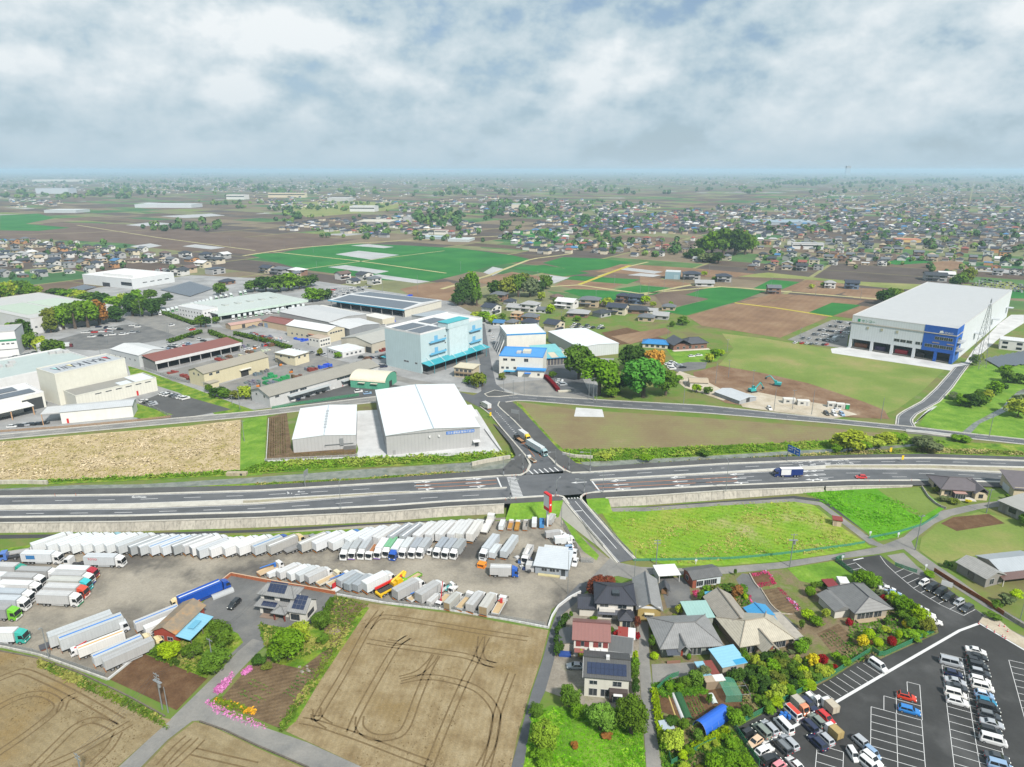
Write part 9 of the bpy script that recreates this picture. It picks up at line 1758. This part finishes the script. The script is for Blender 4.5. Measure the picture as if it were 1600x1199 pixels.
fence('grey mesh fence along the south leg of the crossing',[(896,802),(918,828),(942,856)],1.1,M_meshg,3.0,C(150),1.4);fence('grey mesh fence on the east side of the south leg',[(926,800),(948,825),(970,850),(992,872)],1.1,M_meshg,3.0,C(199),1.2);fence('tall grey mesh fence panel beside the yard office cars',[(880,820),(903,862),(908,880),(928,880)],1.8,M_meshg,4.0,C(162));fence('thin grey mesh fence on the kerb south of the lorries',[(530,930),(610,944),(700,954),(790,969),(855,980)],1.4,M_meshg,5.0,C(152));fence('thin grey mesh fence on the western kerb of the truck yard',[(0,1010),(60,1022),(110,1040),(168,1060)],1.3,M_meshg,5.0,C(152));fence('grey mesh fence behind the canal around the small fenced car park',[(216,626),(262,650),(272,655)],1.4,M_meshg,4.0,C(171));fence('white railing fence along the canal side of the grey warehouses',[(414,722),(470,719),(558,715),(560,712)],1.4,M_meshg,3.0,C(231));fence('grey fence of the stockyard along the grassy dike',[(226,578),(262,590),(300,600)],1.6,M_meshg,4.0,C(150,154,156));fence('brown slatted fence of the factory along the west road',[(-20,677),(100,669),(200,660),(272,652)],1.1,mesh_mat('brown slats',C(180,150,120),.6),3.0,C(176,140,110));fence('long green mesh fence in front of the low grey warehouse',[(425,640),(470,632),(540,622),(575,617)],1.6,M_mesh,5.0)
# low walls
def wall(label,pix,h,w,mat,col,cap=None,z=0.0,step=2.4,name='wall',piece='wall_block'):
 l=sample(W(pix,z),step);l.append(at(*pix[-1],z));t=thing(name,label,'wall',l[0]);o=l[0];ms=None
 for a,b in zip(l,l[1:]):
  if(b-a).length<.3:continue
  k=rnd.uniform(.92,1.06);d=(b-a).normalized()*.015;mb=MB();strip(mb,[a-o+d,b-o-d],-w/2,w/2,-.05,h+.05);part(piece,mb,mat,t,col=tuple(c*k for c in col))
 if cap:mb=MB();strip(mb,[p-o for p in l],-w/2-.05,w/2+.05,h+.004,.06);part('coping',mb,M_flat,t,cap)
WC_=C(221)
wall('low white concrete kerb wall between the lorries and the brown field',[(527,930),(600,943),(700,954),(790,969),(857,982)],.5,.35,M_wc,WC_);wall('white concrete wall curving from the brown field to the gravel entrance',[(857,982),(862,966),(872,950),(890,936),(908,927)],.9,.35,M_matte,C(229));wall('low white kerb wall along the southwest edge of the yard',[(-20,1009),(0,1011),(60,1024),(110,1042),(168,1063)],.5,.35,M_wc,C(206,204,196));wall('white kerb wall from the yard corner to the brick red shed',[(169,1063),(205,1034),(236,1008)],.5,.35,M_matte,C(225))
M_brick=ground('brick courses',[(.3,C(168,96,66)),(.6,C(192,116,80))],2.0,4,fine=(4,.15));wall('brick wall with pale base between the gravel lot and the yard, long side',[(362,900),(420,911),(480,921),(524,929)],1.1,.25,M_brick,C(186,112,78),C(214,180,150));wall('brick wall with pale base beside the royal blue trailer',[(361,900),(340,917),(322,933),(308,946)],1.1,.25,M_brick,C(186,112,78),C(214,180,150))
wall('white concrete boundary wall of the big grey warehouse yard',[(416,722),(560,716),(700,713),(783,708)],.7,.2,M_matte,C(229));wall('white concrete wall on the east side of the big grey warehouse',[(783,707),(770,690),(757,672)],.9,.2,M_matte,C(231));wall('white concrete wall west of the brown planting rows',[(416,721),(418,690),(420,656)],.8,.2,M_matte,C(229))
M_rust=ground('rusty sheet',[(.3,C(126,76,50)),(.6,C(164,102,66))],1.0,5,fine=(3,.15));wall('rusty steel sheet wall lining the ditch beside the gravel lane',[(1459,893),(1495,916),(1540,943),(1568,962)],1.3,.12,M_rust,C(150,90,60),name='sheet_wall',piece='steel_sheet');wall('grey concrete continuation of the rusty ditch wall',[(1568,962),(1600,982),(1640,1004)],1.2,.15,M_wc,C(178,170,160));wall('grey block wall at the west side of the beige bungalow',[(1440,762),(1450,778),(1466,792),(1478,796)],.9,.25,M_wc,C(176,172,166));wall('stone edging round the pink flower bed in the village garden',[(1171,897),(1180,914),(1186,920)],.4,.3,M_wc,C(200,190,176));wall('curved stone edging of the tilled flower bed',[(1189,921),(1206,948),(1220,960),(1238,961)],.35,.25,M_wc,C(196,184,166));wall('irrigation channel wall beside the brown field and kerb',[(-20,1014),(60,1029),(120,1050),(200,1088),(258,1120)],.25,.3,M_wc,C(120,110,98));wall('concrete channel along the road below the flower beds',[(312,1128),(352,1142),(400,1165),(482,1200)],.3,.3,M_wc,C(110,102,92));wall('burgundy clipped hedge wall at the loading yard entrance',[(852,590),(862,600),(872,612)],1.8,2.2,M_leaf,C(136,40,48),name='hedge',piece='hedge_section',step=4);wall('pale retaining planter at the end of the burgundy hedge',[(872,613),(892,612)],.9,1.5,M_matte,C(220,214,196),name='planter')
for(pts,ds)in(([(253,490),(272,497),(304,508)],'beside the white depot office'),([(266,536),(290,528),(314,521)],'north of the sales lot'),([(328,521),(350,530),(376,538)],'at the stockyard entrance'),([(370,524),(410,534),(452,546)],'along the scrap yard street'),([(1022,1084),(1026,1110),(1030,1140),(1034,1160)],'beside the lane of the vegetable garden'),([(1084,1172),(1110,1160),(1138,1144)],'below the blue tunnel shed'),([(500,976),(510,956),(520,938)],'between the gravel lot and the vegetable plot'),([(222,1014),(250,1028),(278,1040)],'between the brick red shed and the tilled plot')):
 big_=pts[0][1]>900;l=sample(W(pts),1.0 if big_ else 2.5);t=thing('hedge',f'clipped green hedge {ds}','hedge',l[0]);rr=random.Random(len(ds));mb=MB()
 hh,ww=(1.3,.8)if big_ else(2.6,2.0)
 for p in l:
  for _ in range(60 if big_ else 46):
   q=p-l[0]+V((rr.gauss(0,ww*.45),rr.gauss(0,ww*.45),hh*rr.uniform(.1,1)**.6));a=V((rr.gauss(0,1),rr.gauss(0,1),rr.gauss(0,.6))).normalized();b_=a.orthogonal().normalized();s_=(.22 if big_ else.5);mb.quad(q-a*s_-b_*s_,q+a*s_-b_*s_,q+a*s_+b_*s_,q-a*s_+b_*s_)
 part('foliage',mb,M_leaf,t,LC['lime']if 'lane of' in ds or 'tunnel' in ds else LC[mgr]);part('core',strip(MB(),[p-l[0]for p in l],-ww*.3,ww*.3,0,hh*.7),M_leaf,t,LC[dgr])
 # garden bits
t=thing('net_frame','steel plant frame half covered with green netting in the vegetable garden','plant frame',at(1134,1098),R(4));part('frame',MB().cyl((0,0,0),(0,0,2),.04,seg=5).cyl((5.6,0,0),(5.6,0,2),.04,seg=5).cyl((0,5.5,0),(0,5.5,2),.04,seg=5).cyl((5.6,5.5,0),(5.6,5.5,2),.04,seg=5).cyl((0,0,2),(5.6,0,2),.04,seg=5).cyl((0,5.5,2),(5.6,5.5,2),.04,seg=5).cyl((0,0,2),(0,5.5,2),.04,seg=5).cyl((5.6,0,2),(5.6,5.5,2),.04,seg=5).cyl((2.8,0,2),(2.8,5.5,2),.04,seg=5).cyl((0,2.7,2),(5.6,2.7,2),.04,seg=5),M_steel,t);part('netting',MB().quad((-.2,-.2,2.05),(3.6,-.2,2.05),(3.6,5.7,2.08),(-.2,5.7,2.05)).quad((-.2,-.21,.2),(3.6,-.21,.2),(3.6,-.21,2.04),(-.2,-.21,2.04)),M_net,t)
for i,(a,b,w,c,lb)in enumerate((((1052,1085),(1068,1126),.5,C(215),'white plastic row cover in the vegetable garden'),((1059,1086),(1076,1126),1.0,C(40,96,54),'dark green strip cover in the vegetable garden'),((1110,1086),(1118,1102),.7,C(216,226,222),'short clear row cover beside the net frame'),((1044,1087),(1056,1122),.18,C(206,180,110),'long bamboo pole lying between the vegetable rows'))):
 p,q=at(*a),at(*b);t=thing('row_cover',lb,'row cover',p);mb=MB();d=(q-p);n=V((-d.y,d.x,0)).normalized()
 for k in range(6):a0,a1=math.pi*k/6,math.pi*(k+1)/6;f=lambda an,e:e+n*math.cos(an)*w+V((0,0,.08+math.sin(an)*w*.8));mb.quad(f(a0,V()),f(a1,V()),f(a1,d),f(a0,d))
 part('cover',mb,M_flat,t,c)
t=thing('tin_sheet','pale blue grey tin sheet roof leaning in the garden corner','sheet',at(1034,1148),R(12));part('sheet',MB().slab((0,0,1.0),(3,0,1.0),(3,2.2,1.6),(0,2.2,1.6),.06),M_seam,t,C(176,190,200));part('post',Bx(.1,.1,0,.2,.2,1.0).box(2.8,.1,0,2.9,.2,1.0),M_trunk,t)
t=thing('greenhouse_frame','small clear plastic tunnel lying by the brick wall in the gravel lot','plastic tunnel',at(331,936),R(42));mb=MB()
for k in range(8):a0,a1=math.pi*k/8,math.pi*(k+1)/8;mb.quad((0,math.cos(a0)*1.1,math.sin(a0)*1.2),(0,math.cos(a1)*1.1,math.sin(a1)*1.2),(6,math.cos(a1)*1.1,math.sin(a1)*1.2),(6,math.cos(a0)*1.1,math.sin(a0)*1.2))
part('film',mb,mesh_mat('clear film',C(206,210,214),.7),t);part('hoop',Bx(-.02,-1.12,0,.02,-1.06,1.0).box(5.98,-1.12,0,6.02,-1.06,1.0),M_steel,t)
t=thing('timber_stack','weathered grey timber stack beside the vegetable plot','timber stack',at(522,988),R(30));
for i in range(9):part('timber',Bx(-1.6+rnd.uniform(-.3,.3),-.9+.2*i,.1*(i%3),1.6+rnd.uniform(-.3,.3),-.74+.2*i,.1*(i%3)+.1),M_flat,t,C(150+6*(i%3),140,126))
# rubble and rocks of the gardens
RK=MB().add([(-1,-.8,0),(.9,-1,0),(1.1,.7,0),(-.8,1,0),(-.6,-.5,.8),(.5,-.6,1.0),(.6,.4,.9),(-.5,.6,.7)],[(4,5,6,7),(0,1,5,4),(1,2,6,5),(2,3,7,6),(3,0,4,7)]).mesh('rock',M_flat)
for i in range(26):
 x,y=rnd.choice([(1145,938),(1195,1036),(1210,1042),(1228,1030),(1394,978),(1360,985),(480,1046)]);x+=rnd.uniform(-14,14);y+=rnd.uniform(-5,5);s=rnd.uniform(.3,.8)
 o=put('rock',RK,None,at(x,y),rnd.uniform(0,6),C(150,142,132),(s,s*.8,s*.7));tag(o,'grey garden rock among the shrubs','rock','garden rocks')
SITE=[(820,890),(826,894),(815,888),(812,880),(830,888),(828,876),(834,880),(808,873)]
for i,(x,y)in enumerate(SITE):t=thing('scrap_pile',f'heap of scrap machinery parts beside the yard office, {ORD[i]} from the open truck','scrap',at(x,y),i,'scrap beside the yard office');c=[C(40,60,110),C(70,72,76),C(220),C(60,110,180),C(130,120,110)][i%5];part('crate',Bx(-.7,-.6,0,.5,.5,.8),M_flat,t,c);part('drum',MB().cyl((.8,0,0),(.8,0,.9),.3,seg=8),M_flat,t,C(60,62,66));part('bar',MB().cyl((-1,.4,.85),(1.2,-.3,.9),.08,seg=5),M_steel,t)
# stockyard goods
GD={'green':C(40,150,90),gy:C(118,124,132),'blue':C(40,90,215),'red':C(146,58,48),'rusty':C(120,84,62),'pale':C(206,204,196)}
goods=[(x,y,c)for c,l in(('green',((418,592),(426,589),(432,597),(444,593),(418,601))),(gy,((398,601),(390,598),(404,586),(412,583),(330,578),(350,571),(362,567),(376,562),(383,543))),('blue',((505,575),(512,573),(465,531),(476,533),(640,463),(612,503))),('red',((270,583),(288,589),(300,592))))for x,y in l]
r10=random.Random(10)
for poly,n in(([(384,520),(442,530),(434,546),(380,532)],14),([(335,562),(418,546),(426,560),(345,580)],18),([(398,588),(470,570),(540,584),(430,614)],12),([(575,545),(600,542),(600,560),(570,566)],5),([(66,536),(96,540),(92,556),(62,556)],8),([(350,512),(440,500),(500,484),(512,478),(470,500),(380,514)],6)):
 while n:
  x,y=r10.uniform(60,602),r10.uniform(478,616)
  if inp(x,y,poly):goods.append((x,y,r10.choice([gy,gy,'rusty','pale','red'])));n-=1
cnt={}
for i,(x,y,cn)in enumerate(sorted(goods)):
 cnt[cn]=cnt.get(cn,0)+1;t=thing('pallet_stack',f'{cn} stacked pallets and crates in the industrial yards, {ORD[cnt[cn] - 1]} from the west','pallets',at(x,y),R(50 if i%3 else-35),'stacked goods of the yards');rr=random.Random(i)
 for k in range(5):part('crate',Bx(-3+k*1.25,-1.2,0,-1.9+k*1.25,1.2,rr.uniform(.6,2.2)),M_flat,t,tuple(v*rr.uniform(.8,1.15)for v in GD[cn]))
for i,(x,y)in enumerate(((404,605),(455,583),(416,558),(398,546),(438,572))):t=thing('forklift',f'small orange forklift in the stockyard, {ORD[i]} counted from the yellowish warehouse','forklift',at(x,y),i,'forklifts');part('body',Bx(-1,-.6,.3,.8,.6,1.2),M_paint,t,C(240,140,40));part('mast',Bx(.85,-.5,.1,1.0,.5,2.4),M_under,t);part('overhead_guard',Bx(-.7,-.5,2.0,.6,.5,2.1).box(-.7,-.5,1.2,-.6,-.4,2.0).box(.5,.4,1.2,.6,.5,2.0),M_under,t)
# lattice mast on the right and the tanks on the left
t=thing('lattice_mast','tall slender lattice radio mast beside the solar panels','mast',at(1527,574),R(20));H=hgt(1527,574,476);mb=MB();w0,w1=3.2,.5;c4=[(-1,-1),(1,-1),(1,1),(-1,1)]
pt=lambda k,s:(c4[k][0]*(w0+(w1-w0)*s),c4[k][1]*(w0+(w1-w0)*s),H*s)
for k in range(4):part('leg',MB().cyl(pt(k,0),pt(k,1),.16,.1,5),M_pole,t)
for j in range(11):
 for k in range(4):mb.cyl(pt(k,j/11),pt((k+1)%4,(j+1)/11),.06,seg=4);mb.cyl(pt(k,(j+1)/11),pt((k+1)%4,(j+1)/11),.05,seg=4)
part('bracing',mb,M_pole,t);part('antenna',MB().cyl((0,0,H),(0,0,H+4),.08,seg=5).box(-.5,-.1,H+1,-.3,.1,H+3).box(.3,-.1,H+1,.5,.1,H+3),M_pole,t)
for i,(x,y)in enumerate(((66,556),(72,554))):t=thing('silo',f'pale grey cylindrical tank by the trees, {"western" if i == 0 else "eastern"} one of two','tank',at(x,y),0,'pale tanks');part('shell',MB().cyl((0,0,0),(0,0,8),2.2,seg=14),M_flat,t,C(203));part('lid',MB().cyl((0,0,8),(0,0,8.8),2.2,.3,14),M_flat,t,C(193))
# little bridge and culvert walls
t=thing('bridge','low concrete road bridge with white parapets over the canal','bridge',at(1460,684));o=at(1460,684);a=[at(1415,675),at(1440,677),at(1492,683)];mb=MB();strip(mb,[p-o for p in a],-.25,.25,.2,1.0);part('parapet',mb,M_flat,t,C(219));mb=MB();strip(mb,[p-o+V((0,-1.2,0))for p in a],-1,.6,-.6,.7);part('girder',mb,M_flat,t,C(120,118,112))
for(pts,lb)in(([(737,728),(760,723),(797,717)],'pale concrete wing wall of the culvert west of the north leg'),([(874,711),(896,716),(926,718)],'pale concrete wing wall of the culvert east of the north leg'),([(-10,757),(31,756),(76,757)],'concrete canal lining at the western frame edge')):
 wall(lb,pts,1.6,.8,M_wc,C(206,200,186),name='culvert_wall',step=3.5)
t=thing('gateway','round culvert outlet with concrete apron on the canal bank','culvert',at(365,744));part('apron',Bx(-3,0,0,5,2,1.2),M_wc,t,C(190,176,150));part('outlet',MB().cyl((3,-.05,.6),(3,.5,.6),.5,seg=10),M_under,t)
# == AIR
def haze():
 o=put('haze',Bx(-62000,-3200,-1.5,62000,72000,130).mesh('haze',None));o['kind']='stuff'
 m=bpy.data.materials.new('haze');m.use_nodes=True;t=NT(m.node_tree);t.n.clear()
 v=t.add('ShaderNodeVolumePrincipled',{'Color':(.50,.68,.84,1),'Density':HAZE,'Anisotropy':.1});v.inputs['Density Attribute'].default_value=''
 t.add('ShaderNodeOutputMaterial',{'Volume':v.outputs[0]});m.cycles.homogeneous_volume=True;o.data.materials.append(m)
HAZE=1.0e-4
haze()
